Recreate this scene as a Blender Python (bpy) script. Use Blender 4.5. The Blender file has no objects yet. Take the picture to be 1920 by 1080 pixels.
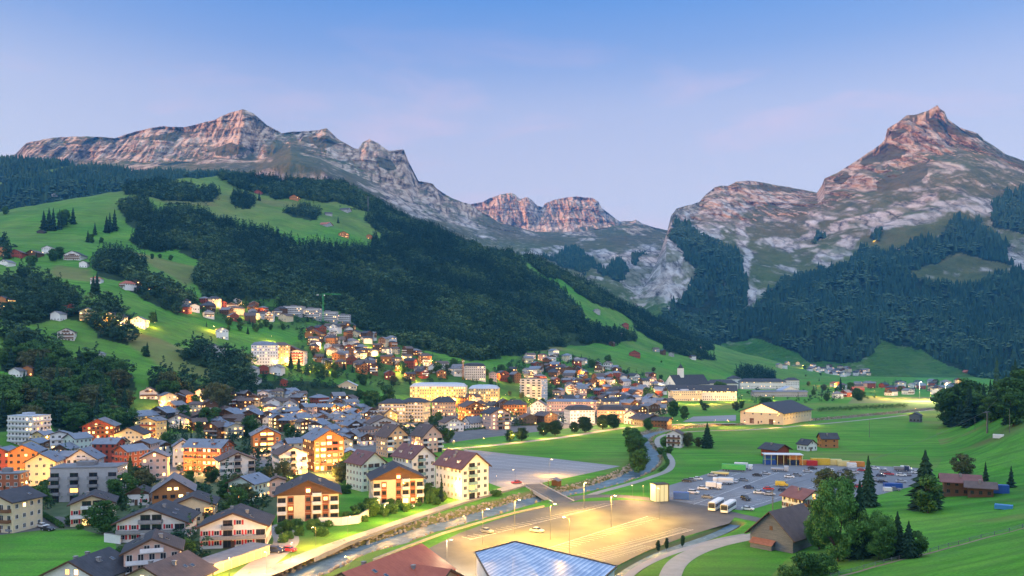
import bpy, math, random
import numpy as np
from mathutils import Vector, Matrix
random.seed(7); rng = np.random.default_rng(11)
R = math.radians
SC = bpy.context.scene
COL = SC.collection
F, CX, HY, CH = 1507.0, 960.0, 665.0, 56.0      # focal length, centre column, horizon row (photo pixels), eye height above the valley floor

# ---------------------------------------------------------------- helpers
def tag(o, label=None, cat=None, group=None, kind=None):
    if label: o['label'] = label
    if cat: o['category'] = cat
    if group: o['group'] = group
    if kind: o['kind'] = kind
    return o

def link(o, parent=None):
    COL.objects.link(o)
    if parent is not None: o.parent = parent
    return o

def empty(name, loc=(0, 0, 0), rz=0.0, label=None, cat=None, group=None):
    o = bpy.data.objects.new(name, None); COL.objects.link(o)
    o.location = loc; o.rotation_euler = (0, 0, rz); o.empty_display_size = 0.5
    return tag(o, label, cat, group)

def np_mesh(name, V, Fc, mats, smooth=False, mat_idx=None, attrs=None):
    """V (n,3); Fc list of int arrays (k,3)/(k,4)"""
    me = bpy.data.meshes.new(name)
    V = np.asarray(V, dtype=np.float32)
    me.vertices.add(len(V)); me.vertices.foreach_set('co', V.ravel())
    if not isinstance(Fc, (list, tuple)): Fc = [Fc]
    Fc = [np.asarray(f, dtype=np.int32) for f in Fc if len(f)]
    loops = np.concatenate([f.ravel() for f in Fc])
    sizes = np.concatenate([np.full(len(f), f.shape[1], dtype=np.int32) for f in Fc])
    starts = np.concatenate([[0], np.cumsum(sizes)[:-1]]).astype(np.int32)
    me.loops.add(len(loops)); me.loops.foreach_set('vertex_index', loops)
    me.polygons.add(len(sizes)); me.polygons.foreach_set('loop_start', starts)
    try: me.polygons.foreach_set('loop_total', sizes)
    except Exception: pass
    for m in (mats if isinstance(mats, (list, tuple)) else [mats]): me.materials.append(m)
    if mat_idx is not None: me.polygons.foreach_set('material_index', np.asarray(mat_idx, dtype=np.int32))
    me.polygons.foreach_set('use_smooth', np.full(len(sizes), bool(smooth)))
    if attrs:
        for k, a in attrs.items():
            at = me.attributes.new(k, 'FLOAT_COLOR', 'POINT')
            at.data.foreach_set('color', np.asarray(a, dtype=np.float32).ravel())
    me.update(calc_edges=True); me.validate()
    return me

class MB:
    """collects shapes for ONE mesh"""
    def __init__(s): s.v = []; s.f = []; s.m = []
    def add(s, verts, faces, mi=0):
        b = len(s.v); s.v += [tuple(v) for v in verts]
        s.f += [tuple(i + b for i in f) for f in faces]; s.m += [mi] * len(faces); return s
    def box(s, x0, x1, y0, y1, z0, z1, mi=0):
        v = [(x0,y0,z0),(x1,y0,z0),(x1,y1,z0),(x0,y1,z0),(x0,y0,z1),(x1,y0,z1),(x1,y1,z1),(x0,y1,z1)]
        return s.add(v, [(0,3,2,1),(4,5,6,7),(0,1,5,4),(1,2,6,5),(2,3,7,6),(3,0,4,7)], mi)
    def obox(s, p, q, w, h, mi=0):
        """bar from p to q with a w x h section"""
        p = Vector(p); q = Vector(q); d = (q - p).normalized()
        up = Vector((0,0,1)) if abs(d.z) < .95 else Vector((0,1,0))
        a = d.cross(up).normalized() * (w/2); b = a.cross(d).normalized() * (h/2)
        v = [p-a-b, p+a-b, p+a+b, p-a+b, q-a-b, q+a-b, q+a+b, q-a+b]
        return s.add(v, [(0,3,2,1),(4,5,6,7),(0,1,5,4),(1,2,6,5),(2,3,7,6),(3,0,4,7)], mi)
    def tube(s, p, q, r0, r1, n=8, mi=0):
        p = Vector(p); q = Vector(q); d = (q - p).normalized()
        up = Vector((0,0,1)) if abs(d.z) < .95 else Vector((1,0,0))
        a = d.cross(up).normalized(); b = d.cross(a)
        v = [p + (a*math.cos(t)+b*math.sin(t))*r0 for t in (2*math.pi*i/n for i in range(n))]
        v += [q + (a*math.cos(t)+b*math.sin(t))*r1 for t in (2*math.pi*i/n for i in range(n))]
        f = [(i, (i+1) % n, n+(i+1) % n, n+i) for i in range(n)] + [tuple(range(n))[::-1], tuple(range(n, 2*n))]
        return s.add(v, f, mi)
    def prism(s, poly, z0, z1, mi=0):
        n = len(poly)
        v = [(x, y, z0) for x, y in poly] + [(x, y, z1) for x, y in poly]
        return s.add(v, [tuple(range(n))[::-1], tuple(range(n, 2*n))] + [(i, (i+1) % n, n+(i+1) % n, n+i) for i in range(n)], mi)
    def yprism(s, poly, y0, y1, mi=0):
        """poly in (x,z), extruded along y"""
        n = len(poly)
        v = [(x, y0, z) for x, z in poly] + [(x, y1, z) for x, z in poly]
        return s.add(v, [tuple(range(n)), tuple(range(n, 2*n))[::-1]] + [(i, n+i, n+(i+1) % n, (i+1) % n) for i in range(n)], mi)
    def mesh(s, name, mats, smooth=False):
        me = bpy.data.meshes.new(name); me.from_pydata(s.v, [], s.f)
        for m in (mats if isinstance(mats, (list, tuple)) else [mats]): me.materials.append(m)
        if any(s.m): me.polygons.foreach_set('material_index', s.m)
        if smooth: me.polygons.foreach_set('use_smooth', [True]*len(s.f))
        me.update(); return me
    def build(s, name, mats, parent=None, smooth=False):
        return link(bpy.data.objects.new(name, s.mesh(name, mats, smooth)), parent)

def hsh(ix, iy, seed):
    h = (ix.astype(np.int64) * 374761393 + iy.astype(np.int64) * 668265263 + seed * 1442695041) & 0xffffffff
    h = ((h ^ (h >> 13)) * 1274126177) & 0xffffffff
    h = ((h ^ (h >> 16)) * 2246822519) & 0xffffffff
    return ((h ^ (h >> 15)) & 0xffff) / 65535.0
def vn(x, y, seed=0):
    x = np.asarray(x, float); y = np.asarray(y, float)
    ix = np.floor(x); iy = np.floor(y); fx = x-ix; fy = y-iy
    fx = fx*fx*fx*(fx*(fx*6-15)+10); fy = fy*fy*fy*(fy*(fy*6-15)+10)
    a = hsh(ix, iy, seed); b = hsh(ix+1, iy, seed); c = hsh(ix, iy+1, seed); d = hsh(ix+1, iy+1, seed)
    return (a+(b-a)*fx)*(1-fy) + (c+(d-c)*fx)*fy
def fbm(x, y, oct=5, seed=0, gain=.5, ridged=False):
    s = 0; a = 1; t = 0
    for o in range(oct):
        n = vn(x*2**o + 17.3*o, y*2**o - 9.1*o, seed+o)
        if ridged: n = 1-np.abs(2*n-1)
        s = s + a*n; t += a; a *= gain
    return s/t          # 0..1
def sstep(a, b, x):
    t = np.clip((x-a)/(b-a), 0, 1); return t*t*(3-2*t)
def in_poly(px, py, poly):
    inside = np.zeros(np.shape(px), bool); n = len(poly)
    for i in range(n):
        x0, y0 = poly[i]; x1, y1 = poly[(i+1) % n]
        if y0 == y1: continue
        c = ((y0 > py) != (y1 > py)) & (px < (x1-x0)*(py-y0)/(y1-y0)+x0)
        inside ^= c
    return inside
def seg_dist(x, y, pts):
    """distance of points to a polyline"""
    best = np.full(np.shape(x), 1e9)
    for (x0, y0), (x1, y1) in zip(pts[:-1], pts[1:]):
        dx, dy = x1-x0, y1-y0
        t = np.clip(((x-x0)*dx+(y-y0)*dy)/(dx*dx+dy*dy+1e-9), 0, 1)
        best = np.minimum(best, np.hypot(x-x0-t*dx, y-y0-t*dy))
    return best
def smooth_line(pts, k=6):
    """Catmull-Rom through the points"""
    p = [pts[0]]+list(pts)+[pts[-1]]; out = []
    for i in range(1, len(p)-2):
        for j in range(k):
            t = j/k; a, b, c, d = [np.array(q, float) for q in p[i-1:i+3]]
            out.append(tuple(.5*((2*b)+(c-a)*t+(2*a-5*b+4*c-d)*t*t+(3*b-a-3*c+d)*t**3)))
    out.append(tuple(pts[-1])); return out
def flo(px, py, z=0.0):
    """the point of the level valley floor seen at a photo pixel"""
    D = F*(CH-z)/(py-HY); return ((px-CX)/F*D, D)

# ---------------------------------------------------------------- materials
def mat(name):
    m = bpy.data.materials.new(name); m.use_nodes = True
    nt = m.node_tree; b = nt.nodes['Principled BSDF']
    return m, nt, b
def N(nt, typ, **kw):
    n = nt.nodes.new(typ)
    for k, v in kw.items():
        if k in ('inputs',):
            for i, val in v.items(): n.inputs[i].default_value = val
        else: setattr(n, k, v)
    return n
def L(nt, a, b): nt.links.new(a, b)
def rgba(c): return (c[0], c[1], c[2], 1.0)
def ramp(nt, fac, stops, interp='LINEAR'):
    r = N(nt, 'ShaderNodeValToRGB'); e = r.color_ramp.elements; r.color_ramp.interpolation = interp
    while len(e) > 1: e.remove(e[0])
    e[0].position = stops[0][0]; e[0].color = rgba(stops[0][1]) if hasattr(stops[0][1], '__len__') else (stops[0][1],)*3+(1,)
    for p, c in stops[1:]:
        x = e.new(p); x.color = rgba(c) if hasattr(c, '__len__') else (c,)*3+(1,)
    if fac is not None: L(nt, fac, r.inputs[0])
    return r
def noise(nt, scale, detail=4, rough=.55, vec=None, dist=0):
    n = N(nt, 'ShaderNodeTexNoise', inputs={'Scale': scale, 'Detail': detail, 'Roughness': rough, 'Distortion': dist})
    if vec is not None: L(nt, vec, n.inputs['Vector'])
    return n
def mix(nt, fac, a, b, mode='MIX'):
    n = N(nt, 'ShaderNodeMix', data_type='RGBA', blend_type=mode)
    for sock, val in ((n.inputs[0], fac), (n.inputs[6], a), (n.inputs[7], b)):
        if hasattr(val, 'is_linked'): L(nt, val, sock)
        elif hasattr(val, '__len__'): sock.default_value = rgba(val)
        else: sock.default_value = val
    return n.outputs[2]
def mth(nt, op, a, b=None, clamp=False):
    n = N(nt, 'ShaderNodeMath', operation=op, use_clamp=clamp)
    for i, v in ((0, a), (1, b)):
        if v is None: continue
        if hasattr(v, 'is_linked'): L(nt, v, n.inputs[i])
        else: n.inputs[i].default_value = v
    return n.outputs[0]
def mapr(nt, v, a, b, c=0., d=1.):
    n = N(nt, 'ShaderNodeMapRange', inputs={1: a, 2: b, 3: c, 4: d}); L(nt, v, n.inputs[0]); return n.outputs[0]
def bump(nt, b, h, strength=.3, dist=.1):
    n = N(nt, 'ShaderNodeBump', inputs={'Strength': strength, 'Distance': dist}); L(nt, h, n.inputs['Height']); L(nt, n.outputs[0], b.inputs['Normal'])

def m_var(name, c0, c1, scale=1.0, rough=.8, bmp=.2, spec=.3, stretch=None, detail=5, bdist=.05):
    """two-tone noisy surface in object metres"""
    m, nt, b = mat(name); tc = N(nt, 'ShaderNodeTexCoord'); v = tc.outputs['Object']
    if stretch:
        mp = N(nt, 'ShaderNodeMapping'); mp.inputs['Scale'].default_value = stretch; L(nt, v, mp.inputs[0]); v = mp.outputs[0]
    n = noise(nt, scale, detail, .6, v); n2 = noise(nt, scale*.13, 3, .5, v)
    f = mth(nt, 'ADD', mth(nt, 'MULTIPLY', n.outputs[0], .6), mth(nt, 'MULTIPLY', n2.outputs[0], .4))
    r = ramp(nt, f, [(.33, c0), (.67, c1)]); L(nt, r.outputs[0], b.inputs['Base Color'])
    b.inputs['Roughness'].default_value = rough; b.inputs['Specular IOR Level'].default_value = spec
    if bmp: bump(nt, b, n.outputs[0], bmp, bdist)
    return m
def m_emit(name, col, strength, base=(.1, .1, .1)):
    m, nt, b = mat(name); b.inputs['Base Color'].default_value = rgba(base)
    oi = N(nt, 'ShaderNodeObjectInfo')
    s = mapr(nt, oi.outputs['Random'], 0, 1, strength*.55, strength*1.3)
    b.inputs['Emission Color'].default_value = rgba(col); L(nt, s, b.inputs['Emission Strength'])
    m.cycles.emission_sampling = 'NONE'
    return m

# ---------------------------------------------------------------- camera, sky, sun
cam = bpy.data.cameras.new('camera'); co = bpy.data.objects.new('camera', cam); COL.objects.link(co)
co.location = (0, 0, CH); co.rotation_euler = (R(90), 0, 0)
cam.sensor_width = 36; cam.lens = 36*F/1920; cam.shift_y = (HY-540)/1920; cam.clip_start = .5; cam.clip_end = 60000
SC.camera = co
SC.render.resolution_x, SC.render.resolution_y = 1024, 576
SUN_EL, SUN_AZ = R(4.2), (-.84, -.54)
w = bpy.data.worlds.new('World'); SC.world = w; w.use_nodes = True
nt = w.node_tree; bg = nt.nodes['Background']
tc = N(nt, 'ShaderNodeTexCoord'); D_ = tc.outputs['Generated']
sp = N(nt, 'ShaderNodeSeparateXYZ'); L(nt, D_, sp.inputs[0])
sky = N(nt, 'ShaderNodeTexSky', sky_type='NISHITA', sun_disc=False, sun_elevation=SUN_EL, sun_rotation=math.atan2(SUN_AZ[0], SUN_AZ[1]), altitude=1000)
# dusk air over the valley: blue overhead, lavender towards the horizon
gr = ramp(nt, sp.outputs[2], [(0, (.50,.43,.47)), (.10, (.51,.43,.48)), (.18, (.47,.42,.49)), (.225, (.415,.385,.48)), (.29, (.33,.335,.475)), (.35, (.165,.235,.455)), (.41, (.07,.175,.45)), (.58, (.46,.66,1.02)), (1., (1.25,1.42,1.75))])
# paler towards the left of the valley
lf = mth(nt, 'MULTIPLY', mapr(nt, sp.outputs[0], -.28, -.62, 0, .62), mapr(nt, sp.outputs[2], .10, .37, 1, .12))
c1 = mix(nt, lf, gr.outputs[0], (.56,.57,.60))
# thin pink veil clouds
mp = N(nt, 'ShaderNodeMapping'); mp.inputs['Scale'].default_value = (2.2, 2.2, 8.5); L(nt, D_, mp.inputs[0])
cn = noise(nt, 1.9, 5, .55, mp.outputs[0], .4)
cf = mth(nt, 'MULTIPLY', mapr(nt, cn.outputs[0], .53, .72, 0, .5), mth(nt, 'MULTIPLY', mapr(nt, sp.outputs[2], .40, .26, 0, 1), mapr(nt, sp.outputs[2], .08, .16, 0, 1)))
c2 = mix(nt, cf, c1, (.60,.40,.47))
# brighter western sky behind the viewer, where the sun has just gone
gl = mth(nt, 'MULTIPLY', mapr(nt, sp.outputs[1], .05, -.9, 0, 1), mapr(nt, sp.outputs[2], .75, .0, 0, 1))
c3 = mix(nt, gl, c2, (2.0, 1.9, 1.9))
c4 = mix(nt, .04, c3, sky.outputs[0])
L(nt, c4, bg.inputs[0]); bg.inputs[1].default_value = 1.0
sl = bpy.data.lights.new('sun', 'SUN'); so = bpy.data.objects.new('sun', sl); COL.objects.link(so)
sl.energy = 5.0; sl.angle = R(2.2); sl.color = (1.0, .43, .19)
sd = Vector((SUN_AZ[0]*math.cos(SUN_EL), SUN_AZ[1]*math.cos(SUN_EL), math.sin(SUN_EL)))
so.rotation_euler = sd.to_track_quat('Z', 'Y').to_euler(); so.location = (0, 0, 900)
vs = SC.view_settings; vs.view_transform = 'Standard'; vs.look = 'None'; vs.exposure = 0.6; vs.gamma = 1.0
cy = SC.cycles
cy.use_denoising = True; cy.denoiser = 'OPENIMAGEDENOISE'; cy.max_bounces = 5; cy.diffuse_bounces = 2; cy.glossy_bounces = 2
cy.transmission_bounces = 2; cy.volume_bounces = 0; cy.sample_clamp_indirect = 4; cy.caustics_reflective = False; cy.caustics_refractive = False
try: cy.denoising_input_passes = 'RGB_ALBEDO_NORMAL'; cy.denoising_prefilter = 'ACCURATE'
except Exception: pass
# ---------------------------------------------------------------- terrain materials
def m_terrain(name, alpine):
    """cover attribute: R = bare rock, G = bright hay meadow, B = forest floor, A = brownish alp"""
    m, nt, b = mat(name); tc = N(nt, 'ShaderNodeTexCoord'); O = tc.outputs['Object']
    geo = N(nt, 'ShaderNodeNewGeometry'); sn = N(nt, 'ShaderNodeSeparateXYZ'); L(nt, geo.outputs['Normal'], sn.inputs[0])
    at = N(nt, 'ShaderNodeAttribute', attribute_name='cover'); sc_ = N(nt, 'ShaderNodeSeparateColor'); L(nt, at.outputs['Color'], sc_.inputs[0])
    # meadow
    n1 = noise(nt, .012, 6, .6, O); n2 = noise(nt, .16, 4, .6, O)
    ms = N(nt, 'ShaderNodeMapping'); ms.inputs['Scale'].default_value = (.016, .16, .16); ms.inputs['Rotation'].default_value = (0, 0, .25); L(nt, O, ms.inputs[0])
    n3 = noise(nt, 1.0, 3, .5, ms.outputs[0])
    g1 = ramp(nt, n1.outputs[0], [(.3, (.034,.148,.014)), (.5, (.056,.205,.019)), (.7, (.095,.232,.030))])
    g2 = ramp(nt, n3.outputs[0], [(.32, (.66,.72,.62)), (.5, (1.,1.,1.)), (.68, (1.30,1.18,1.15))])
    mead = mix(nt, 1., g1.outputs[0], g2.outputs[0], 'MULTIPLY')
    n4 = noise(nt, 1.3, 3, .7, O); g4 = ramp(nt, n4.outputs[0], [(.34, (.74,.78,.72)), (.66, (1.24,1.18,1.2))])
    mead = mix(nt, 1., mead, g4.outputs[0], 'MULTIPLY')
    mead = mix(nt, mapr(nt, n2.outputs[0], .42, .72, 0, .5), mead, (.060,.125,.035))
    alp = ramp(nt, n1.outputs[0], [(.3, (.085,.080,.034)), (.5, (.135,.115,.048)), (.7, (.19,.145,.066))])
    c = mix(nt, at.outputs['Alpha'], mead, alp.outputs[0])
    fo = ramp(nt, n2.outputs[0], [(.3, (.010,.026,.012)), (.7, (.026,.05,.018))])
    c = mix(nt, sc_.outputs[2], c, fo.outputs[0])
    if alpine:
        # limestone: warped strata, vertical streaks, gully shade darkened into the colour
        mr = N(nt, 'ShaderNodeMapping'); mr.inputs['Scale'].default_value = (.030, .006, .0075); L(nt, O, mr.inputs[0])
        ra = noise(nt, 1.0, 10, .74, mr.outputs[0], .25)
        vo = N(nt, 'ShaderNodeTexVoronoi', feature='DISTANCE_TO_EDGE', inputs={'Scale': 1.0, 'Randomness': 1.0})
        mv = N(nt, 'ShaderNodeMapping'); mv.inputs['Scale'].default_value = (.021, .005, .0075); L(nt, O, mv.inputs[0])
        wv_ = noise(nt, .02, 4, .6, O); va = N(nt, 'ShaderNodeVectorMath', operation='ADD'); L(nt, mv.outputs[0], va.inputs[0]); L(nt, wv_.outputs['Color'], va.inputs[1]); L(nt, va.outputs[0], vo.inputs['Vector'])
        class _R: pass
        r1 = _R(); r1.outputs = [mth(nt, 'ADD', mth(nt, 'MULTIPLY', ra.outputs[0], .86), mapr(nt, vo.outputs['Distance'], 0, .22, -.06, .155))]
        mt = N(nt, 'ShaderNodeMapping'); mt.inputs['Scale'].default_value = (.0012, .0012, .018); mt.inputs['Rotation'].default_value = (.05, -.10, 0); L(nt, O, mt.inputs[0])
        r2 = noise(nt, 1.0, 6, .62, mt.outputs[0], .6)
        rf = mth(nt, 'ADD', mth(nt, 'MULTIPLY', r1.outputs[0], .70), mth(nt, 'MULTIPLY', r2.outputs[0], .32))
        rk = ramp(nt, rf, [(.36, (.060,.043,.031)), (.425, (.28,.19,.122)), (.50, (.56,.39,.26)), (.61, (.78,.61,.45))])  # weathered ochre tops, made more golden: alpenglow put into the colour
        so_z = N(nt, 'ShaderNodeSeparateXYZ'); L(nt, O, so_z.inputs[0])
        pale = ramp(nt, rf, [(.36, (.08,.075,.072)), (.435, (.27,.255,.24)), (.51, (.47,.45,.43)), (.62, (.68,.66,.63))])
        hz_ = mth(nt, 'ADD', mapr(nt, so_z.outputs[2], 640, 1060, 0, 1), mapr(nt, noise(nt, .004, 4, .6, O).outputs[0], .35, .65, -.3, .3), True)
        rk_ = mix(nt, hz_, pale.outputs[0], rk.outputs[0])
        st = mapr(nt, sn.outputs[2], .80, .60, 0, 1)
        nb = noise(nt, .02, 6, .65, O)
        st = mth(nt, 'ADD', st, mapr(nt, nb.outputs[0], .3, .7, -.55, .55), True)
        st = mth(nt, 'MULTIPLY', st, mapr(nt, sc_.outputs[1], 0, .6, 1, 0))
        fac = mth(nt, 'MAXIMUM', mth(nt, 'MULTIPLY', st, mapr(nt, sc_.outputs[2], .2, .9, 1, .12)), sc_.outputs[0])
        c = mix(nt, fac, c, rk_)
        hb = mth(nt, 'ADD', r1.outputs[0], mth(nt, 'MULTIPLY', r2.outputs[0], .8))
        bm = N(nt, 'ShaderNodeBump', inputs={'Strength': 1.0, 'Distance': 55.}); L(nt, hb, bm.inputs['Height']); L(nt, bm.outputs[0], b.inputs['Normal'])
    L(nt, c, b.inputs['Base Color']); b.inputs['Roughness'].default_value = .95; b.inputs['Specular IOR Level'].default_value = .1
    return m
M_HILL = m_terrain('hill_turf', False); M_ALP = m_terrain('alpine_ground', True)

# ---------------------------------------------------------------- terrain sheets: profiles along the line of sight
LAYERS = []
class Layer: pass
def curve(line, u):
    """line: list of (u, py, D) or (u, 'z', D, z) -> D(u), z(u)"""
    us = [p[0] for p in line]
    D = np.interp(u, us, [p[2] for p in line])
    zs = [p[3] if p[1] == 'z' else CH+(HY-p[1])*p[2]/F for p in line]
    # interpolate the row, not z, so that outlines stay where they are drawn
    rows = np.interp(u, us, [HY-(z-CH)*F/p[2] for z, p in zip(zs, line)])
    return D, CH+(HY-rows)*D/F
def boxs(a, k, axis):
    if k < 1: return a
    ker = np.ones(2*k+1)/(2*k+1)
    pad = [(0, 0), (0, 0)]; pad[axis] = (k, k)
    ap = np.pad(a, pad, mode='edge')
    return np.apply_along_axis(lambda r: np.convolve(r, ker, 'valid'), axis, ap)
def layer(name, lines, counts, u0, u1, nu, smooth_v=0, relief=None, crest=-1, jag=0, zn=None, cover=None, mat_=None, label=None, smooth_u=0, solid=True):
    u = np.linspace(u0, u1, nu)
    C = [curve(l, u) for l in lines]
    Ds, Zs = [], []
    for k in range(len(C)-1):
        t = np.linspace(0, 1, counts[k], endpoint=(k == len(C)-2))[:, None]
        Ds.append(C[k][0]*(1-t)+C[k+1][0]*t); Zs.append(C[k][1]*(1-t)+C[k+1][1]*t)
    Dg = np.vstack(Ds); Zg = np.vstack(Zs)
    if smooth_v: Zg = boxs(Zg, smooth_v, 0); Zg = boxs(Zg, smooth_v//2, 0)
    if smooth_u: Zg = boxs(Zg, smooth_u, 1)
    ug = np.broadcast_to(u, Dg.shape)
    X = (ug-CX)/F*Dg
    if zn is not None: Zg = Zg+zn(X, Dg, Zg)
    ly = Layer(); ly.u = u; ly.name = name
    py = HY-(Zg-CH)*F/Dg
    rowpos = np.concatenate([k+np.linspace(0, 1, counts[k], endpoint=False) for k in range(len(C)-1)])[:, None]*np.ones_like(Dg)
    if relief is not None:                       # buttresses and gullies: shift along the sight line, the outline stays
        Zr = (Zg-CH)/Dg
        Dg = Dg+relief(X, Dg, Zg, rowpos, ug)
        Zg = CH+Zr*Dg; X = (ug-CX)/F*Dg
    if jag:
        j = (fbm(ug/26, ug*0+3.3, 4, 91)-.5)*jag*2*sstep(crest-1, crest, rowpos)*sstep(crest+.6, crest, rowpos)
        Zg = Zg-j*Dg/F
    py = HY-(Zg-CH)*F/Dg
    ly.X, ly.D, ly.Z, ly.py, ly.ug = X, Dg, Zg, py, ug
    cov = cover(ug, py, X, Dg, Zg, rowpos) if cover else np.zeros(Dg.shape+(4,))
    ly.cov = cov
    nv = Dg.shape[0]
    V = np.stack([X, Dg, Zg], -1).reshape(-1, 3)
    i = np.arange(nv*nu).reshape(nv, nu)
    q = np.stack([i[:-1, :-1], i[:-1, 1:], i[1:, 1:], i[1:, :-1]], -1).reshape(-1, 4)
    me = np_mesh(name, V, q, mat_, True, attrs={'cover': cov.reshape(-1, 4)})
    o = link(bpy.data.objects.new(name, me)); tag(o, label, None, None, 'structure'); ly.obj = o
    LAYERS.append(ly); return ly
def height(x, y):
    """ground level at a place (max of the sheets)"""
    u = CX+F*x/y; z = 0.0
    for ly in LAYERS:
        if ly.D.max() > 3300: continue
        if u < ly.u[0] or u > ly.u[-1]: continue
        k = (u-ly.u[0])/(ly.u[1]-ly.u[0]); a = int(min(k, len(ly.u)-2)); f = k-a
        d = ly.D[:, a]*(1-f)+ly.D[:, a+1]*f
        if y < d[0] or y > d[-1]: continue
        zz = ly.Z[:, a]*(1-f)+ly.Z[:, a+1]*f
        z = max(z, float(np.interp(y, d, zz)))
    return z
def hit(px, py):
    """where the sight line through a photo pixel meets the terrain"""
    best = 1e9 if py <= HY+1 else F*CH/(py-HY)
    for ly in LAYERS:
        if px < ly.u[0] or px > ly.u[-1]: continue
        k = (px-ly.u[0])/(ly.u[1]-ly.u[0]); a = int(min(k, len(ly.u)-2)); f = k-a
        d = ly.D[:, a]*(1-f)+ly.D[:, a+1]*f; r = ly.py[:, a]*(1-f)+ly.py[:, a+1]*f
        w_ = np.nonzero(r <= py)[0]
        if len(w_):
            j = w_[0]
            D = d[0] if j == 0 else d[j-1]+(d[j]-d[j-1])*np.clip((r[j-1]-py)/(r[j-1]-r[j]+1e-9), 0, 1)
            best = min(best, float(D))
    if best > 1e8: return None
    return ((px-CX)/F*best, best, CH+(HY-py)*best/F)

# wood outlines on the hills (photo pixels)
WOOD = [
 [(226,372),(262,366),(300,384),(345,380),(400,400),(440,422),(500,424),(560,446),(620,452),(690,448),(700,430),(684,400),(700,385),(745,390),(800,410),(860,436),(905,458),(960,468),(1000,497),(1040,520),(1075,550),(1100,590),(1128,612),(1120,634),(1060,640),(1000,645),(960,660),(880,668),(800,650),(730,640),(680,606),(630,572),(560,572),(500,562),(430,566),(385,552),(362,520),(372,500),(392,490),(352,474),(330,462),(300,466),(262,458),(240,440),(250,420),(232,396)],
 [(404,312),(440,296),(560,308),(650,322),(752,378),(720,396),(690,384),(640,372),(570,362),(520,362),(470,346),(420,330)],
 [(228,330),(262,318),(330,336),(396,346),(412,362),(350,366),(290,358),(236,356)],
 [(960,455),(1004,462),(1104,512),(1204,566),(1276,604),(1336,640),(1320,646),(1262,626),(1190,590),(1150,570),(1090,540),(1040,510),(990,484)],
 [(1100,604),(1150,606),(1190,624),(1160,634),(1110,632)],
 [(1150,560),(1200,590),(1280,626),(1300,650),(1250,640),(1200,612)],
 [(1240,630),(1300,640),(1345,665),(1300,662),(1250,648)],
 [(1382,688),(1430,684),(1450,702),(1420,712),(1385,708)],
 [(180,478),(215,466),(262,480),(275,500),(230,516),(186,506)],
 [(0,512),(40,500),(96,520),(128,540),(146,566),(196,580),(240,596),(160,600),(110,590),(60,600),(0,612)],
 [(196,560),(232,570),(232,592),(196,590)],
 [(0,622),(60,630),(100,640),(120,690),(100,716),(60,700),(0,690)],
 [(60,700),(130,680),(200,690),(250,690),(256,724),(200,740),(140,730),(70,740)],
 [(98,742),(140,728),(190,744),(236,760),(240,800),(170,812),(100,806)],
 [(0,730),(70,740),(100,770),(95,800),(40,800),(0,806)],
 [(150,596),(236,608),(240,640),(180,626)],
 [(332,650),(390,640),(420,664),(408,684),(356,676)],
 [(400,690),(440,650),(466,670),(470,740),(430,752),(398,728)],
 [(280,706),(340,700),(400,718),(420,742),(330,740),(270,730)],
 [(476,706),(560,704),(680,728),(640,742),(560,744),(480,732)],
 [(540,384),(566,376),(600,388),(590,398),(550,396)],
 [(432,356),(470,352),(476,376),(440,378)],
 [(300,352),(344,346),(352,362),(306,366)],
 [(0,455),(20,450),(20,470),(0,472)],
 [(230,504),(300,520),(372,556),(340,580),(300,566),(250,540)],
]
OPEN = [  # glades kept free of trees
 [(560,402),(640,392),(690,400),(712,438),(650,446),(600,432)],
 [(455,548),(520,545),(520,560),(455,560)],
]
def wood_mask(u, py, X, D):
    wu = u+(fbm(X/70, D/70, 5, 5, .6)-.5)*34; wp = py-np.interp(D, [500, 1000, 2200], [6, 10, 13])+(fbm(X/60, D/60, 5, 8, .6)-.5)*20
    m = np.zeros(u.shape, bool)
    for p in WOOD: m |= in_poly(wu, wp, p)
    for p in OPEN: m &= ~in_poly(wu, wp, p)
    return m
DRY = [[(470,372),(560,378),(600,392),(520,388)],[(230,352),(400,366),(420,388),(300,380)],[(980,636),(1050,640),(1070,658),(1000,660)],[(240,470),(370,500),(350,540),(290,500)],[(170,600),(300,640),(420,684),(400,716),(300,690),(240,650)],[(100,496),(180,505),(180,530),(110,520)]]
def hill_cover(u, py, X, D, Z, rp):
    c = np.zeros(u.shape+(4,))
    c[..., 2] = wood_mask(u, py, X, D)*1.0
    d = np.zeros(u.shape)
    wu = u+(fbm(X/90, D/90, 3, 15)-.5)*40
    for p in DRY: d = np.maximum(d, in_poly(wu, py, p)*.55)
    d = np.maximum(d, sstep(250, 420, Z)*.35)
    d += (fbm(X/120, D/120, 4, 33)-.5)*.6
    c[..., 3] = np.clip(boxs(d, 2, 1)+.16, 0, 1)
    for p in TOWNGROUND: c[..., 2] = np.maximum(c[..., 2], in_poly(wu, py, p)*sstep(.22, .55, fbm(X/16, D/16, 4, 88))*.48)
    return c
TOWNGROUND = [[(330,560),(520,560),(660,590),(720,630),(860,680),(900,700),(1000,660),(1070,664),(1160,690),(1250,710),(1250,760),(900,740),(560,740),(400,760),(300,760),(470,690),(560,690),(560,620),(440,610),(330,590)]]
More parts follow.
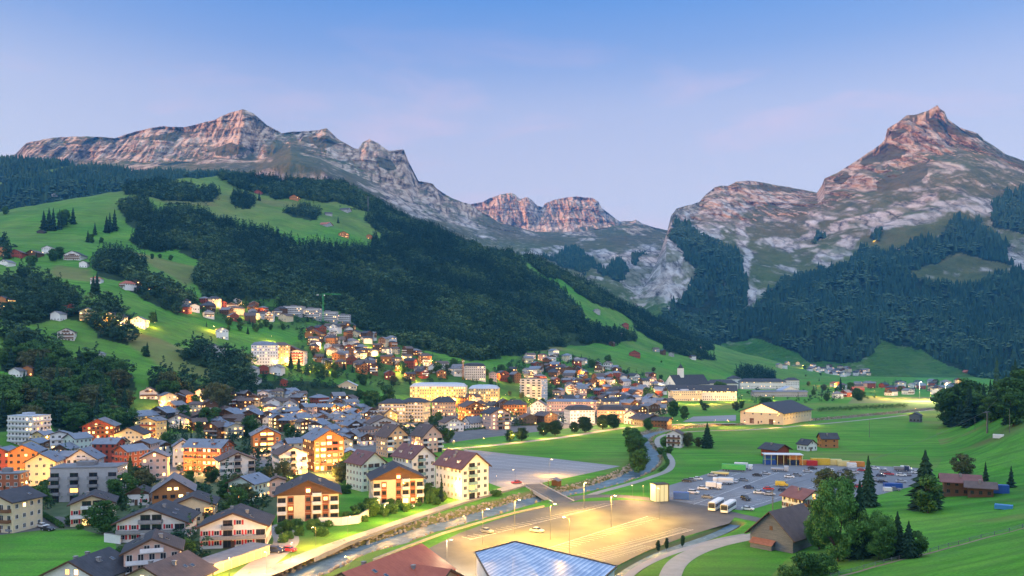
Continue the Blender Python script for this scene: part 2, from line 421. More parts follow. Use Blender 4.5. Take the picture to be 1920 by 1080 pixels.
A = layer('hill', [
  [(-900,'z',300,-4),(0,'z',440,-4),(300,'z',520,-4),(600,'z',600,-4),(900,'z',740,-4),(1200,'z',930,-4),(1300,'z',1080,-4),(1500,'z',1700,-4),(1650,'z',1900,-4)],
  [(-900,'z',340,0),(0,'z',480,0),(300,'z',565,0),(600,'z',650,0),(900,'z',810,0),(1200,'z',1010,0),(1300,'z',1170,0),(1500,'z',1800,0),(1650,'z',2100,-1)],
  [(-900,700,480),(0,700,620),(300,692,700),(600,702,800),(900,700,960),(1150,704,1150),(1300,704,1400),(1500,699,2000),(1650,705,2350)],
  [(-900,540,760),(0,560,850),(200,556,880),(400,582,1000),(600,594,1150),(900,630,1280),(1100,650,1480),(1300,662,1850),(1500,690,2250),(1650,700,2500)],
  [(-900,440,980),(0,482,1050),(300,476,1250),(600,505,1450),(900,548,1600),(1100,590,1750),(1200,622,1900),(1300,648,2150),(1500,684,2450),(1650,697,2650)],
  [(-900,420,1500),(-300,432,1700),(0,392,1600),(150,358,1650),(250,341,1720),(330,332,1900),(430,318,2100),(560,331,2150),(650,345,2150),(740,394,2100),(800,419,2050),(900,463,2050),(960,472,2050),(1000,484,2050),(1100,531,2050),(1200,586,2150),(1270,622,2250),(1330,646,2400),(1450,680,2800),(1650,695,3000)],
  [(-900,'z',2100,120),(0,'z',2100,180),(430,'z',2600,250),(740,'z',2600,250),(1000,'z',2500,150),(1200,'z',2600,80),(1330,'z',2800,40),(1650,'z',3250,-20)],
 ], [10, 60, 90, 90, 110, 50], -900, 1650, 820, smooth_v=9, smooth_u=5,
 zn=lambda X, D, Z: (fbm(X/210, D/210, 5, 3)-.5)*26*sstep(3, 90, Z)+(fbm(X/45, D/45, 3, 4)-.5)*4*sstep(1, 30, Z),
 cover=hill_cover, mat_=M_HILL)
def dark(u, py, X, D, Z, rp):
    c = np.zeros(u.shape+(4,)); n = fbm(X/160, D/160, 4, 44)
    c[..., 2] = (n > .34)*1.; c[..., 3] = .5; return c
C_ = layer('forested_hill', [
  [(-900,'z',2150,100),(480,'z',2250,150)],
  [(-900,330,2600),(-200,352,2600),(0,352,2600),(100,345,2600),(250,345,2650),(420,334,2700),(480,345,2700)],
  [(-900,250,3000),(-200,286,3000),(0,300,3000),(60,303,3000),(140,312,3000),(205,318,3000),(262,326,3000),(330,330,3000),(420,332,3000),(480,345,3000)],
  [(-900,'z',3250,500),(480,'z',3250,400)],
 ], [40, 60, 16], -900, 480, 420, smooth_v=4, smooth_u=4, zn=lambda X, D, Z: (fbm(X/150, D/150, 5, 13)-.5)*30, cover=dark, mat_=M_HILL)

def strata(X, Z, per, amp, seed):
    """ledges: a sawtooth of the height, bent by noise"""
    w_ = Z/per+X/per*.12+(fbm(X/500, Z/300, 4, seed)-.5)*2.2
    f = w_-np.floor(w_)
    return amp*(sstep(0, .25, f)-f)
def mount_relief(amp, lo, hi, seed):
    def r(X, D, Z, rp, u):
        a = sstep(lo-.25, lo+.25, rp)*sstep(hi+.02, hi-.10, rp)
        b = .22+.78*a
        bt = (fbm(X/420, Z/900, 3, seed, .55, True)-.5)*1.5+(fbm(X/120+Z/500, Z/420, 4, seed+9, .6, True)-.5)*.85+(fbm(X/30+Z/200, Z/60, 4, seed+19, .6, True)-.5)*.36
        return amp*(b*bt-a*strata(X, Z, 150, .20, seed+3)*sstep(.35, .65, fbm(X/260, Z/200, 3, seed+5))*1.6-a*strata(X, Z, 40, .07, seed+7)) * np.where(rp > hi+.02, .3, 1)
    return r
CREST_L = [(-900,300),(-300,310),(0,296),(28,289),(50,269),(100,258),(190,255),(215,259),(255,246),(300,237),(345,239),(400,226),(430,211),(455,203),(475,211),(500,235),(528,250),(545,246),(600,244),(612,241),(635,262),(660,276),(672,279),(680,266),(693,260),(710,270),(728,282),(740,281),(757,279),(765,300),(785,340),(800,342),(812,346),(817,353),(850,373),(880,384),(900,396),(940,418),(1000,434),(1060,436),(1130,428),(1190,418),(1250,431),(1330,440)]
def Dl(u): return float(np.interp(u, [-900,0,455,760,900,1250,1330], [4700,4700,4700,5000,5600,6000,6000]))
def Dfoot(u): return Dl(u)-float(np.interp(u, [-900,500,760,900,1330], [330,360,430,500,620]))
FOOT_L = [(-900,345),(0,330),(50,304),(120,306),(200,306),(300,304),(400,298),(480,300),(512,288),(545,276),(600,292),(660,322),(720,352),(760,372),(800,392),(850,412),(900,426),(960,440),(1060,450),(1160,444),(1250,446),(1330,450)]
ROCKS_L = [[(30,288),(190,255),(300,238),(455,204),(520,246),(500,300),(470,292),(430,300),(350,290),(200,306),(60,300)],[(540,246),(612,241),(660,276),(693,260),(757,279),(790,345),(900,400),(900,430),(850,420),(760,366),(700,330),(640,300),(560,268)],
  [(468,274),(490,272),(500,298),(466,300)],[(740,350),(790,365),(800,400),(760,392),(720,372)],
  [(1090,470),(1130,462),(1160,480),(1230,450),(1262,470),(1250,560),(1200,580),(1150,520),(1110,505)]]
GRASS_L = [[(500,262),(548,280),(600,300),(600,322),(520,315),(470,308),(440,302),(500,296)],[(640,318),(700,345),(740,372),(700,372),(650,345)],[(1020,440),(1120,434),(1230,430),(1240,440),(1120,470),(1050,480),(1000,470)]]
SCREE_L = [[(790,365),(830,385),(900,420),(930,450),(900,446),(840,412)],[(1120,476),(1160,470),(1150,484)]]
DARK_L = [[(1020,476),(1080,468),(1110,490),(1090,510),(1040,500)],[(1120,505),(1170,490),(1190,510),(1150,530)],[(1180,478),(1210,474),(1200,500)],[(1090,490),(1140,500),(1130,520)],[(300,300),(345,296),(352,306),(320,312)]]
LEDGES = [[(1742,210),(1772,226),(1802,242),(1838,250),(1850,262),(1800,252),(1770,248),(1748,238),(1736,222)],[(1608,304),(1640,284),(1664,272),(1702,282),(1690,294),(1650,304),(1620,312)],[(1684,226),(1704,214),(1738,208),(1730,218),(1700,226)],[(1662,250),(1690,240),(1700,246),(1672,262)],[(1560,340),(1590,326),(1600,332),(1570,350)],
 [(1640,342),(1700,318),(1740,300),(1736,330),(1700,350),(1650,362)],[(1380,343),(1440,346),(1500,354),(1480,362),(1400,352)],[(120,268),(190,258),(210,262),(150,272)],[(260,262),(320,248),(380,244),(330,262)],[(380,282),(440,270),(470,280),(420,292)],[(560,262),(610,256),(640,270),(600,280)],[(700,296),(730,300),(740,318),(712,312)]]
def mount_cover(rocks, grass, scree, woods, brown=.85):
    def f(u, py, X, D, Z, rp):
        c = np.zeros(u.shape+(4,))
        wu = u+(fbm(X/130, Z/130, 6, 51, .6)-.5)*52; wp = py+(fbm(X/110, Z/110, 6, 58, .6)-.5)*34
        rk = np.zeros(u.shape); n = fbm(X/60, Z/38, 4, 77)
        for p in rocks: rk = np.maximum(rk, in_poly(wu, wp, p)*1.)
        for p in scree: rk = np.maximum(rk, in_poly(wu, wp, p)*1.)
        spot = (fbm(X/150+Z/700, Z/90+X/800, 5, 177, .62) > .605)*(rp > 1.2)*(Z > 260)
        c[..., 0] = np.clip(boxs(boxs(rk*(.30+.70*(n > .44))+spot*.8*(1-rk), 1, 1), 1, 0), 0, 1)
        g = np.zeros(u.shape)
        for p in grass: g = np.maximum(g, in_poly(wu, wp, p)*1.)
        c[..., 1] = boxs(boxs(g, 2, 1), 2, 0)
        w_ = np.zeros(u.shape)
        for p in woods: w_ = np.maximum(w_, in_poly(wu, wp, p)*1.)
        c[..., 0] *= 1-w_; c[..., 2] = w_
        c[..., 3] = np.clip(brown*(.15+.65*sstep(140, 330, Z)+.25*sstep(250, 900, Z)+(fbm(X/240, Z/160, 4, 121)-.5)*.5), .05, 1)
        for p in LEDGES:
            k = in_poly(u+(fbm(X/60, Z/60, 4, 131)-.5)*22, py+(fbm(X/50, Z/50, 4, 138)-.5)*13, p); c[k, 0] = 0; c[k, 1] = 1; c[k, 3] = 1
        return c
    return f
us_ = sorted(set([p[0] for p in CREST_L]+[p[0] for p in FOOT_L]))
row = lambda tb, x: float(np.interp(x, [p[0] for p in tb], [p[1] for p in tb]))
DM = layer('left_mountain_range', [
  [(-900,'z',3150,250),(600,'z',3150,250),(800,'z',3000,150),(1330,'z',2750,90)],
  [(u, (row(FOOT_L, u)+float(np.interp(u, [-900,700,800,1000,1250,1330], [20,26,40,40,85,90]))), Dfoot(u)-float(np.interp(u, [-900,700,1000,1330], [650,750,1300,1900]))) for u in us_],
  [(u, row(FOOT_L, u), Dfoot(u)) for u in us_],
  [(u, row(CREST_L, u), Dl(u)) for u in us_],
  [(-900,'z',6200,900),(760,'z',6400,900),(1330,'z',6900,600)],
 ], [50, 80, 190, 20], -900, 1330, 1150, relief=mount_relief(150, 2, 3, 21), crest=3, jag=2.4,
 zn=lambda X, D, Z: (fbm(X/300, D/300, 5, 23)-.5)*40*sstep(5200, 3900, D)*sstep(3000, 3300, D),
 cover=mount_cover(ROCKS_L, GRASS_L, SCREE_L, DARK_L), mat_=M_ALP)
CREST_G = [(780,420),(860,400),(885,383),(905,379),(918,372),(938,364),(960,362),(966,366),(975,374),(988,369),(996,374),(1008,386),(1018,388),(1022,381),(1040,374),(1082,368),(1110,371),(1122,378),(1128,390),(1145,403),(1162,416),(1185,414),(1192,411),(1205,418),(1250,434),(1330,450)]
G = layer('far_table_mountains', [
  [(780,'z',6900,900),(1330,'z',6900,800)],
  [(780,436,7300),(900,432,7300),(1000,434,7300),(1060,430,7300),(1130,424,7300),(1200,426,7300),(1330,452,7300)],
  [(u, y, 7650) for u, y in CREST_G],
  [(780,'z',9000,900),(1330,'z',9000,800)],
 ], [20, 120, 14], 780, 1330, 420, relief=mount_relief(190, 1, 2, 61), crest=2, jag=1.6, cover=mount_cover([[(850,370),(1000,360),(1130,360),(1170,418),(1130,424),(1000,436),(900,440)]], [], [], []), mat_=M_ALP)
CREST_R = [(1200,'z',3600,250),(1236,480,3900),(1252,430,4100),(1258,404,4200),(1268,392,4300),(1290,384,4500),(1312,378,4700),(1322,366,4800),(1340,351,4900),(1352,347,4900),(1364,349,4950),(1380,341,4950),(1402,337,5000),(1440,343,5000),(1480,351,4950),(1515,358,4900),(1532,362,4800),(1540,350,4600),(1546,335,4520),(1572,322,4480),(1600,305,4450),(1622,290,4420),(1652,270,4400),(1659,262,4400),(1664,241,4390),(1684,229,4380),(1700,216,4370),(1720,214,4360),(1736,208,4350),(1746,203,4350),(1757,197,4350),(1762,204,4350),(1771,210,4350),(1776,223,4350),(1800,238,4350),(1834,250,4350),(1846,262,4350),(1870,277,4350),(1884,288,4350),(1920,301,4350),(2000,330,4350),(2200,360,4350),(2700,330,4300)]
ROCKS_R = [[(1258,400),(1340,350),(1402,337),(1520,360),(1530,376),(1480,388),(1440,376),(1380,400),(1330,392),(1300,410),(1280,420),(1262,440)],
 [(1535,372),(1550,330),(1660,268),(1664,240),(1757,197),(1775,222),(1850,255),(1850,282),(1800,268),(1740,282),(1690,310),(1640,330),(1580,352),(1545,376)],
 [(1440,470),(1520,432),(1600,408),(1700,376),(1760,366),(1750,374),(1680,400),(1600,424),(1530,456),(1480,478)],
 [(1500,402),(1600,388),(1640,384),(1600,400),(1520,418)],[(1520,486),(1580,450),(1640,430),(1700,400),(1690,412),(1620,452),(1540,498)],
 [(1380,420),(1410,424),(1402,460),(1420,480),(1410,520),(1420,540),(1412,575),(1396,570),(1398,520),(1388,480)],
 [(1255,440),(1290,440),(1285,480),(1300,520),(1284,560),(1240,575),(1190,575),(1180,560),(1230,500)],
 [(1300,405),(1360,392),(1400,402),(1420,420),(1380,440),(1330,430)],
 [(1770,628),(1830,596),(1860,604),(1850,618),(1800,634)],[(1870,600),(1940,575),(1940,600),(1880,614)],[(1885,640),(1930,630),(1930,650),(1895,652)],[(1735,622),(1760,626),(1740,632)],
 [(1880,470),(1905,440),(1930,450),(1930,520),(1900,520)],[(1735,340),(1752,310),(1760,314),(1748,350),(1742,372)],[(1280,580),(1320,582),(1310,592)]]
GRASS_R = [[(1610,460),(1640,430),(1700,400),(1750,378),(1800,380),(1830,420),(1790,412),(1760,440),(1700,450),(1650,470)],[(1702,505),(1740,494),(1800,488),(1880,496),(1890,508),(1860,520),(1780,528),(1720,518)],
 [(1622,690),(1630,664),(1652,646),(1700,656),(1760,680),(1840,700),(1840,712),(1620,708)],[(1340,655),(1420,648),(1510,650),(1510,674),(1400,676),(1340,672)],[(1420,470),(1470,440),(1500,450),(1460,500),(1440,510)],[(1560,430),(1600,420),(1570,440)]]
WOODS_R = [[(1258,440),(1276,408),(1296,416),(1310,440),(1340,452),(1390,470),(1400,540),(1396,580),(1430,560),(1440,540),(1500,520),(1560,500),(1610,470),(1650,474),(1700,456),(1770,440),(1790,408),(1830,412),(1850,440),(1888,460),(1900,500),(1890,500),(1800,484),(1740,490),(1698,508),(1740,524),(1800,532),(1860,526),(1940,510),(2700,480),(2700,720),(1840,712),(1760,676),(1700,650),(1650,640),(1625,664),(1615,684),(1520,684),(1500,660),(1420,640),(1330,652),(1280,640),(1230,610),(1270,560),(1296,520),(1280,480)],
 [(1850,390),(1880,370),(1940,360),(2700,380),(2700,480),(1940,440),(1890,430),(1860,420)],[(1520,452),(1540,440),(1550,452)],[(1640,440),(1664,438),(1660,450),(1645,452)]]
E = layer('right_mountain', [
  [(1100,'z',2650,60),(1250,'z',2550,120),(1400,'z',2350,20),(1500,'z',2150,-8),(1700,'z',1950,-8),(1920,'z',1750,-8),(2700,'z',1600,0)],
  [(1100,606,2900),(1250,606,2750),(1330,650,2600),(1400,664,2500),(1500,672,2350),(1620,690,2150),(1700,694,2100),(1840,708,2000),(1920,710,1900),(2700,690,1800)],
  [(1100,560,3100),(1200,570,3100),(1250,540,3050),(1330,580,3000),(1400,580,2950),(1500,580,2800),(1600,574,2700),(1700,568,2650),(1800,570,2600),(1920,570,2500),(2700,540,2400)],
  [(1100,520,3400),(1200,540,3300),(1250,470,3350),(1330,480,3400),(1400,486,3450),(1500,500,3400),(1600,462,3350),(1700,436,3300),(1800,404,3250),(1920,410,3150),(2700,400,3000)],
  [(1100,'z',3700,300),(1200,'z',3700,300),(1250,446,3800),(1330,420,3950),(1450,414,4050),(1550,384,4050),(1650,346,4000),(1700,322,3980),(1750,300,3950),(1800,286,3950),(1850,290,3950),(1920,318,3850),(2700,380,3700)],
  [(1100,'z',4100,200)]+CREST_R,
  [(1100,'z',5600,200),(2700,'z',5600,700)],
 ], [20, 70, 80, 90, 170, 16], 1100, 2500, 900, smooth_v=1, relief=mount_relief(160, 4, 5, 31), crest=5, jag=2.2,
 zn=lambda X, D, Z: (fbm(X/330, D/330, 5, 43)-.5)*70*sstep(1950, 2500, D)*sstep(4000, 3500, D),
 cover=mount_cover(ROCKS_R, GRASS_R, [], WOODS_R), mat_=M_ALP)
# near slope on the right
def near_cover(u, py, X, D, Z, rp):
    c = np.zeros(u.shape+(4,)); c[..., 3] = np.clip((fbm(X/30, D/30, 4, 71)-.58)*2.4, 0, .7); return c
NR = layer('meadow_slope', [
  [(700,'z',40,-2),(1300,'z',60,-2),(1560,'z',80,8),(1920,'z',80,18),(2900,'z',80,40)],
  [(700,'z',100,-2),(1250,'z',150,-2),(1450,'z',165,2),(1600,'z',168,6.5),(1920,'z',165,14.5),(2900,'z',165,44)],
  [(700,'z',150,-2),(1250,'z',200,-2),(1430,'z',205,-.5),(1500,'z',204,1.0),(1600,1071,195),(1750,1037,205),(1920,990,215),(2900,'z',215,40)],
  [(700,'z',200,-2),(1250,'z',250,-2),(1480,'z',252,-1),(1560,'z',255,.8),(1750,'z',262,2.6),(1920,'z',270,5.5),(2900,'z',280,32)],
  [(700,'z',300,-2),(1560,'z',320,-1.5),(1750,'z',330,.6),(1920,'z',335,4.5),(2900,'z',340,28)],
  [(700,'z',400,-2),(1560,'z',450,-2),(1780,'z',450,-.5),(1850,'z',450,7),(1920,'z',450,20),(2900,'z',470,110)],
  [(700,'z',550,-2),(1560,'z',600,-2),(1765,'z',570,-.5),(1800,'z',545,4),(1920,'z',560,30),(2900,'z',580,150)],
  [(700,'z',700,-3),(1560,'z',800,-3),(1765,'z',740,-2),(1920,'z',720,24),(2900,'z',720,120)],
  [(700,'z',900,-4),(2900,'z',980,-4)],
 ], [20, 24, 30, 30, 40, 50, 40, 20], 700, 2900, 560, smooth_v=5, smooth_u=9,
 zn=lambda X, D, Z: (fbm(X/28, D/28, 4, 83)-.5)*1.6*sstep(.5, 4, Z), cover=near_cover, mat_=M_HILL)
# unseen ridge behind the viewer, added and shaped to shade the valley
def shade_ridge():
    t = np.linspace(-5600, 5600, 200); s = np.linspace(-1, 1, 24)
    ax = np.array([-SUN_AZ[0], -SUN_AZ[1]]); pr = np.array([-ax[1], ax[0]])
    T, S = np.meshgrid(t, s)
    base = -6500+S*1500
    h = (1270+(fbm(T/900, T*0, 5, 12)-.5)*330)*(1-np.abs(S))**.8
    X = ax[0]*base+pr[0]*T; Y = ax[1]*base+pr[1]*T
    Z = h+(fbm(X/260, Y/260, 4, 14)-.5)*160*(1-np.abs(S))
    V = np.stack([X, Y, Z-12], -1).reshape(-1, 3); i = np.arange(V.shape[0]).reshape(T.shape)
    q = np.stack([i[:-1, :-1], i[:-1, 1:], i[1:, 1:], i[1:, :-1]], -1).reshape(-1, 4)
    cov = np.zeros((len(V), 4)); cov[:, 3] = .8
    o = link(bpy.data.objects.new('western_range', np_mesh('western_range', V, q, M_ALP, True, attrs={'cover': cov}))); tag(o, kind='structure')
shade_ridge()
# ---------------------------------------------------------------- valley floor, river, roads, lots
RIVER_PX = [(380,1165),(470,1112),(560,1083),(640,1046),(727,1020),(800,996),(893,970),(953,953),(1000,939),(1077,924),(1140,908),(1190,890),(1214,872),(1218,851),(1206,834),(1203,824),(1222,815),(1256,808),(1310,803),(1397,799),(1476,794),(1556,788),(1640,780),(1706,774),(1760,768)]
river_w = smooth_line([flo(x, y, -1.9) for x, y in RIVER_PX], 8)
STREAM_PX = [(1100,1120),(1160,1084),(1200,1058),(1250,1034),(1310,1014),(1352,998),(1378,984)]
stream_w = smooth_line([flo(x, y, -.8) for x, y in STREAM_PX], 6)
def ground():
    u = np.concatenate([np.linspace(-4200, -250, 60, endpoint=False), np.linspace(-250, 2150, 760), np.linspace(2160, 6000, 60)])
    D = np.concatenate([np.exp(np.linspace(math.log(60), math.log(180), 24, endpoint=False)), np.exp(np.linspace(math.log(180), math.log(1300), 430, endpoint=False)), np.exp(np.linspace(math.log(1300), math.log(9500), 40))])
    ug, Dg = np.meshgrid(u, D); X = (ug-CX)/F*Dg
    Z = np.zeros(X.shape)
    m = (Dg < 1300)
    d = np.full(X.shape, 1e9); d[m] = seg_dist(X[m], Dg[m], river_w)
    Z -= 2.9*sstep(9.0, 4.0, d+(fbm(X/6, Dg/6, 3, 6)-.5)*2)
    d2 = np.full(X.shape, 1e9); d2[m] = seg_dist(X[m], Dg[m], stream_w)
    Z -= 1.1*sstep(4.0, 1.6, d2)
    cov = np.zeros(X.shape+(4,))
    cov[..., 3] = np.clip((fbm(X/60, Dg/60, 4, 65)-.5)*1.6, 0, .5)
    cov[..., 0] = 0
    bank = np.maximum(sstep(10, 7, d), sstep(4.2, 2.5, d2)); cov[..., 3] = np.maximum(cov[..., 3], bank*.9)
    i = np.arange(X.size).reshape(X.shape)
    q = np.stack([i[:-1, :-1], i[:-1, 1:], i[1:, 1:], i[1:, :-1]], -1).reshape(-1, 4)
    o = link(bpy.data.objects.new('ground', np_mesh('ground', np.stack([X, Dg, Z], -1).reshape(-1, 3), q, M_HILL, True, attrs={'cover': cov.reshape(-1, 4)})))
    tag(o, kind='structure')
ground()
M_WATER, nt, b = mat('river_water'); tc = N(nt, 'ShaderNodeTexCoord')
n = noise(nt, .55, 4, .65, tc.outputs['Object'], .6); n2 = noise(nt, .16, 5, .7, tc.outputs['Object'], 1.2)
c = ramp(nt, n2.outputs[0], [(.40, (.06,.10,.13)), (.60, (.11,.17,.21)), (.72, (.26,.33,.38))]); L(nt, c.outputs[0], b.inputs['Base Color'])
b.inputs['Roughness'].default_value = .5; b.inputs['Specular IOR Level'].default_value = .10; bump(nt, b, n.outputs[0], .5, .25)
def road(name, pts_w, width, z, m, kind='structure', z1=None):
    V, Fq = [], []
    for i, (x, y) in enumerate(pts_w):
        a = np.array(pts_w[max(0, i-1)]); c = np.array(pts_w[min(len(pts_w)-1, i+1)]); d = c-a; d = d/(np.hypot(*d)+1e-9)
        w_ = width[i]/2 if hasattr(width, '__len__') else width/2
        V += [(x-d[1]*w_, y+d[0]*w_, z), (x+d[1]*w_, y-d[0]*w_, z)]
        if i: Fq.append((2*i-2, 2*i-1, 2*i+1, 2*i))
    return tag(MB().add(V, Fq).build(name, m), kind=kind)
o = road('river_water', river_w, 10.5, -1.9, M_WATER); o = road('stream_water', stream_w, 3.6, -.85, M_WATER)

M_ASPH = m_var('asphalt', (.042,.042,.046), (.112,.110,.110), .10, .75, .15, .35)
M_ASPH_D = m_var('dark_asphalt', (.10,.105,.118), (.19,.195,.21), .06, .8, .15, .3, (1,.35,1))
M_GRAVEL = m_var('gravel_lot', (.155,.157,.168), (.25,.25,.262), .05, .85, .15, .2, (.35,1,1))
M_LIGHTROAD = m_var('pale_road', (.20,.195,.185), (.28,.27,.25), .4, .8, .1, .2)
M_PAINT = m_var('road_paint', (.55,.55,.53), (.75,.74,.70), 2., .6, 0)
M_DIRT = m_var('bare_earth', (.13,.10,.06), (.24,.20,.13), .6, .95, .3)
def patch(name, px, z, m):
    P_ = [flo(x, y, z) for x, y in px]
    from mathutils.geometry import tessellate_polygon
    V = [(x, y, z) for x, y in P_]
    t = tessellate_polygon([[Vector(v) for v in V]])
    return tag(MB().add(V, [tuple(f) for f in t]).build(name, m), kind='structure')
def rpx(name, px, width, z, m, k=6): return road(name, smooth_line([flo(x, y, z) for x, y in px], k), width, z, m)
LOT1 = [(700,1130),(760,1062),(800,1030),(860,1000),(930,975),(1000,955),(1080,941),(1180,937),(1262,944),(1330,956),(1378,969),(1368,981),(1290,1004),(1210,1034),(1150,1064),(1080,1130)]
patch('parking_lot', LOT1, .03, M_ASPH)
LOT2 = [(1232,917),(1291,899),(1350,881),(1413,870),(1470,868),(1540,869),(1635,873),(1714,877),(1780,886),(1772,895),(1714,911),(1651,927),(1600,936),(1530,934),(1469,937),(1420,952),(1393,957),(1334,951),(1259,943),(1235,936)]
patch('parking_lot', LOT2, .03, M_ASPH_D)
LOT3 = [(868,842),(900,845),(960,852),(1040,860),(1100,867),(1163,874),(1110,886),(1062,896),(1010,906),(985,912),(940,914),(915,905),(890,870)]
patch('gravel_lot', LOT3, .035, M_GRAVEL)
rpx('road', [(380,1150),(460,1092),(520,1066),(590,1036),(660,1011),(727,988),(790,966),(850,946),(910,928),(965,912),(1010,904)], 6.0, .05, M_LIGHTROAD)
rpx('road', [(430,1110),(475,1070),(510,1042),(536,1018),(530,998),(505,985)], 7.5, .045, M_LIGHTROAD)
rpx('road', [(1040,945),(1090,932),(1150,930),(1200,934),(1262,942),(1330,954),(1390,968),(1440,978)], 6.5, .06, M_ASPH)
rpx('road', [(1440,978),(1452,988),(1436,998),(1400,1008),(1350,1019),(1305,1034),(1272,1054),(1256,1082),(1250,1130)], 5.5, .055, M_LIGHTROAD)
rpx('footpath', [(1140,1130),(1176,1082),(1210,1058),(1256,1038),(1310,1022),(1356,1010),(1400,1002)], 2.6, .04, M_GRAVEL)
rpx('footpath', [(1090,934),(1130,921),(1178,908),(1222,894),(1252,882),(1260,868),(1254,854),(1240,841),(1232,829),(1238,819),(1262,812),(1320,808),(1400,806),(1480,800),(1560,793),(1640,785),(1700,778)], 3.4, .04, M_LIGHTROAD)
rpx('road', [(640,868),(720,852),(800,843),(868,840),(960,831),(1060,819),(1130,808),(1190,800),(1240,797),(1300,795),(1380,794)], 6.0, .05, M_LIGHTROAD)
rpx('road', [(480,1040),(380,1075)], 4, .042, M_ASPH)
patch('forecourt', [(-60,1010),(-60,985),(40,975),(110,968),(150,976),(140,986),(60,996)], .03, M_ASPH)
M_TOWN = m_var('town_paving', (.075,.078,.085), (.15,.148,.145), .12, .85, .1)
rpx('road', [(40,930),(120,915),(200,908),(280,888),(360,880),(440,870),(520,862),(590,868),(640,868)], 7, .04, M_TOWN)
rpx('road', [(640,868),(690,835),(680,805),(640,790),(560,775),(470,765)], 7, .036, M_TOWN)
rpx('road', [(690,835),(760,800),(860,778),(960,768),(1080,760),(1180,752),(1250,748)], 8, .034, M_TOWN)
rpx('road', [(520,862),(490,825),(430,805),(360,792)], 6, .032, M_TOWN)
rpx('road', [(1000,765),(1060,795),(1130,808)], 6, .033, M_TOWN)
patch('town_square', [(560,840),(680,800),(860,775),(1050,757),(1240,748),(1240,775),(1190,790),(1090,800),(900,822),(830,832),(740,842),(640,862)], .015, M_TOWN)
patch('town_square', [(-60,905),(100,880),(260,862),(420,850),(560,842),(600,860),(520,872),(360,895),(260,905),(140,920),(-60,935)], .016, M_TOWN)
patch('lawn', [(833,832),(893,826),(1000,814),(1100,802),(1187,790),(1187,799),(1100,811),(960,829),(868,838)], .02, m_var('lawn_turf', (.032,.15,.016), (.062,.215,.026), .09, .95, .1))
patch('riding_ground', [(1280,791),(1380,789),(1380,778),(1300,781)], .04, M_GRAVEL)
M_FIELD = m_var('trodden_turf', (.055,.11,.03), (.10,.13,.05), .2, .95, .1)
patch('sports_field', [(1590,757),(1800,752),(1800,744),(1600,744)], .04, M_FIELD)
M_GARD = m_var('garden_ground', (.022,.055,.018), (.085,.115,.055), .16, .9, .2)
patch('garden_ground', [(-80,1000),(-80,850),(60,830),(300,800),(470,790),(600,815),(640,850),(640,905),(560,930),(520,960),(480,1020),(430,1060),(330,1100),(230,1090),(215,1010),(150,992)], .008, M_GARD)
patch('garden_ground', [(300,800),(460,775),(700,770),(1000,752),(1240,746),(1236,760),(1000,770),(700,800),(690,835),(640,850),(600,815),(470,790)], .008, M_GARD)
# bay markings
def bays(name, p, q, n, ln, off=0.0, z=.06):
    a = np.array(flo(*p, z)); c = np.array(flo(*q, z)); d = (c-a)/np.hypot(*(c-a)); nrm = np.array([-d[1], d[0]])
    mb = MB()
    def stripe(s, e, w_):
        t = (e-s)/np.hypot(*(e-s)); k = np.array([-t[1], t[0]])*w_/2
        mb.add([(*(s-k), z), (*(s+k), z), (*(e+k), z), (*(e-k), z)], [(0, 1, 2, 3)])
    stripe(a, c, .16)
    for i in range(n):
        s = a+(c-a)*(i+.5)/n; stripe(s+nrm*off, s+nrm*(off+ln), .13)
    return tag(mb.build(name, M_PAINT), kind='structure')
bays('bay_markings', (1014,1032), (1215,968), 26, -5); bays('bay_markings', (1060,1058), (1200,1020), 20, -5); bays('bay_markings', (1060,1058), (1300,993), 32, 5)
bays('bay_markings', (880,1012), (1150,945), 30, 4.5)
for p, q in (((1300,946),(1480,878)),((1330,950),(1560,872)),((1400,952),(1640,876)),((1262,932),(1400,882))): bays('bay_markings', p, q, 34, 4.8)
for k in range(9): bays('bay_markings', (905+k*3,850+k*6.3), (1150-k*17,877+k*3.2), 2, .1, 0, .062)
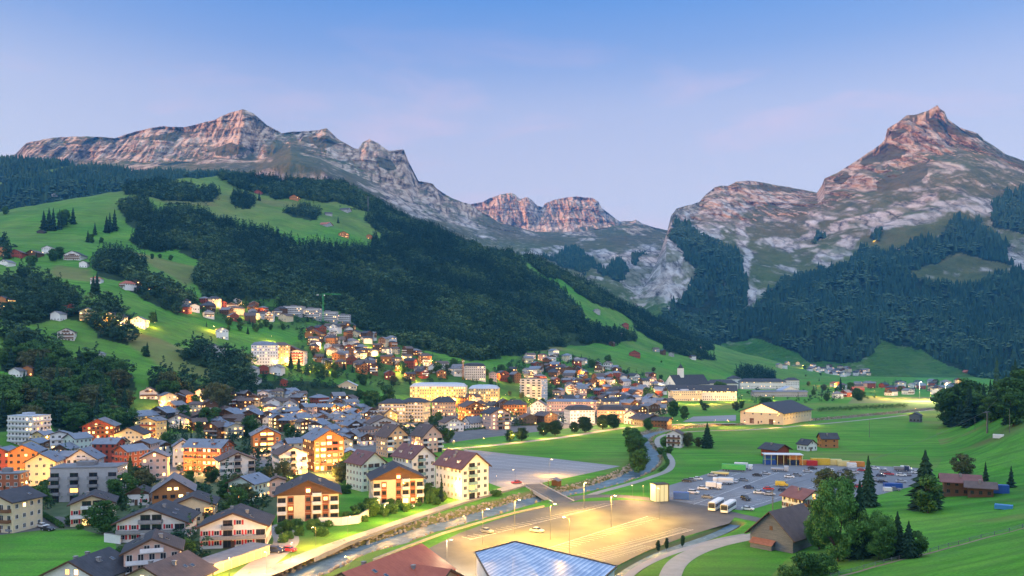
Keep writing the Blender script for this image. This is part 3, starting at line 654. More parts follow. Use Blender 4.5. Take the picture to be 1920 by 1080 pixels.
# boulders along the banks
M_ROCK = m_var('bank_boulder', (.15,.125,.095), (.34,.29,.22), .9, .9, .4)
def boulders():
    Vs, Fs = [], []; b = 0
    ico_v = np.array([(0,0,1),(.89,0,.45),(.28,.85,.45),(-.72,.53,.45),(-.72,-.53,.45),(.28,-.85,.45),(.72,.53,-.45),(-.28,.85,-.45),(-.89,0,-.45),(-.28,-.85,-.45),(.72,-.53,-.45),(0,0,-1)])
    ico_f = np.array([(0,1,2),(0,2,3),(0,3,4),(0,4,5),(0,5,1),(1,6,2),(2,7,3),(3,8,4),(4,9,5),(5,10,1),(1,10,6),(2,6,7),(3,7,8),(4,8,9),(5,9,10),(6,11,7),(7,11,8),(8,11,9),(9,11,10),(10,11,6)])
    pts = np.array(river_w); seg = np.hypot(*np.diff(pts, axis=0).T); cum = np.r_[0, np.cumsum(seg)]
    for s in np.arange(0, cum[-1], .33):
        x = np.interp(s, cum, pts[:, 0]); y = np.interp(s, cum, pts[:, 1]); j = min(np.searchsorted(cum, s, 'right')-1, len(pts)-2); d = (pts[j+1]-pts[j])/seg[j]
        left = rng.random() < .78
        t = rng.random(); off = (4.0+4.6*t) if left else (4.3+2.4*t)
        z = -2.3+(2.3*t if left else 2.0*t)
        px, py = x-d[1]*off*(1 if left else -1), y+d[0]*off*(1 if left else -1)
        if y > 900 and rng.random() < .5: continue
        r = rng.uniform(.28, .85)*(1.15-.3*t)
        v = ico_v*r*rng.uniform(.7, 1.25, 3)*rng.uniform(.78, 1.2, (12, 1)); a = rng.random()*6.3
        v = np.stack([v[:,0]*math.cos(a)-v[:,1]*math.sin(a)+px, v[:,0]*math.sin(a)+v[:,1]*math.cos(a)+py, v[:,2]*.8+z], -1)
        Vs.append(v); Fs.append(ico_f+b); b += 12
    o = link(bpy.data.objects.new('boulders', np_mesh('boulders', np.vstack(Vs), np.vstack(Fs), M_ROCK)))
    tag(o, 'pale boulders piled along the banks of the river', None, None, 'stuff')
boulders()
# ---------------------------------------------------------------- trees
def m_leaf(name, c0, c1, c2, sc=.6):
    m, nt, b = mat(name); tc = N(nt, 'ShaderNodeTexCoord'); oi = N(nt, 'ShaderNodeObjectInfo')
    at = N(nt, 'ShaderNodeAttribute', attribute_name='tint')
    n = noise(nt, sc, 4, .65, tc.outputs['Object'])
    f = mth(nt, 'ADD', mth(nt, 'MULTIPLY', n.outputs[0], .55), mth(nt, 'ADD', mth(nt, 'MULTIPLY', oi.outputs['Random'], .22), mth(nt, 'MULTIPLY', at.outputs['Fac'], .23)))
    r = ramp(nt, f, [(.25, c0), (.5, c1), (.75, c2)]); L(nt, r.outputs[0], b.inputs['Base Color'])
    b.inputs['Roughness'].default_value = .85; b.inputs['Specular IOR Level'].default_value = .15
    return m
M_CONIF = m_leaf('conifer_needles', (.010,.030,.016), (.020,.052,.024), (.038,.082,.030))
M_BROAD = m_leaf('broad_leaves', (.020,.058,.016), (.042,.105,.024), (.080,.160,.038))
M_OLIVE = m_leaf('olive_leaves', (.035,.050,.022), (.075,.095,.036), (.12,.12,.05))
M_BUSH = m_leaf('shrub_leaves', (.025,.07,.018), (.05,.125,.028), (.10,.18,.04), 1.2)
M_LUSH = m_leaf('lush_leaves', (.034,.095,.022), (.072,.18,.04), (.14,.28,.062), .9)
M_BARK = m_var('bark', (.045,.034,.026), (.10,.08,.06), 2., .95, .4)
M_FARW = m_leaf('far_wood_foliage', (.0075,.026,.020), (.020,.054,.032), (.055,.098,.042), .03)
M_WOODS = m_leaf('wood_foliage', (.008,.028,.021), (.030,.076,.040), (.125,.190,.062), .05)

def leafcloud(centres, radii, per, size, rg, squash=1.):
    """small leaf-sized quads spread through clump volumes"""
    Vs = []
    for c, r, k in zip(centres, radii, per):
        d = rg.normal(size=(k, 3)); d /= np.linalg.norm(d, axis=1, keepdims=True)
        rad = r*rg.random((k, 1))**.45
        p = np.array(c)+d*rad*np.array([1, 1, squash])
        nrm = d+rg.normal(size=(k, 3))*.55; nrm /= np.linalg.norm(nrm, axis=1, keepdims=True)
        t = np.cross(nrm, rg.normal(size=(k, 3))); t /= np.linalg.norm(t, axis=1, keepdims=True)+1e-9
        bt = np.cross(nrm, t); s = size*rg.uniform(.6, 1.35, (k, 1))
        Vs.append(np.stack([p-t*s, p-bt*s*.62, p+t*s, p+bt*s*.62], 1))
    V = np.concatenate(Vs).reshape(-1, 3); q = np.arange(len(V)).reshape(-1, 4)
    return V, q
def broad_proto(seed, w=.36, n=26, per=150, lsize=.030, h0=.24, m=None, flat=1., rc=(.08, .145)):
    """unit-height tree"""
    rg = np.random.default_rng(seed); cs, rs = [], []
    for i in range(n):
        a = rg.random()*6.283; zz = h0+(.92-h0)*rg.random(); prof = math.sin(math.pi*np.clip((zz-h0+.06)/(1.0-h0+.08), .05, 1))**.7
        rr = w*prof*rg.random()**.5
        cs.append((rr*math.cos(a), rr*math.sin(a), zz*flat+(1-flat)*.4)); rs.append(rg.uniform(*rc))
    V, q = leafcloud(cs, rs, [per]*n, lsize, rg, .8)
    tint = np.repeat(rg.random(n), per*4)
    cr = np_mesh('crown', V, q, m or M_BROAD, attrs={'tint': np.stack([tint]*3+[np.ones_like(tint)], -1)})
    mb = MB(); mb.tube((0,0,-.04), (0,0,h0+.16), .026, .016, 7)
    for c, r in list(zip(cs, rs))[:7]: mb.tube((0,0,h0*.8+.05*rg.random()), c, .012, .004, 5)
    return cr, mb.mesh('trunk', M_BARK)
def conifer_proto(seed, w=.20, layers=20, k=11, m=None, h0=.07):
    rg = np.random.default_rng(seed); V, Fq = [], []
    for l in range(layers):
        f = l/(layers-1); z = h0+(.965-h0)*f
        r = w*(1-f)**.82*(1+.25*math.sin(l*2.1+seed))*rg.uniform(.85, 1.12)+.008
        for j in range(k):
            a = 6.283*(j+.5*(l % 2))/k+rg.uniform(-.25, .25); rr = r*rg.uniform(.62, 1.12); dr = .045+.25*r*rg.uniform(.6, 1.3)
            c, s = math.cos(a), math.sin(a); wd = 6.283*rr/k*.62
            b = len(V)
            V += [(.012*c, .012*s, z+.035), (rr*.62*c-wd*.8*s, rr*.62*s+wd*.8*c, z-dr*.55-.01*rg.random()), (rr*c, rr*s, z-dr), (rr*.62*c+wd*.8*s, rr*.62*s-wd*.8*c, z-dr*.55-.01*rg.random()), (rr*.5*c, rr*.5*s, z-dr*.9-.012)]
            Fq += [(b, b+1, b+2), (b, b+2, b+3), (b+1, b+4, b+2), (b+2, b+4, b+3)]
    b = len(V); V += [(0,0,1.0), (.012,0,.93), (-.006,.01,.93), (-.006,-.01,.93)]; Fq += [(b,b+1,b+2),(b,b+2,b+3),(b,b+3,b+1)]
    cr = np_mesh('crown', np.array(V), np.array(Fq), m or M_CONIF)
    return cr, MB().tube((0,0,-.04), (0,0,.9), .016, .003, 6).mesh('trunk', M_BARK)
PROTO = {'con': [conifer_proto(i, w_) for i, w_ in ((1,.19),(2,.16),(3,.22),(4,.14))],
         'bro': [broad_proto(i, w_, 52, 120, .028, .12, None, 1., (.09, .17)) for i, w_ in ((11,.36),(12,.30),(13,.42),(14,.33))],
         'rnd': [broad_proto(i, .26, 60, 110, .028, .2, M_CONIF, 1., (.11, .19)) for i in (21,22)],
         'oli': [broad_proto(31, .42, 50, 110, .028, .14, M_OLIVE, 1., (.10,.18)), broad_proto(32, .36, 50, 110, .028, .14, M_OLIVE, 1., (.10,.18))],
         'big': [broad_proto(41, .40, 90, 260, .015, .10, M_LUSH), broad_proto(42, .34, 80, 260, .016, .08, M_LUSH)],
         'bco': [conifer_proto(51, .19, 34, 17), conifer_proto(52, .23, 34, 17)],
         'bus': [broad_proto(61, .52, 44, 100, .045, .02, M_BUSH, 1., (.14,.26)), broad_proto(62, .62, 44, 100, .045, .0, M_BUSH, 1., (.14,.26))]}
KIND = {'con': ('conifer_tree', 'dark green conifer', 'tree'), 'bco': ('conifer_tree', 'tall dark green conifer', 'tree'), 'bro': ('broadleaf_tree', 'bushy green broadleaf tree', 'tree'),
        'rnd': ('broadleaf_tree', 'round-crowned green tree', 'tree'), 'oli': ('broadleaf_tree', 'dull olive-green tree', 'tree'), 'big': ('broadleaf_tree', 'very large leafy green tree', 'tree'), 'bus': ('shrub', 'low green shrub', 'shrub')}
TREES = []
def tree_at(x, y, z, h, kind, label=None, group=None, wide=1.0, auto=None):
    nm, desc, cat = KIND[kind]; cr, tk = random.choice(PROTO[kind])
    r = empty(nm, (x, y, z), random.random()*6.28, label, cat, group)
    r.scale = (h*wide, h*wide, h)
    link(bpy.data.objects.new('crown', cr), r)
    if kind != 'bus' and (x*x+y*y < 900**2): link(bpy.data.objects.new('trunk', tk), r)
    TREES.append((r, desc, auto)); return r
def tree_px(px, py, hpx, kind, label=None, group=None, wide=1.0, auto=None):
    p = hit(px, py)
    if p is None: return
    return tree_at(p[0], p[1], p[2]-.2, hpx*p[1]/F, kind, label, group, wide, auto)
# --- trees that can be told apart
for i, (x, y, h) in enumerate([(956,828,19),(978,827,22),(1019,817,23),(1041,817,26),(1077,811,18),(1097,811,27),(1130,805,24),(1150,804,25)]):
    o_ = ['first', 'second', 'third', 'fourth', 'fifth', 'sixth', 'seventh', 'last']
    tree_px(x, y, h*1.15, 'rnd', 'round street tree along the lit road across the fields, %s from the left' % o_[i], 'street trees along the lit road', 1.5)
tree_px(1326,840,50,'bco','lone dark conifer beside the small white house near the river bend',None,1.25)
tree_px(1262,782,32,'bro','dark round tree in front of the low pavilion near the road end')
tree_px(1283,786,26,'bro','smaller dark tree right of the pavilion tree')
tree_px(1735,955,114,'bco','tall full dark conifer standing between the car park and the farm',None,1.4)
tree_px(1740,962,72,'bro','broadleaf tree at the foot of the tall conifer by the farm',None,1.0)
tree_px(1628,950,98,'bco','tall dark conifer rising behind the huge leafy tree',None,1.1)
tree_px(1552,930,52,'oli','grey-green tree left behind the huge leafy tree, at the car park edge',None,1.2)
tree_px(1590,915,34,'oli','smaller grey-green tree right of the grey-green car park tree')
tree_px(1572,1052,160,'big','huge leafy green tree beside the old barn, tallest broadleaf of the group',None,.72)
tree_px(1648,1048,92,'big','large leafy tree right of the huge one beside the barn',None,.85)
tree_px(1536,1030,84,'big','leafy tree pressed against the right end of the barn',None,.75)
tree_px(1612,1046,150,'bco','tall dark conifer standing inside the big tree group by the barn',None,.95)
tree_px(1704,1046,72,'bco','short dark conifer near the right end of the big tree group',None,1.3)
tree_px(1683,1042,86,'bco','dark pointed conifer rising from the hedge right of the huge tree',None,1.2)
tree_px(1716,1044,50,'bro','rightmost dark bush-like tree at the end of the tree group by the path',None,1.2)
tree_px(1660,1050,64,'bro','dark tree filling the gap left of the pointed conifer by the barn')
tree_px(1510,1080,44,'bus','dark shrub below the barn, nearest to the bottom edge',None,1.0)
tree_px(1545,1076,40,'bus','dark shrub in front of the huge tree, right of the bottom-edge shrub',None,1.0)
tree_px(1480,1092,34,'bus','dark shrub at the very bottom edge, left of the other shrubs',None,1.0)
tree_px(1806,894,44,'oli','broad dull olive tree behind the maroon-roofed farmhouse',None,1.15)
tree_px(1848,902,38,'con','slim conifer behind the farm, right of the olive tree')
tree_px(1896,914,42,'con','bushy conifer standing alone right of the farm',None,1.5)
tree_px(1866,778,18,'bro','small round tree on the slope near the cable pylon')
for x, y, h, k in [(244,905,50,'bco'),(278,912,40,'con'),(232,945,54,'bro'),(205,930,46,'bro'),(195,1000,60,'bro'),(170,985,38,'bro'),(440,968,54,'bro'),(420,935,34,'bro'),(395,905,30,'bro'),(828,940,46,'con'),(620,815,26,'oli'),(66,965,52,'bro'),(88,940,40,'bro'),(312,840,28,'bro'),(330,855,26,'bro'),(405,800,34,'bro'),(470,820,40,'bro'),(345,790,30,'bro'),(640,905,40,'oli'),(655,880,30,'bro'),(560,935,34,'bro'),(838,830,26,'bro'),(812,800,20,'bro'),(670,785,22,'bro'),(700,775,40,'bro'),(725,765,40,'bro'),(690,760,26,'bro'),(830,775,24,'oli'),(790,785,20,'bro'),(232,1075,48,'bro'),(345,1050,40,'bro'),(540,1000,26,'bro'),(700,968,34,'bro'),(760,920,22,'bro'),(805,925,20,'bro'),(130,985,20,'bro'),(300,1000,30,'bro'),(432,1010,30,'bro'),(1190,840,34,'bro'),(1195,868,46,'bro'),(1188,852,36,'bro'),(1198,884,40,'bro'),(1215,806,22,'bro'),(1228,798,18,'bro'),(1180,828,26,'bro'),(1255,850,14,'bro'),(1290,838,26,'oli'),(1310,838,18,'oli'),
   (10,402,14,'bro'),(82,430,34,'con'),(100,432,40,'con'),(112,430,36,'con'),(92,432,40,'con'),(120,425,30,'bro'),(137,420,30,'con'),(178,440,22,'con'),(200,436,30,'con'),(215,432,38,'con'),(206,434,34,'con'),(165,454,22,'con'),(172,456,16,'bro'),(190,455,10,'bro'),(184,363,12,'bro'),(190,362,10,'bro'),(152,356,8,'bro'),(276,668,26,'con'),(272,668,18,'bro'),(486,376,16,'con'),(436,376,10,'bro'),(634,418,12,'con'),(630,460,8,'bro'),(285,486,10,'bro'),(320,488,10,'bro'),(300,484,8,'bro'),(175,552,34,'con'),(182,552,40,'con'),(190,588,20,'con'),(306,532,8,'bro'),(196,622,18,'con'),(206,624,22,'con'),(232,626,18,'con'),(292,602,20,'con'),(286,604,18,'bro'),(404,770,50,'oli'),(418,768,46,'oli'),(386,800,34,'bro'),(20,470,14,'con'),(60,500,20,'bro'),(68,490,18,'con'),(100,490,22,'bro'),(112,486,22,'bro'),(1354,745,26,'bro'),(1346,745,28,'bro'),(1470,768,16,'bro'),(1595,738,20,'bro'),(1612,752,20,'bro'),(1607,750,22,'bro'),(1430,764,18,'bro'),(1440,762,16,'bro'),(1550,752,14,'bro'),(1576,732,24,'con'),(1240,680,4,'bro'),(1315,760,10,'bro'),(1390,766,14,'bro'),(1380,770,16,'oli'),(1322,770,14,'oli'),(545,690,28,'con'),(560,696,30,'con'),(600,708,24,'bro'),(610,680,26,'con'),(640,660,24,'con'),(690,690,22,'con'),(720,680,18,'bro'),(755,700,20,'bro'),(780,690,16,'con'),(820,700,20,'bro'),(850,690,18,'bro'),(900,708,18,'con'),(940,700,16,'bro'),(1020,712,16,'con'),(1080,716,22,'con'),(1110,690,16,'bro'),(1140,682,16,'bro'),(1090,680,16,'con'),(480,622,14,'bro'),(450,620,16,'bro'),(430,610,14,'bro'),(590,640,14,'bro'),(660,620,12,'bro')]:
    tree_px(x, y, h*1.08, k, auto=True, wide=1.08)
# wood on the near right slope, trunk by trunk
for k in range(46):
    x = random.uniform(1775, 1925); f = (x-1775)/150
    y = random.uniform(786, 802)-f*random.uniform(6, 46) if x < 1860 else random.uniform(738, 806)
    tree_px(x, y, random.uniform(46, 76), random.choice(['con','con','bro']), 'tall dark tree in the wood at the right edge above the meadow', 'trees of the right-edge wood', 1.15)
# far woods, one mass
def wood_mesh(ly, name, density, maskf, hmin, hmax, detail, label, nmax, broad=.3, dmin=0):
    X, D, Z = ly.X, ly.D, ly.Z
    ax = np.stack([X[:-1,1:]-X[:-1,:-1], D[:-1,1:]-D[:-1,:-1], Z[:-1,1:]-Z[:-1,:-1]], -1); bx = np.stack([X[1:,:-1]-X[:-1,:-1], D[1:,:-1]-D[:-1,:-1], Z[1:,:-1]-Z[:-1,:-1]], -1)
    area = np.abs(ax[...,0]*bx[...,1]-ax[...,1]*bx[...,0])
    run = np.minimum.accumulate(ly.py, 0); vis = ly.py <= run+30
    mk = maskf(ly)[:-1, :-1] & vis[:-1, :-1] & (ly.ug[:-1, :-1] > -160) & (ly.ug[:-1, :-1] < 2080) & (D[:-1, :-1] > dmin)
    w_ = (area*mk).ravel(); n = int(min(nmax, w_.sum()*density))
    cells = rng.choice(len(w_), n, p=w_/w_.sum()); r_, c_ = np.unravel_index(cells, area.shape)
    a, b2 = rng.random((2, n))
    def bi(A_): return A_[r_, c_]*(1-a)*(1-b2)+A_[r_, c_+1]*a*(1-b2)+A_[r_+1, c_]*(1-a)*b2+A_[r_+1, c_+1]*a*b2
    P = np.stack([bi(X), bi(D), bi(Z)], -1)
    patchy = fbm(P[:,0]/90, P[:,1]/90, 3, 66)
    isb = rng.random(n) < np.clip(broad+(patchy-.5)*2.2, 0.03, .95)
    h = rng.uniform(hmin, hmax, n)*np.where(isb, .72, 1)*(.75+.5*fbm(P[:,0]/40, P[:,1]/40, 2, 9)); rot = rng.random(n)*6.283
    Vs, Fs, T, base = [], [], [], 0
    for kind in (0, 1):
        idx = np.nonzero(isb == bool(kind))[0]
        variants = 5
        for v in range(variants):
            ii = idx[v::variants]
            if not len(ii): continue
            rg = np.random.default_rng(100+v+kind*10)
            if detail:
                V_, q_ = (conifer_arrays(300+v, 12, 5, 5, .042) if kind == 0 else broad_arrays(320+v, 13, 6, .085)); pv, pf = V_, q_
            elif kind == 0:
                pv, pf = [], []; L_ = 4 if detail else 2; ns = 7 if detail else 5
                for l in range(L_):
                    z0 = .06+.84*l/L_; z1 = min(1.0, z0+1.35/L_+.1); rr = .20*(1-.80*l/L_)
                    b_ = len(pv); pv.append((0, 0, z1 if l < L_-1 else 1.0))
                    for j in range(ns):
                        t = 6.283*(j+.4*l)/ns; q_ = rr*rg.uniform(.65, 1.3); pv.append((q_*math.cos(t), q_*math.sin(t), z0-rg.uniform(0, .06)))
                    pf += [(b_, b_+1+j, b_+1+(j+1) % ns) for j in range(ns)]
            else:
                pv, pf = [], []
                nb = 7 if detail else 3
                octa = [(0,0,1),(1,0,0),(0,1,0),(-1,0,0),(0,-1,0),(0,0,-.7)]; of = [(0,1,2),(0,2,3),(0,3,4),(0,4,1),(5,2,1),(5,3,2),(5,4,3),(5,1,4)]
                for j in range(nb):
                    t = 6.283*j/nb+rg.random(); rr = .24*(j > 0); cz = .80 if j == 0 else rg.uniform(.42, .72); s = rg.uniform(.17, .28)
                    b_ = len(pv); th = rg.random()*1.5
                    pv += [(rr*math.cos(t)+s*(x*math.cos(th)-y*math.sin(th))*rg.uniform(.8,1.25), rr*math.sin(t)+s*(x*math.sin(th)+y*math.cos(th))*rg.uniform(.8,1.25), cz+s*z*.8) for x, y, z in octa]
                    pf += [tuple(i+b_ for i in f) for f in of]
            pv = np.array(pv); pf = np.array(pf)
            c, s = np.cos(rot[ii])[:, None], np.sin(rot[ii])[:, None]; hh = h[ii][:, None]; ww = hh*rng.uniform(.85, 1.35, (len(ii), 1))*((1.15 if detail else 1.05) if kind == 0 else 1.25)
            x = P[ii, 0:1]+(pv[:,0]*c-pv[:,1]*s)*ww; y = P[ii, 1:2]+(pv[:,0]*s+pv[:,1]*c)*ww; z = P[ii, 2:3]-.5+pv[:,2]*hh
            Vs.append(np.stack([x, y, z], -1).reshape(-1, 3)); m_ = len(pv)
            Fs.append((pf[None]+(base+np.arange(len(ii))*m_)[:, None, None]).reshape(-1, pf.shape[1])); base += len(ii)*m_
            tt = np.clip(rng.random(len(ii))*.6+(.55 if kind else 0)+(patchy[ii]-.5)*.8, 0, 1.4); T.append(np.repeat(tt, m_))
    T = np.concatenate(T)
    o = link(bpy.data.objects.new(name, np_mesh(name, np.vstack(Vs), np.vstack(Fs), M_WOODS if detail else M_FARW, attrs={'tint': np.stack([T]*3+[np.ones_like(T)], -1)})))
    tag(o, label, 'wood', None, 'stuff'); return n
# the left wood: the nearest trunks one by one, the rest as one mass
def near_wood(n, n_single):
    ly = A; m = (ly.cov[..., 2] > .96) & (ly.D < 960) & (ly.ug > -60) & (ly.ug < 480) & wood_mask(ly.ug, ly.py, ly.X, ly.D)
    ii = np.argwhere(m); pts = []; tr = 0
    while len(pts) < n and tr < 60000:
        tr += 1; a, b_ = ii[rng.integers(len(ii))]; x, y = ly.X[a, b_]+random.uniform(-2, 2), ly.D[a, b_]+random.uniform(-2, 2)
        if any((x-p)**2+(y-q)**2 < 38 for p, q, z in pts): continue
        pts.append((x, y, float(ly.Z[a, b_])-.4))
    pts.sort(key=lambda t: t[1])
    Vs, Fq, T, base = [], [], [], 0
    cq = [conifer_arrays(70+i) for i in range(3)]; bq = [broad_arrays(80+i) for i in range(4)]
    for k_, (x, y, z) in enumerate(pts):
        con = rng.random() < .36; h = random.uniform(15, 25) if con else random.uniform(12, 20); wd = random.uniform(1.2, 1.5)
        if k_ < n_single:
            kk = 'con' if con else random.choice(['bro','bro','oli'])
            tree_at(x, y, z, h, kk, 'dark conifer growing in the wood on the lower left slope' if con else 'broadleaf tree growing in the wood on the lower left slope', 'trees of the lower left wood', wd)
        else:
            V, q = random.choice(cq if con else bq); a = random.random()*6.28
            P = np.stack([(V[:,0]*math.cos(a)-V[:,1]*math.sin(a))*h*wd+x, (V[:,0]*math.sin(a)+V[:,1]*math.cos(a))*h*wd+y, V[:,2]*h+z], -1)
            Vs.append(P); Fq.append(q+base); base += len(P); T.append(np.full(len(P), random.random()*.6+(0 if con else .5)))
    T = np.concatenate(T)
    o = link(bpy.data.objects.new('wood', np_mesh('wood', np.vstack(Vs), np.vstack(Fq), M_WOODS, attrs={'tint': np.stack([T]*3+[np.ones_like(T)], -1)})))
    tag(o, 'dense mixed wood on the lower left slope behind its front trees', 'wood', None, 'stuff')
    return len(pts)
def broad_arrays(seed, nc=26, per=26, size=.042):
    rg = np.random.default_rng(seed); cs, rs = [], []
    for i in range(nc):
        a = rg.random()*6.283; zz = .15+.78*rg.random(); rr = .36*math.sin(math.pi*min(1, max(.05, (zz-.06)/.96)))**.7*rg.random()**.5
        cs.append((rr*math.cos(a), rr*math.sin(a), zz)); rs.append(rg.uniform(.09, .16))
    return leafcloud(cs, rs, [per]*nc, size, rg, .8)
def conifer_arrays(seed, nl=16, ring=7, per_=9, size=.030):
    rg = np.random.default_rng(seed); cs, rs, per = [], [], []
    for l in range(nl):
        f = l/(nl-1); r = .19*(1-f)**.85+.01
        for j in range(max(1, int(ring*(1-f)))):
            a = rg.random()*6.283; cs.append((r*.75*math.cos(a), r*.75*math.sin(a), .08+.88*f)); rs.append(.03+.04*(1-f)); per.append(per_)
    return leafcloud(cs, rs, per, size, rg, .7)
nW = near_wood(330, 105)
nA = wood_mesh(A, 'hillside_forest', 1/36., lambda l: (l.cov[..., 2] > .5) & (fbm(l.X/38, l.D/38, 4, 197) > .30), 11, 23, True, 'dense mixed forest covering the slopes of the green hill', 30000, .36, 950)
nC = wood_mesh(C_, 'ridge_forest', 1/110., lambda l: l.cov[..., 2] > .3, 18, 30, False, 'blue-green conifer forest on the ridge behind the left meadows', 9000, .15)
def wE(l): return (l.cov[..., 2] > .5) & (fbm(l.X/70, l.Z/70, 3, 97) > .27)
nE = wood_mesh(E, 'mountain_forest', 1/150., wE, 20, 34, False, 'dark blue-green forest on the lower slopes of the right mountain', 32000, .28)
nD = wood_mesh(DM, 'valley_head_forest', 1/260., lambda l: (l.cov[..., 2] > .5) & (l.py > 420), 18, 30, False, 'patches of dark forest below the far saddle', 3000, .1)
print('near wood', nW, 'forest', nA, nC, nE, nD, 'trees', len(TREES))
# ---------------------------------------------------------------- building materials
def m_wall(name, c, sc=1.2, dirt=.82): return m_var(name, tuple(v*dirt for v in c), c, sc, .85, .12, .2)
def m_wood(name, c0, c1): return m_var(name, c0, c1, 3., .7, .35, .25, (1, 1, 9), 4, .03)
def m_roof(name, c0, c1, rough=.6):
    m, nt, b = mat(name); tc = N(nt, 'ShaderNodeTexCoord'); O = tc.outputs['Object']
    wv = N(nt, 'ShaderNodeTexWave', wave_type='BANDS', bands_direction='Z', inputs={'Scale': 1.6, 'Distortion': .6, 'Detail': 2}); L(nt, O, wv.inputs[0])
    n = noise(nt, .45, 5, .65, O); n2 = noise(nt, 6, 2, .5, O)
    f = mth(nt, 'ADD', mth(nt, 'MULTIPLY', n.outputs[0], .6), mth(nt, 'ADD', mth(nt, 'MULTIPLY', wv.outputs[0], .14), mth(nt, 'MULTIPLY', n2.outputs[0], .26)))
    r = ramp(nt, f, [(.32, c0), (.66, c1)]); L(nt, r.outputs[0], b.inputs['Base Color']); b.inputs['Roughness'].default_value = rough; b.inputs['Specular IOR Level'].default_value = .25
    bump(nt, b, wv.outputs[0], .25, .06); return m
W = {'white': m_wall('white_plaster', (.72,.71,.69)), 'cream': m_wall('cream_plaster', (.66,.56,.38)), 'pink': m_wall('pink_plaster', (.66,.44,.36)), 'peach': m_wall('peach_plaster', (.66,.42,.25)),
     'yellow': m_wall('yellow_plaster', (.68,.53,.24)), 'grey': m_wall('grey_concrete', (.36,.36,.37)), 'orange': m_wood('orange_timber', (.30,.115,.035), (.46,.195,.07)), 'red': m_wood('red_boards', (.22,.045,.028), (.33,.075,.045)),
     'brown': m_wood('brown_timber', (.075,.038,.02), (.15,.078,.042)), 'barn': m_wood('grey_weathered_boards', (.075,.085,.102), (.175,.19,.215)), 'mint': m_wall('pale_green_plaster', (.55,.66,.58)), 'brick': m_wood('rust_red_cladding', (.25,.075,.035), (.36,.12,.06)), 'dark': m_wood('dark_boards', (.035,.03,.028), (.08,.07,.06))}
RF = {'slate': m_roof('dark_slate_roof', (.014,.015,.020), (.046,.046,.056), .6), 'blue': m_roof('blue_grey_roof', (.085,.105,.145), (.165,.19,.235), .42), 'grey': m_roof('grey_roof', (.085,.088,.10), (.17,.17,.19), .5),
      'brown': m_roof('brown_tile_roof', (.055,.038,.034), (.115,.078,.068)), 'maroon': m_roof('maroon_tile_roof', (.095,.038,.036), (.175,.078,.070)), 'red': m_roof('red_tile_roof', (.24,.055,.032), (.36,.10,.055)), 'flat': m_roof('flat_gravel_roof', (.11,.115,.13), (.2,.205,.22), .8),
      'pale': m_roof('pale_metal_roof', (.30,.34,.40), (.44,.48,.54), .35)}
WN = {'white': 'white', 'cream': 'cream', 'pink': 'pink', 'peach': 'peach', 'yellow': 'yellow', 'grey': 'grey concrete', 'orange': 'orange timber', 'red': 'red timber', 'brown': 'brown timber', 'barn': 'grey weathered', 'mint': 'pale green', 'brick': 'rust-red', 'dark': 'dark timber'}
RN = {'slate': 'dark', 'blue': 'blue-grey', 'grey': 'grey', 'brown': 'brown', 'maroon': 'maroon', 'red': 'red', 'flat': 'flat', 'pale': 'pale'}
M_FRAME = m_var('window_frame', (.5,.5,.48), (.62,.61,.59), 3, .6, 0)
M_FRAMED = m_var('dark_window_frame', (.05,.035,.025), (.09,.06,.045), 3, .6, 0)
M_GLASS, nt, b = mat('window_glass'); b.inputs['Base Color'].default_value = (.018,.022,.03,1); b.inputs['Roughness'].default_value = .08; b.inputs['Specular IOR Level'].default_value = .7
M_LIT = m_emit('lit_window', (1., .60, .20), 3.6, (.3,.2,.1))
M_LITO = m_emit('lit_window_orange', (1., .42, .10), 3.0, (.3,.2,.1))
M_SHR = m_var('red_shutter', (.42,.022,.03), (.55,.04,.05), 2, .5, 0); M_SHG = m_var('teal_shutter', (.03,.10,.11), (.05,.16,.16), 2, .5, 0); M_SHB = m_var('brown_shutter', (.10,.05,.03), (.17,.085,.05), 2, .6, 0)
M_BALW = m_var('white_balcony', (.5,.5,.52), (.66,.66,.68), 1.5, .7, 0); M_BALD = m_wood('wood_balcony', (.11,.05,.025), (.2,.1,.05)); M_BALG = m_var('grey_balcony', (.16,.16,.17), (.26,.26,.27), 2, .7, 0); M_BALT = m_var('teal_balcony', (.16,.28,.29), (.25,.38,.38), 2, .5, 0); M_BALR = m_var('red_balcony', (.3,.06,.04), (.42,.1,.06), 2, .6, 0)
BAL = {'white': M_BALW, 'wood': M_BALD, 'grey': M_BALG, 'teal': M_BALT, 'red': M_BALR}
M_BARGE = m_wood('bargeboard_timber', (.05,.026,.016), (.11,.06,.035))
M_SKYL, nt, b = mat('skylight_glass'); b.inputs['Base Color'].default_value = (.05,.06,.08,1); b.inputs['Roughness'].default_value = .05; b.inputs['Metallic'].default_value = .7
M_CHIM = m_var('chimney_masonry', (.16,.15,.15), (.28,.27,.26), 3, .8, .2)
M_DOOR = m_wood('house_door', (.09,.045,.025), (.16,.085,.05))
_wc = {}
def win_mesh(w, h, lit, dark=False):
    k = (round(w, 1), round(h, 1), lit, dark)
    if k not in _wc:
        mb = MB(); t = .11; w, h = k[0], k[1]
        for x0, x1, z0, z1 in ((-w/2,-w/2+t,0,h),(w/2-t,w/2,0,h),(-w/2+t,w/2-t,0,t),(-w/2+t,w/2-t,h-t,h)): mb.box(x0, x1, -.06, .04, z0, z1, 0)
        if w > 1: mb.box(-.04, .04, -.05, .03, t, h-t, 0)
        mb.add([(-w/2+t,-.015,t),(w/2-t,-.015,t),(w/2-t,-.015,h-t),(-w/2+t,-.015,h-t)], [(0,1,2,3)], 1)
        mb.box(-w/2-.06, w/2+.06, -.14, .02, -.07, -.005, 0)
        _wc[k] = mb.mesh('window', [M_FRAMED if dark else M_FRAME, {0: M_GLASS, 1: M_LIT, 2: M_LITO}[lit]])
    return _wc[k]
_sc = {}
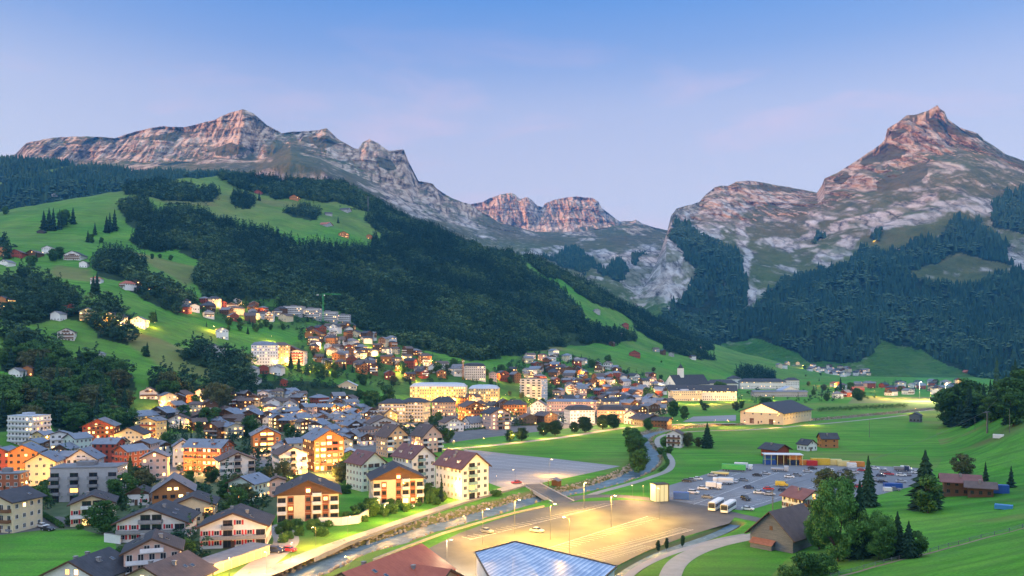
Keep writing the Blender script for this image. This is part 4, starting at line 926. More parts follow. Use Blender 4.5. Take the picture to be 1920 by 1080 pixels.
def shutter_mesh(h, m):
    k = (round(h, 1), m.name)
    if k not in _sc: _sc[k] = MB().box(-.27, .27, -.07, -.003, 0, k[0]).mesh('shutter', m)
    return _sc[k]
_cc = {}
def chim_mesh(h):
    k = round(h*2)/2
    if k not in _cc:
        mb = MB(); mb.box(-.42, .42, -.34, .34, -1.2, k); mb.box(-.52, .52, -.44, .44, k+.003, k+.16); _cc[k] = mb.mesh('chimney', M_CHIM)
    return _cc[k]
HOUSES = []
def face_cam(x, y, rz, side):
    """is the wall with local outward direction 'side' turned to the viewer"""
    n = Matrix.Rotation(rz, 2) @ Vector(side); return n.dot(Vector((-x, -y)).normalized()) > .12
def house(x, y, z, Wd, Ln, H, rz=0., roof='gable', pitch=24, wall='white', rf='slate', name='house', label=None, cat='house', group=None, lit=.2, shut=None, bal=None, balf=(), detail=2,
          over=1.0, wood_top=None, chim=1, win=(1.2,1.4), wgap=2.3, door=True, dorm=0, rise=None, litset=None, skirt=3.0, base=None, parts=None, front=None, sh=2.9, wood_from=None, fullbal=None):
    """gable front at local -y; H = height of the walls at the eaves"""
    wx, wy = Wd/2, Ln/2
    rise = rise if rise is not None else wx*math.tan(R(pitch))
    r = empty(name, (x, y, z), rz, label, cat, group)
    M = W[wall]
    mb = MB()
    if roof in ('gable', 'halfhip'):
        ym = [(-wx,-skirt),(wx,-skirt),(wx,H),(0,H+rise-.02),(-wx,H)]
        mb.yprism(ym, -wy, wy)
    else: mb.box(-wx, wx, -wy, wy, -skirt, H)
    wallo = mb.build('wall', M, r)
    if wood_top:
        t = MB(); zc = wood_from if wood_from else H-.4
        if roof == 'gable':
            t.yprism([(-wx+.02,zc),(wx-.02,zc),(wx-.02,H-.05),(0,H+rise-.15),(-wx+.02,H-.05)], -wy-.07, -wy-.006)
            t.build('gable_cladding', W[wood_top], r)
    m = RF[rf]; rb = MB(); th = .28
    og, oe = over, over*.9
    if roof == 'gable':
        sl = rise/wx; ze = H-sl*oe; wo = wx+oe
        for s in (-1, 1):
            a = [(s*wo, ze), (0, H+rise), (0, H+rise+th*1.05), (s*wo, ze+th)]
            if s > 0: a = a[::-1]
            rb.yprism([(p[0], p[1]+.01) for p in a], -wy-og, wy+og)
    elif roof == 'hip':
        wo, lo = wx+oe, wy+oe; rl = max(lo-wo*.75, 0.4); ze = H-.12; zt = ze+rise*(wo/wx)
        if wo <= lo: rp = [(0,-rl,zt),(0,rl,zt)]
        else: rl = max(wo-lo*.75, .4); rp = [(-rl,0,zt),(rl,0,zt)]
        v = [(-wo,-lo,ze),(wo,-lo,ze),(wo,lo,ze),(-wo,lo,ze)]; v2 = [(a, b_, c-.22) for a, b_, c in v]
        vv = v+rp+v2
        if wo <= lo: fs = [(0,1,4),(1,2,5,4),(2,3,5),(3,0,4,5)]
        else: fs = [(0,1,5,4),(1,2,5),(2,3,4,5),(3,0,4)]
        rb.add(vv, fs+[(6,9,8,7)]+[(i, 6+i, 6+(i+1) % 4, (i+1) % 4) for i in range(4)])
    elif roof == 'mansard':
        i1 = min(wx, wy)*.28; h1 = 3.0; o_ = .35
        v = [(-wx-o_,-wy-o_,H+.01),(wx+o_,-wy-o_,H+.01),(wx+o_,wy+o_,H+.01),(-wx-o_,wy+o_,H+.01),(-wx+i1,-wy+i1,H+h1),(wx-i1,-wy+i1,H+h1),(wx-i1,wy-i1,H+h1),(-wx+i1,wy-i1,H+h1)]
        rr = max(wx, wy)-min(wx, wy); k = H+h1+1.1
        v += [(-rr, 0, k), (rr, 0, k)] if wx > wy else [(0, -rr, k), (0, rr, k)]
        rb.add(v, [(0,3,2,1)]+[(i, (i+1) % 4, 4+(i+1) % 4, 4+i) for i in range(4)]+([(4,5,9,8),(5,6,9),(6,7,8,9),(7,4,8)] if wx > wy else [(4,5,8),(5,6,9,8),(6,7,9),(7,4,8,9)]))
        rise = 4
    else:
        rb.box(-wx-.25, wx+.25, -wy-.25, wy+.25, H+.003, H+.35); rb.box(-wx*.35, wx*.2, -wy*.3, wy*.4, H+.353, H+1.9)
    ro = rb.build('roof', m, r)
    if roof != 'flat':
        for c in range(chim):
            cx = (random.uniform(.15, .45) if c % 2 else -random.uniform(.15, .45))*wx; cyy = random.uniform(-.4, .45)*wy
            zt = H+rise*(1-abs(cx)/wx)
            ch = link(bpy.data.objects.new('chimney', chim_mesh(random.choice((.8, 1.2)))), ro); ch.location = (cx, cyy, zt+.1)
    if detail == 2 and roof == 'gable':
        sl = rise/wx; an = math.atan(sl)
        for s_ in (-1, 1):
            bb = MB(); a = [(s_*(wx+oe), H-sl*oe-.12), (0, H+rise-.12), (0, H+rise+.36), (s_*(wx+oe), H-sl*oe+.36)]
            if s_ > 0: a = a[::-1]
            bb.yprism(a, -wy-og-.09, -wy-og-.004); bb.build('bargeboard', M_BARGE, ro)
            if Wd > 11:
                for k in range(random.choice((1, 2, 2))):
                    fx = random.uniform(.3, .7); sk = MB(); sk.box(-.6, .6, -.5, .5, 0, .1); sk.box(-.5, .5, -.4, .4, .101, .13, 1)
                    so_ = sk.build('skylight', [M_CHIM, M_SKYL], ro); so_.location = (s_*wx*fx, random.uniform(-.7, .6)*wy, H+rise*(1-fx)+th*1.07/math.cos(an)*.98); so_.rotation_euler = (0, s_*an, 0)
    # windows by storeys on the walls turned to the viewer
    ns = max(1, int(round((H-.3)/sh))); st = H/ns if ns > 1 else H
    ww, wh = win
    sides = [((0,-1), Wd, 0., (0,-wy)), ((1,0), Ln, R(90), (wx,0)), ((-1,0), Ln, R(-90), (-wx,0)), ((0,1), Wd, R(180), (0,wy))]
    k_ = 0
    for si, (sd_, ln, az, off) in enumerate(sides):
        if not face_cam(x, y, rz, sd_): continue
        nw = max(1, int((ln-.8)/wgap))
        gable = roof == 'gable' and si in (0, 3)
        if si == 0 and front:
            nb = len(front); bw = Wd/nb; st_ = sh; nfl = int((H+(rise if roof == 'gable' else 0)-.6)/st_)+1
            for i, c in enumerate(front):
                xb = -wx+bw*(i+.5); top = H+(rise*(1-min(1, (abs(xb)+bw*.4)/wx)) if roof == 'gable' else 0)-.35
                for f in range(nfl):
                    zb = f*st_
                    if zb+2.35 > top: break
                    li = (1 if random.random() < .7 else 2) if random.random() < lit else 0
                    if c == 'B':
                        w_ = link(bpy.data.objects.new('balcony_door', win_mesh(min(bw*.86, 3.4), 2.2, li, True)), r); w_.location = (xb, -wy-.02, zb+.12)
                        if f > 0:
                            q_ = MB(); d = 1.6; e = bw*.52; q_.box(-e, e, -d, -.012, zb-.16, zb+.03); q_.box(-e, e, -d, -d+.09, zb+.032, zb+.95)
                            for e2 in (-1, 1): q_.box(e2*e-(.09 if e2 > 0 else 0), e2*e+(.09 if e2 < 0 else 0), -d+.092, -.012, zb+.032, zb+.95)
                            q_.build('balcony', BAL[bal or 'white'], r).location = (xb, -wy, 0)
                    elif c in 'PW':
                        if c == 'P': MB().box(-bw*.36, bw*.36, -.10, -.004, 0, st_-.12).build('timber_panel', W['brick'] if wall != 'orange' else W['brown'], r).location = (xb, -wy, zb+.06)
                        w_ = link(bpy.data.objects.new('window', win_mesh(min(1.5, bw*.6), 1.35, li, c == 'P')), r); w_.location = (xb, -wy-(.10 if c == 'P' else .02), zb+.9)
                        if shut and c == 'W':
                            for e2 in (-1, 1): s_ = link(bpy.data.objects.new('shutter', shutter_mesh(1.35, shut)), r); s_.location = (xb+e2*(min(1.5, bw*.6)/2+.34), -wy-.014, zb+.9)
                    elif c == 'F' and f == 0:
                        MB().box(-.22, .22, -1.5, -.004, -.5, top).build('wall_fin', M, r).location = (xb, -wy, 0)
            if fullbal:
                for f in range(1, int(round(H/sh))):
                    q_ = MB(); d = 1.7; e = wx*.97; zb = f*sh; q_.box(-e, e, -d, -.012, zb-.16, zb+.03); q_.box(-e, e, -d, -d+.09, zb+.032, zb+.98)
                    for e2 in (-1, -.33, .33, 1): q_.box(e2*e-.08, e2*e+.08, -d+.092, -.012, zb+.032, zb+.98)
                    q_.build('balcony', BAL[fullbal], r).location = (0, -wy, 0)
            continue
        for f in range(ns+(1 if gable and rise > 2.6 else 0)):
            if detail == 0 and f % 2 == 1: continue
            zz = f*st+.95 if f < ns else H+.35
            n_ = nw if f < ns else max(1, int(nw*.4))
            for j in range(n_):
                if detail < 2 and (f*7+j*3+si) % 3 == 1 and nw > 3: continue
                t = -ln/2+ln*(j+.5)/n_ if f < ns else (j-(n_-1)/2)*wgap
                q = random.random()
                li = 0
                if q < lit: li = 1 if random.random() < .7 else 2
                if litset is not None: li = litset.get((si, f, j), 0)
                isdoor = bal and si in balf and f > 0
                w2, h2 = (ww*1.15, min(2.1, wh+.7)) if isdoor else (ww, wh)
                z2 = zz-.85 if isdoor else zz
                if f < ns and z2+h2 > H-.2: z2 = H-.25-h2
                wo_ = link(bpy.data.objects.new('window', win_mesh(w2, h2, li, wall in ('orange', 'brown', 'red', 'barn', 'dark'))), r)
                ca, sa = math.cos(az), math.sin(az)
                cl = .075 if (wood_top and roof == 'gable' and si == 0 and z2+h2*.5 > (wood_from or H-.4)) else 0
                wo_.location = (off[0]+t*ca+sd_[0]*.02, off[1]+t*sa+sd_[1]*(.02+cl), z2); wo_.rotation_euler = (0, 0, az)
                if shut and detail == 2 and random.random() < .8 and f < ns:
                    so_ = link(bpy.data.objects.new('shutter', shutter_mesh(h2, shut)), r); dx = w2/2+.36
                    for k2, oo in enumerate((so_, so_.copy())):
                        if k2: link(oo, r)
                        e = dx if k2 else -dx
                        oo.location = (off[0]+(t+e)*ca+sd_[0]*.012, off[1]+(t+e)*sa+sd_[1]*.012, z2); oo.rotation_euler = (0, 0, az)
        if bal and si in balf:
            for f in range(1, ns+(1 if gable and rise > 2.8 else 0)):
                if detail == 0 and f % 2 == 0: continue
                full = ln*(.92 if f < ns else .42); zb = f*st-.12 if f < ns else H-.1
                bm_ = MB(); d = 1.35
                bm_.box(-full/2, full/2, -d, -.012, zb, zb+.16); bm_.box(-full/2, full/2, -d, -d+.07, zb+.162, zb+1.08)
                for e in (-1, 1): bm_.box(e*full/2-(.07 if e > 0 else 0), e*full/2+(.07 if e < 0 else 0), -d+.072, -.012, zb+.162, zb+1.08)
                bo = bm_.build('balcony', BAL[bal], r); bo.location = (off[0], off[1], 0); bo.rotation_euler = (0, 0, az)
    if door and detail and face_cam(x, y, rz, (0, -1)):
        do = MB().box(-.55, .55, -.09, -.004, 0, 2.15).build('door', M_DOOR, r); do.location = (random.uniform(-.35, .35)*wx, -wy, .02)
    if dorm and roof in ('gable', 'hip', 'mansard'):
        for sgn in (-1, 1):
            if not face_cam(x, y, rz, (sgn, 0)): continue
            for k in range(dorm):
                yy = -wy+Ln*(k+.5)/dorm; d_ = MB(); zb = H+rise*.22; xo = wx*.78
                d_.box(xo-2.2, xo, -.8, .8, zb-.3, zb+1.3)
                do = d_.build('dormer', M, r); do.location = (0, yy, 0); do.rotation_euler = (0, 0, 0 if sgn > 0 else math.pi)
                wq = link(bpy.data.objects.new('window', win_mesh(.9, .9, 1 if random.random() < lit else 0)), do); wq.location = (xo+.02, 0, zb+.05); wq.rotation_euler = (0, 0, R(90))
                tr = MB().box(xo-2.6, xo+.3, -1.05, 1.05, zb+1.303, zb+1.45).build('dormer_roof', m, do)
    HOUSES.append(dict(o=r, x=x, y=y, wall=wall, rf=rf, roof=roof, Wd=Wd, Ln=Ln, H=H, lit=lit, bal=bal, top=H+rise))
    return r
def H_px(px, py, wpx, hpx, rz=0, asp=1.0, pitch=24, roof='gable', **kw):
    """a house measured in the photo: middle column, lowest base row, overall width and height in pixels"""
    p = hit(px, py); D = p[1]; s = F/D; a = R(rz)
    Wm = wpx/s; Wd = Wm/(abs(math.cos(a))+asp*abs(math.sin(a))); Ln = Wd*asp
    tot = hpx/s
    dep = (abs(Wd*math.sin(a))+abs(Ln*math.cos(a)))/2
    # looking down on it, the ridge in the middle shows a little lower than its height alone would put it
    tot = tot*(1+dep/D)-dep*(CH-p[2])/D
    tot = max(tot, 3.2)
    rise = Wd/2*math.tan(R(pitch)) if roof != 'flat' else .3
    if roof == 'mansard': rise = 4
    H = max(tot-rise, 2.5)
    y = D+dep; x = (px-CX)/F*y
    over = kw.pop('over', min(1.3, Wd*.08))
    return house(x, y, p[2], Wd, Ln, H, a, roof, pitch, over=over, **kw)
# ---------------------------------------------------------------- houses read off the photo (column, base row, width, height in pixels)
APT = dict(cat='apartment house', name='apartment_house'); CHA = dict(cat='chalet', name='chalet')
# nearest houses, bottom left
H_px(578,980,132,86,14,.85,24,wall='cream',rf='slate',bal='white',balf=(0,),lit=.14,chim=2,wood_top='brown',front='BPNPBPB',label='cream terrace apartment house with white balconies, nearest to the river road bend',**APT)
H_px(742,948,112,78,16,.8,25,wall='cream',rf='slate',bal='white',balf=(0,),lit=.14,chim=1,wood_top='brown',front='BPNPBPB',label='cream terrace apartment house with white balconies in front of the maroon-roofed blocks',**APT)
H_px(866,938,104,92,40,1.35,38,wall='white',rf='maroon',bal='teal',balf=(0,),lit=.16,chim=3,dorm=2,front='WBWW',label='maroon-roofed white block with teal balconies beside the gravel lot',**APT)
H_px(776,918,84,84,40,1.3,38,wall='white',rf='maroon',bal='teal',balf=(0,),lit=.12,chim=2,dorm=2,front='WBWW',label='maroon-roofed white block behind the terrace house, middle of the three',**APT)
H_px(686,922,78,76,40,1.2,38,wall='mint',rf='maroon',bal='teal',balf=(0,),lit=.06,chim=2,front='WBBW',label='maroon-roofed pale green block, leftmost of the three maroon-roofed blocks',**APT)
H_px(735,858,62,62,38,1.0,42,wall='peach',rf='brown',bal='white',balf=(0,),lit=.22,front='BWWB',label='tall lit cream block with steep brown gable, left of the twin pair',**APT)
H_px(800,850,60,54,38,1.0,42,wall='pink',rf='brown',bal='white',balf=(0,),lit=.2,front='BWWB',label='tall lit pink block with steep brown gable, right of the twin pair',**APT)
H_px(606,884,86,80,32,1.2,30,wall='orange',rf='blue',bal='red',balf=(0,),lit=.55,front='WBBBW',label='big glowing orange timber chalet with blue-grey roof in the middle of the town',**CHA)
H_px(441,902,82,56,28,.9,24,wall='white',rf='brown',bal='grey',balf=(0,),lit=.05,shut=M_SHG,front='WWBNB',label='white block with brown roof and teal shutters, left one of two alike',**APT)
H_px(543,892,72,56,30,1.0,26,wall='white',rf='brown',bal='grey',balf=(0,),lit=.05,shut=M_SHG,front='WWBNB',label='white block with brown roof and teal shutters, right one beside the orange chalet',**APT)
H_px(326,958,94,66,20,1.1,34,wall='orange',rf='grey',lit=0,litset={(0,2,0):1,(0,2,1):1,(0,2,2):1,(0,1,3):1},win=(1.6,1.2),label='orange timber chalet with three glowing windows in a row',**CHA)
H_px(264,948,44,36,10,.9,28,wall='white',rf='slate',wood_top='brown',shut=M_SHR,lit=0,label='small white chalet with bright red shutters left of the orange timber chalet',**CHA)
H_px(366,984,88,58,14,.9,22,wall='cream',rf='slate',bal='wood',balf=(0,),lit=.45,front='WBWB',label='low dark-roofed chalet with glowing yellow windows below the orange timber chalet',**CHA)
H_px(296,1018,134,72,8,.7,22,wall='white',rf='slate',bal='grey',balf=(0,),shut=M_SHR,lit=.03,chim=2,front='WWBBWB',fullbal='grey',label='broad chalet with black roof and red shutters, left of two beside the garages',**CHA)
H_px(444,1030,132,76,10,.7,22,wall='white',rf='slate',bal='grey',balf=(0,),shut=M_SHR,lit=.05,chim=2,front='WWBWWB',fullbal='grey',label='broad chalet with black roof and red shutters, right of two above the garage row',**CHA)
H_px(288,1100,118,98,20,.8,26,wall='pink',rf='slate',bal='white',balf=(0,),lit=.02,chim=2,label='pink-walled house with black roof behind the purple-brown roof at the bottom',**APT)
H_px(312,1128,150,80,-14,.9,26,wall='cream',rf='brown',lit=.35,chim=2,label='house with purple-brown roof cut by the bottom edge',**CHA)
H_px(168,1120,136,80,-10,.8,26,wall='white',rf='slate',lit=.35,chim=3,label='black-roofed house at the bottom edge by the green meadow',**CHA)
H_px(176,988,92,64,22,.9,22,wall='cream',rf='slate',bal='white',balf=(0,),lit=.16,shut=M_SHR,front='WBBB',fullbal='white',label='cream house with grey roof and red door between meadow and grey flats',**APT)
H_px(18,1000,100,82,-14,.8,20,wall='cream',rf='slate',bal='wood',balf=(0,),lit=.2,label='cream house with wooden balconies cut by the left edge, above the parked cars',**APT)
H_px(168,942,126,70,8,.5,0,'flat',wall='grey',rf='flat',bal='grey',balf=(0,),lit=.14,win=(1.5,1.3),front='BNBNBNB',label='long grey flat-roofed apartment block near the left edge',**APT)
H_px(468,940,70,50,-18,.9,24,wall='mint',rf='blue',lit=.3,bal='wood',balf=(0,),label='pale green house with blue-grey roof and glowing porch below the white blocks',**CHA)
H_px(520,932,36,38,20,.8,20,wall='pink',rf='brown',lit=.05,label='small pink annex with brown roof next to the glowing-porch house',**CHA)
H_px(16,945,60,60,6,.6,0,'flat',wall='brick',rf='flat',lit=.05,label='rust-red flat-roofed building at the left edge',**APT)
# left town
H_px(55,838,68,60,-16,.7,0,'flat',wall='white',rf='pale',bal='white',balf=(0,1,2),lit=.12,label='white six-storey flat-roofed tower at the foot of the left wood',**APT)
H_px(82,842,36,34,-20,.8,24,wall='yellow',rf='blue',lit=.35,label='small glowing yellow house right of the white six-storey tower',**CHA)
H_px(114,854,38,46,20,.7,18,wall='white',rf='blue',bal='white',balf=(0,),lit=.15,label='narrow white balcony house behind the orange gable house',**APT)
H_px(146,856,44,44,-24,1.1,28,wall='mint',rf='blue',lit=.15,label='pale green house with blue-grey roof left of the red-gabled lit chalet',**APT)
H_px(190,832,64,48,14,.9,26,wall='red',rf='grey',bal='wood',balf=(0,),lit=.4,label='red-gabled chalet with glowing front under the wood',**CHA)
H_px(262,806,58,36,-30,1.3,24,wall='yellow',rf='blue',lit=.25,label='long blue-roofed house with glowing skylights above the yellow block',**APT)
H_px(288,828,42,46,-16,.8,18,wall='yellow',rf='grey',bal='red',balf=(0,),lit=.35,label='glowing yellow five-storey block with red balconies',**APT)
H_px(249,836,56,36,6,.8,26,wall='cream',rf='slate',lit=.2,label='cream house with dark roof left of the glowing yellow block',**CHA)
H_px(50,898,62,66,16,1.1,28,wall='orange',rf='blue',lit=.06,win=(1.2,1.2),label='orange gabled house with blue-grey roof at the far left',**APT)
H_px(10,898,40,60,4,1,22,wall='red',rf='blue',lit=.1,label='red house cut by the left edge next to the orange gable',**APT)
H_px(84,912,62,64,14,1.0,30,wall='cream',rf='blue',bal='red',balf=(2,),lit=.03,label='cream gabled house with blue-grey roof in front of the orange gable',**APT)
H_px(122,886,44,40,90,1.4,26,wall='brick',rf='blue',lit=.12,label='rust-red link building between cream and white gables',**APT)
H_px(160,892,62,52,12,1.0,34,wall='white',rf='blue',bal='white',balf=(0,),lit=.03,label='white gabled house with blue-grey roof behind the grey flats',**APT)
H_px(204,874,44,52,90,1.2,24,wall='red',rf='blue',lit=.1,label='dark red building with blue-grey roof above the white gable',**APT)
H_px(246,890,56,56,-28,1.1,26,wall='brick',rf='blue',bal='red',balf=(0,),lit=.08,label='rust-red balcony house with blue-grey roof behind the tall conifer',**APT)
H_px(292,898,56,54,18,1.0,26,wall='pink',rf='blue',lit=.1,label='pink gabled house with blue-grey roof right of the tall conifer',**APT)
H_px(342,876,46,52,24,1.1,34,wall='white',rf='blue',lit=.08,label='white steep-gabled end of the long rust-red building',**APT)
H_px(392,886,86,62,78,1.7,28,wall='brick',rf='blue',bal='red',balf=(2,),lit=.2,dorm=2,label='long rust-red apartment building with blue-grey roof above the lit road',**APT)
H_px(305,796,44,34,-10,.9,28,wall='dark',rf='blue',lit=.02,bal='grey',balf=(0,),label='dark timber chalet under the lit hillside lane',**CHA)
H_px(336,806,46,30,14,1,26,wall='white',rf='brown',lit=.4,label='white house with glowing right end beside the dark timber chalet',**CHA)
H_px(432,802,52,36,-8,.9,24,wall='brown',rf='blue',bal='wood',balf=(0,),lit=.15,label='brown balconied chalet with blue-grey roof, left of the pair',**CHA)
H_px(474,800,40,32,-6,.9,24,wall='brown',rf='blue',bal='wood',balf=(0,),lit=.15,label='brown chalet with blue-grey roof, right of the balconied pair',**CHA)
H_px(380,800,70,30,30,1.3,20,wall='dark',rf='brown',lit=.12,label='long low dark chalet with brown roof left of the brown chalet pair',**CHA)
H_px(498,848,68,48,22,1.1,28,wall='orange',rf='blue',bal='wood',balf=(0,),lit=.6,front='WBBW',label='glowing timber chalet with every storey lit, left of the big orange chalet',**CHA)
H_px(640,852,50,36,24,1.2,26,wall='cream',rf='blue',lit=.3,label='cream house with blue-grey roof right behind the big orange chalet',**CHA)
H_px(656,872,56,30,14,1,22,wall='yellow',rf='pale',lit=.3,label='low yellow-gabled building right of the big orange chalet',**CHA)
H_px(660,900,60,30,80,1.5,14,wall='white',rf='grey',bal='red',balf=(2,),lit=.1,label='low long white building behind the pale green maroon-roofed block',**APT)
# middle of the town
H_px(716,826,68,46,22,1.0,24,wall='white',rf='brown',bal='wood',balf=(0,),lit=.12,label='white house with wide brown roof above the twin blocks',**CHA)
H_px(886,805,42,24,-42,1.4,40,wall='white',rf='grey',lit=.1,label='small white steep-gabled house at the edge of the upper field',**CHA)
H_px(930,806,54,42,26,1.0,26,wall='pink',rf='slate',bal='grey',balf=(0,),lit=.35,front='WBB',label='pink house with dark roof and glowing balcony side at the upper field',**CHA)
H_px(846,810,48,28,24,1,26,wall='white',rf='brown',lit=.08,label='white house with brown roof left of the small white gable at the field',**CHA)
H_px(738,792,50,44,0,.8,16,'hip',wall='cream',rf='slate',bal='white',balf=(0,),lit=.16,label='cream hip-roofed block, left half of the pair below the long yellow hotel',**APT)
H_px(778,792,56,46,-14,.8,16,'hip',wall='cream',rf='slate',bal='white',balf=(0,),lit=.2,label='cream hip-roofed block, right half of the pair below the long yellow hotel',**APT)
H_px(732,798,28,32,12,1,40,wall='yellow',rf='brown',lit=.3,label='narrow steep-gabled yellow house before the cream hip-roofed pair',**CHA)
H_px(832,780,48,36,6,.8,22,'hip',wall='peach',rf='slate',lit=.25,label='peach hip-roofed house directly below the long yellow hotel',**APT)
H_px(884,790,52,38,24,1,26,wall='orange',rf='brown',bal='wood',balf=(0,),lit=.5,label='glowing orange balconied chalet below the right wing of the yellow hotel',**CHA)
H_px(860,766,44,28,80,1.4,24,wall='orange',rf='brown',lit=.2,label='orange timber house close under the yellow hotel',**CHA)
H_px(966,778,44,28,84,1.3,26,'hip',wall='orange',rf='slate',lit=.15,label='deep orange hip-roofed house left of the white gable below the striped tower',**APT)
H_px(1010,782,32,32,-8,1,32,wall='white',rf='grey',lit=.3,label='floodlit white gabled house below the striped tower',**CHA)
H_px(990,798,34,22,18,1,24,wall='dark',rf='brown',lit=.05,label='dark brown chalet left of two at the upper field edge',**CHA)
H_px(1024,798,42,26,30,1.2,24,wall='brown',rf='brown',lit=.04,label='dark brown chalet right of two at the upper field edge',**CHA)
H_px(1086,795,56,36,14,.8,20,'mansard',wall='white',rf='slate',lit=.2,label='white mansard-roofed hotel above the street trees',cat='hotel',name='hotel')
H_px(1146,793,56,34,-6,.7,20,'mansard',wall='peach',rf='slate',lit=.35,label='glowing peach mansard-roofed hotel above the street trees',cat='hotel',name='hotel')
H_px(1072,772,96,24,82,2.6,12,'hip',wall='pink',rf='blue',lit=.25,label='long pink hip-roofed row behind the white mansard hotel',**APT)
H_px(1182,795,28,26,-8,1.2,32,wall='white',rf='grey',lit=.1,label='small white gabled house right of the peach mansard hotel',**CHA)
H_px(823,757,106,40,88,2.9,10,'mansard',wall='yellow',rf='pale',lit=.45,win=(1.2,1.7),label='long floodlit yellow hotel with pale mansard roof, main wing',cat='hotel',name='grand_hotel')
H_px(908,761,58,40,86,1.6,10,'mansard',wall='yellow',rf='pale',lit=.4,win=(1.2,1.7),label='right wing of the floodlit yellow hotel with pale mansard roof',cat='hotel',name='grand_hotel')
H_px(1001,750,52,40,-26,.6,0,'flat',wall='white',rf='flat',bal='white',balf=(0,),front='BBBB',lit=.12,label='striped high-rise block with brown end wall above the town',cat='high-rise',name='tower_block')
H_px(889,714,44,34,12,.7,10,'mansard',wall='white',rf='slate',bal='white',balf=(0,),lit=.08,label='white gabled high block beside the orange crane',cat='high-rise',name='tower_block')
H_px(496,688,58,48,18,.8,20,'mansard',wall='white',rf='blue',lit=.3,label='white hillside hotel wing at the left of the floodlit cluster',cat='hotel',name='hotel')
H_px(527,684,34,42,8,.8,20,'hip',wall='yellow',rf='brown',lit=.5,label='floodlit yellow middle wing of the hillside hotel',cat='hotel',name='hotel')
H_px(545,680,26,32,0,1,26,wall='red',rf='brown',lit=.1,label='dark red timber wing right of the floodlit yellow hillside wing',cat='hotel',name='hotel')
H_px(560,684,26,28,0,1,12,wall='white',rf='brown',bal='red',balf=(0,),lit=.2,label='white balconied end of the floodlit hillside hotel',cat='hotel',name='hotel')
H_px(398,666,48,18,86,3,0,'flat',wall='white',rf='flat',lit=0,wgap=3.4,win=(1.8,1.8),label='long white building with dark window strips alone in the hillside wood',**APT)
for i, (x, y, w_, h_, l_) in enumerate([(552,592,38,18,'leftmost of the stepped grey flats below the forest'),(584,598,36,20,'second from left of the stepped grey flats below the forest'),(616,604,34,20,'third from left of the stepped grey flats below the forest'),(644,606,28,16,'rightmost of the stepped grey flats below the forest')]):
    H_px(x,y,w_,h_,-6+4*i,.6,0,'flat',wall='grey',rf='flat',bal='white',balf=(0,),lit=.15,detail=1,label=l_,**APT)
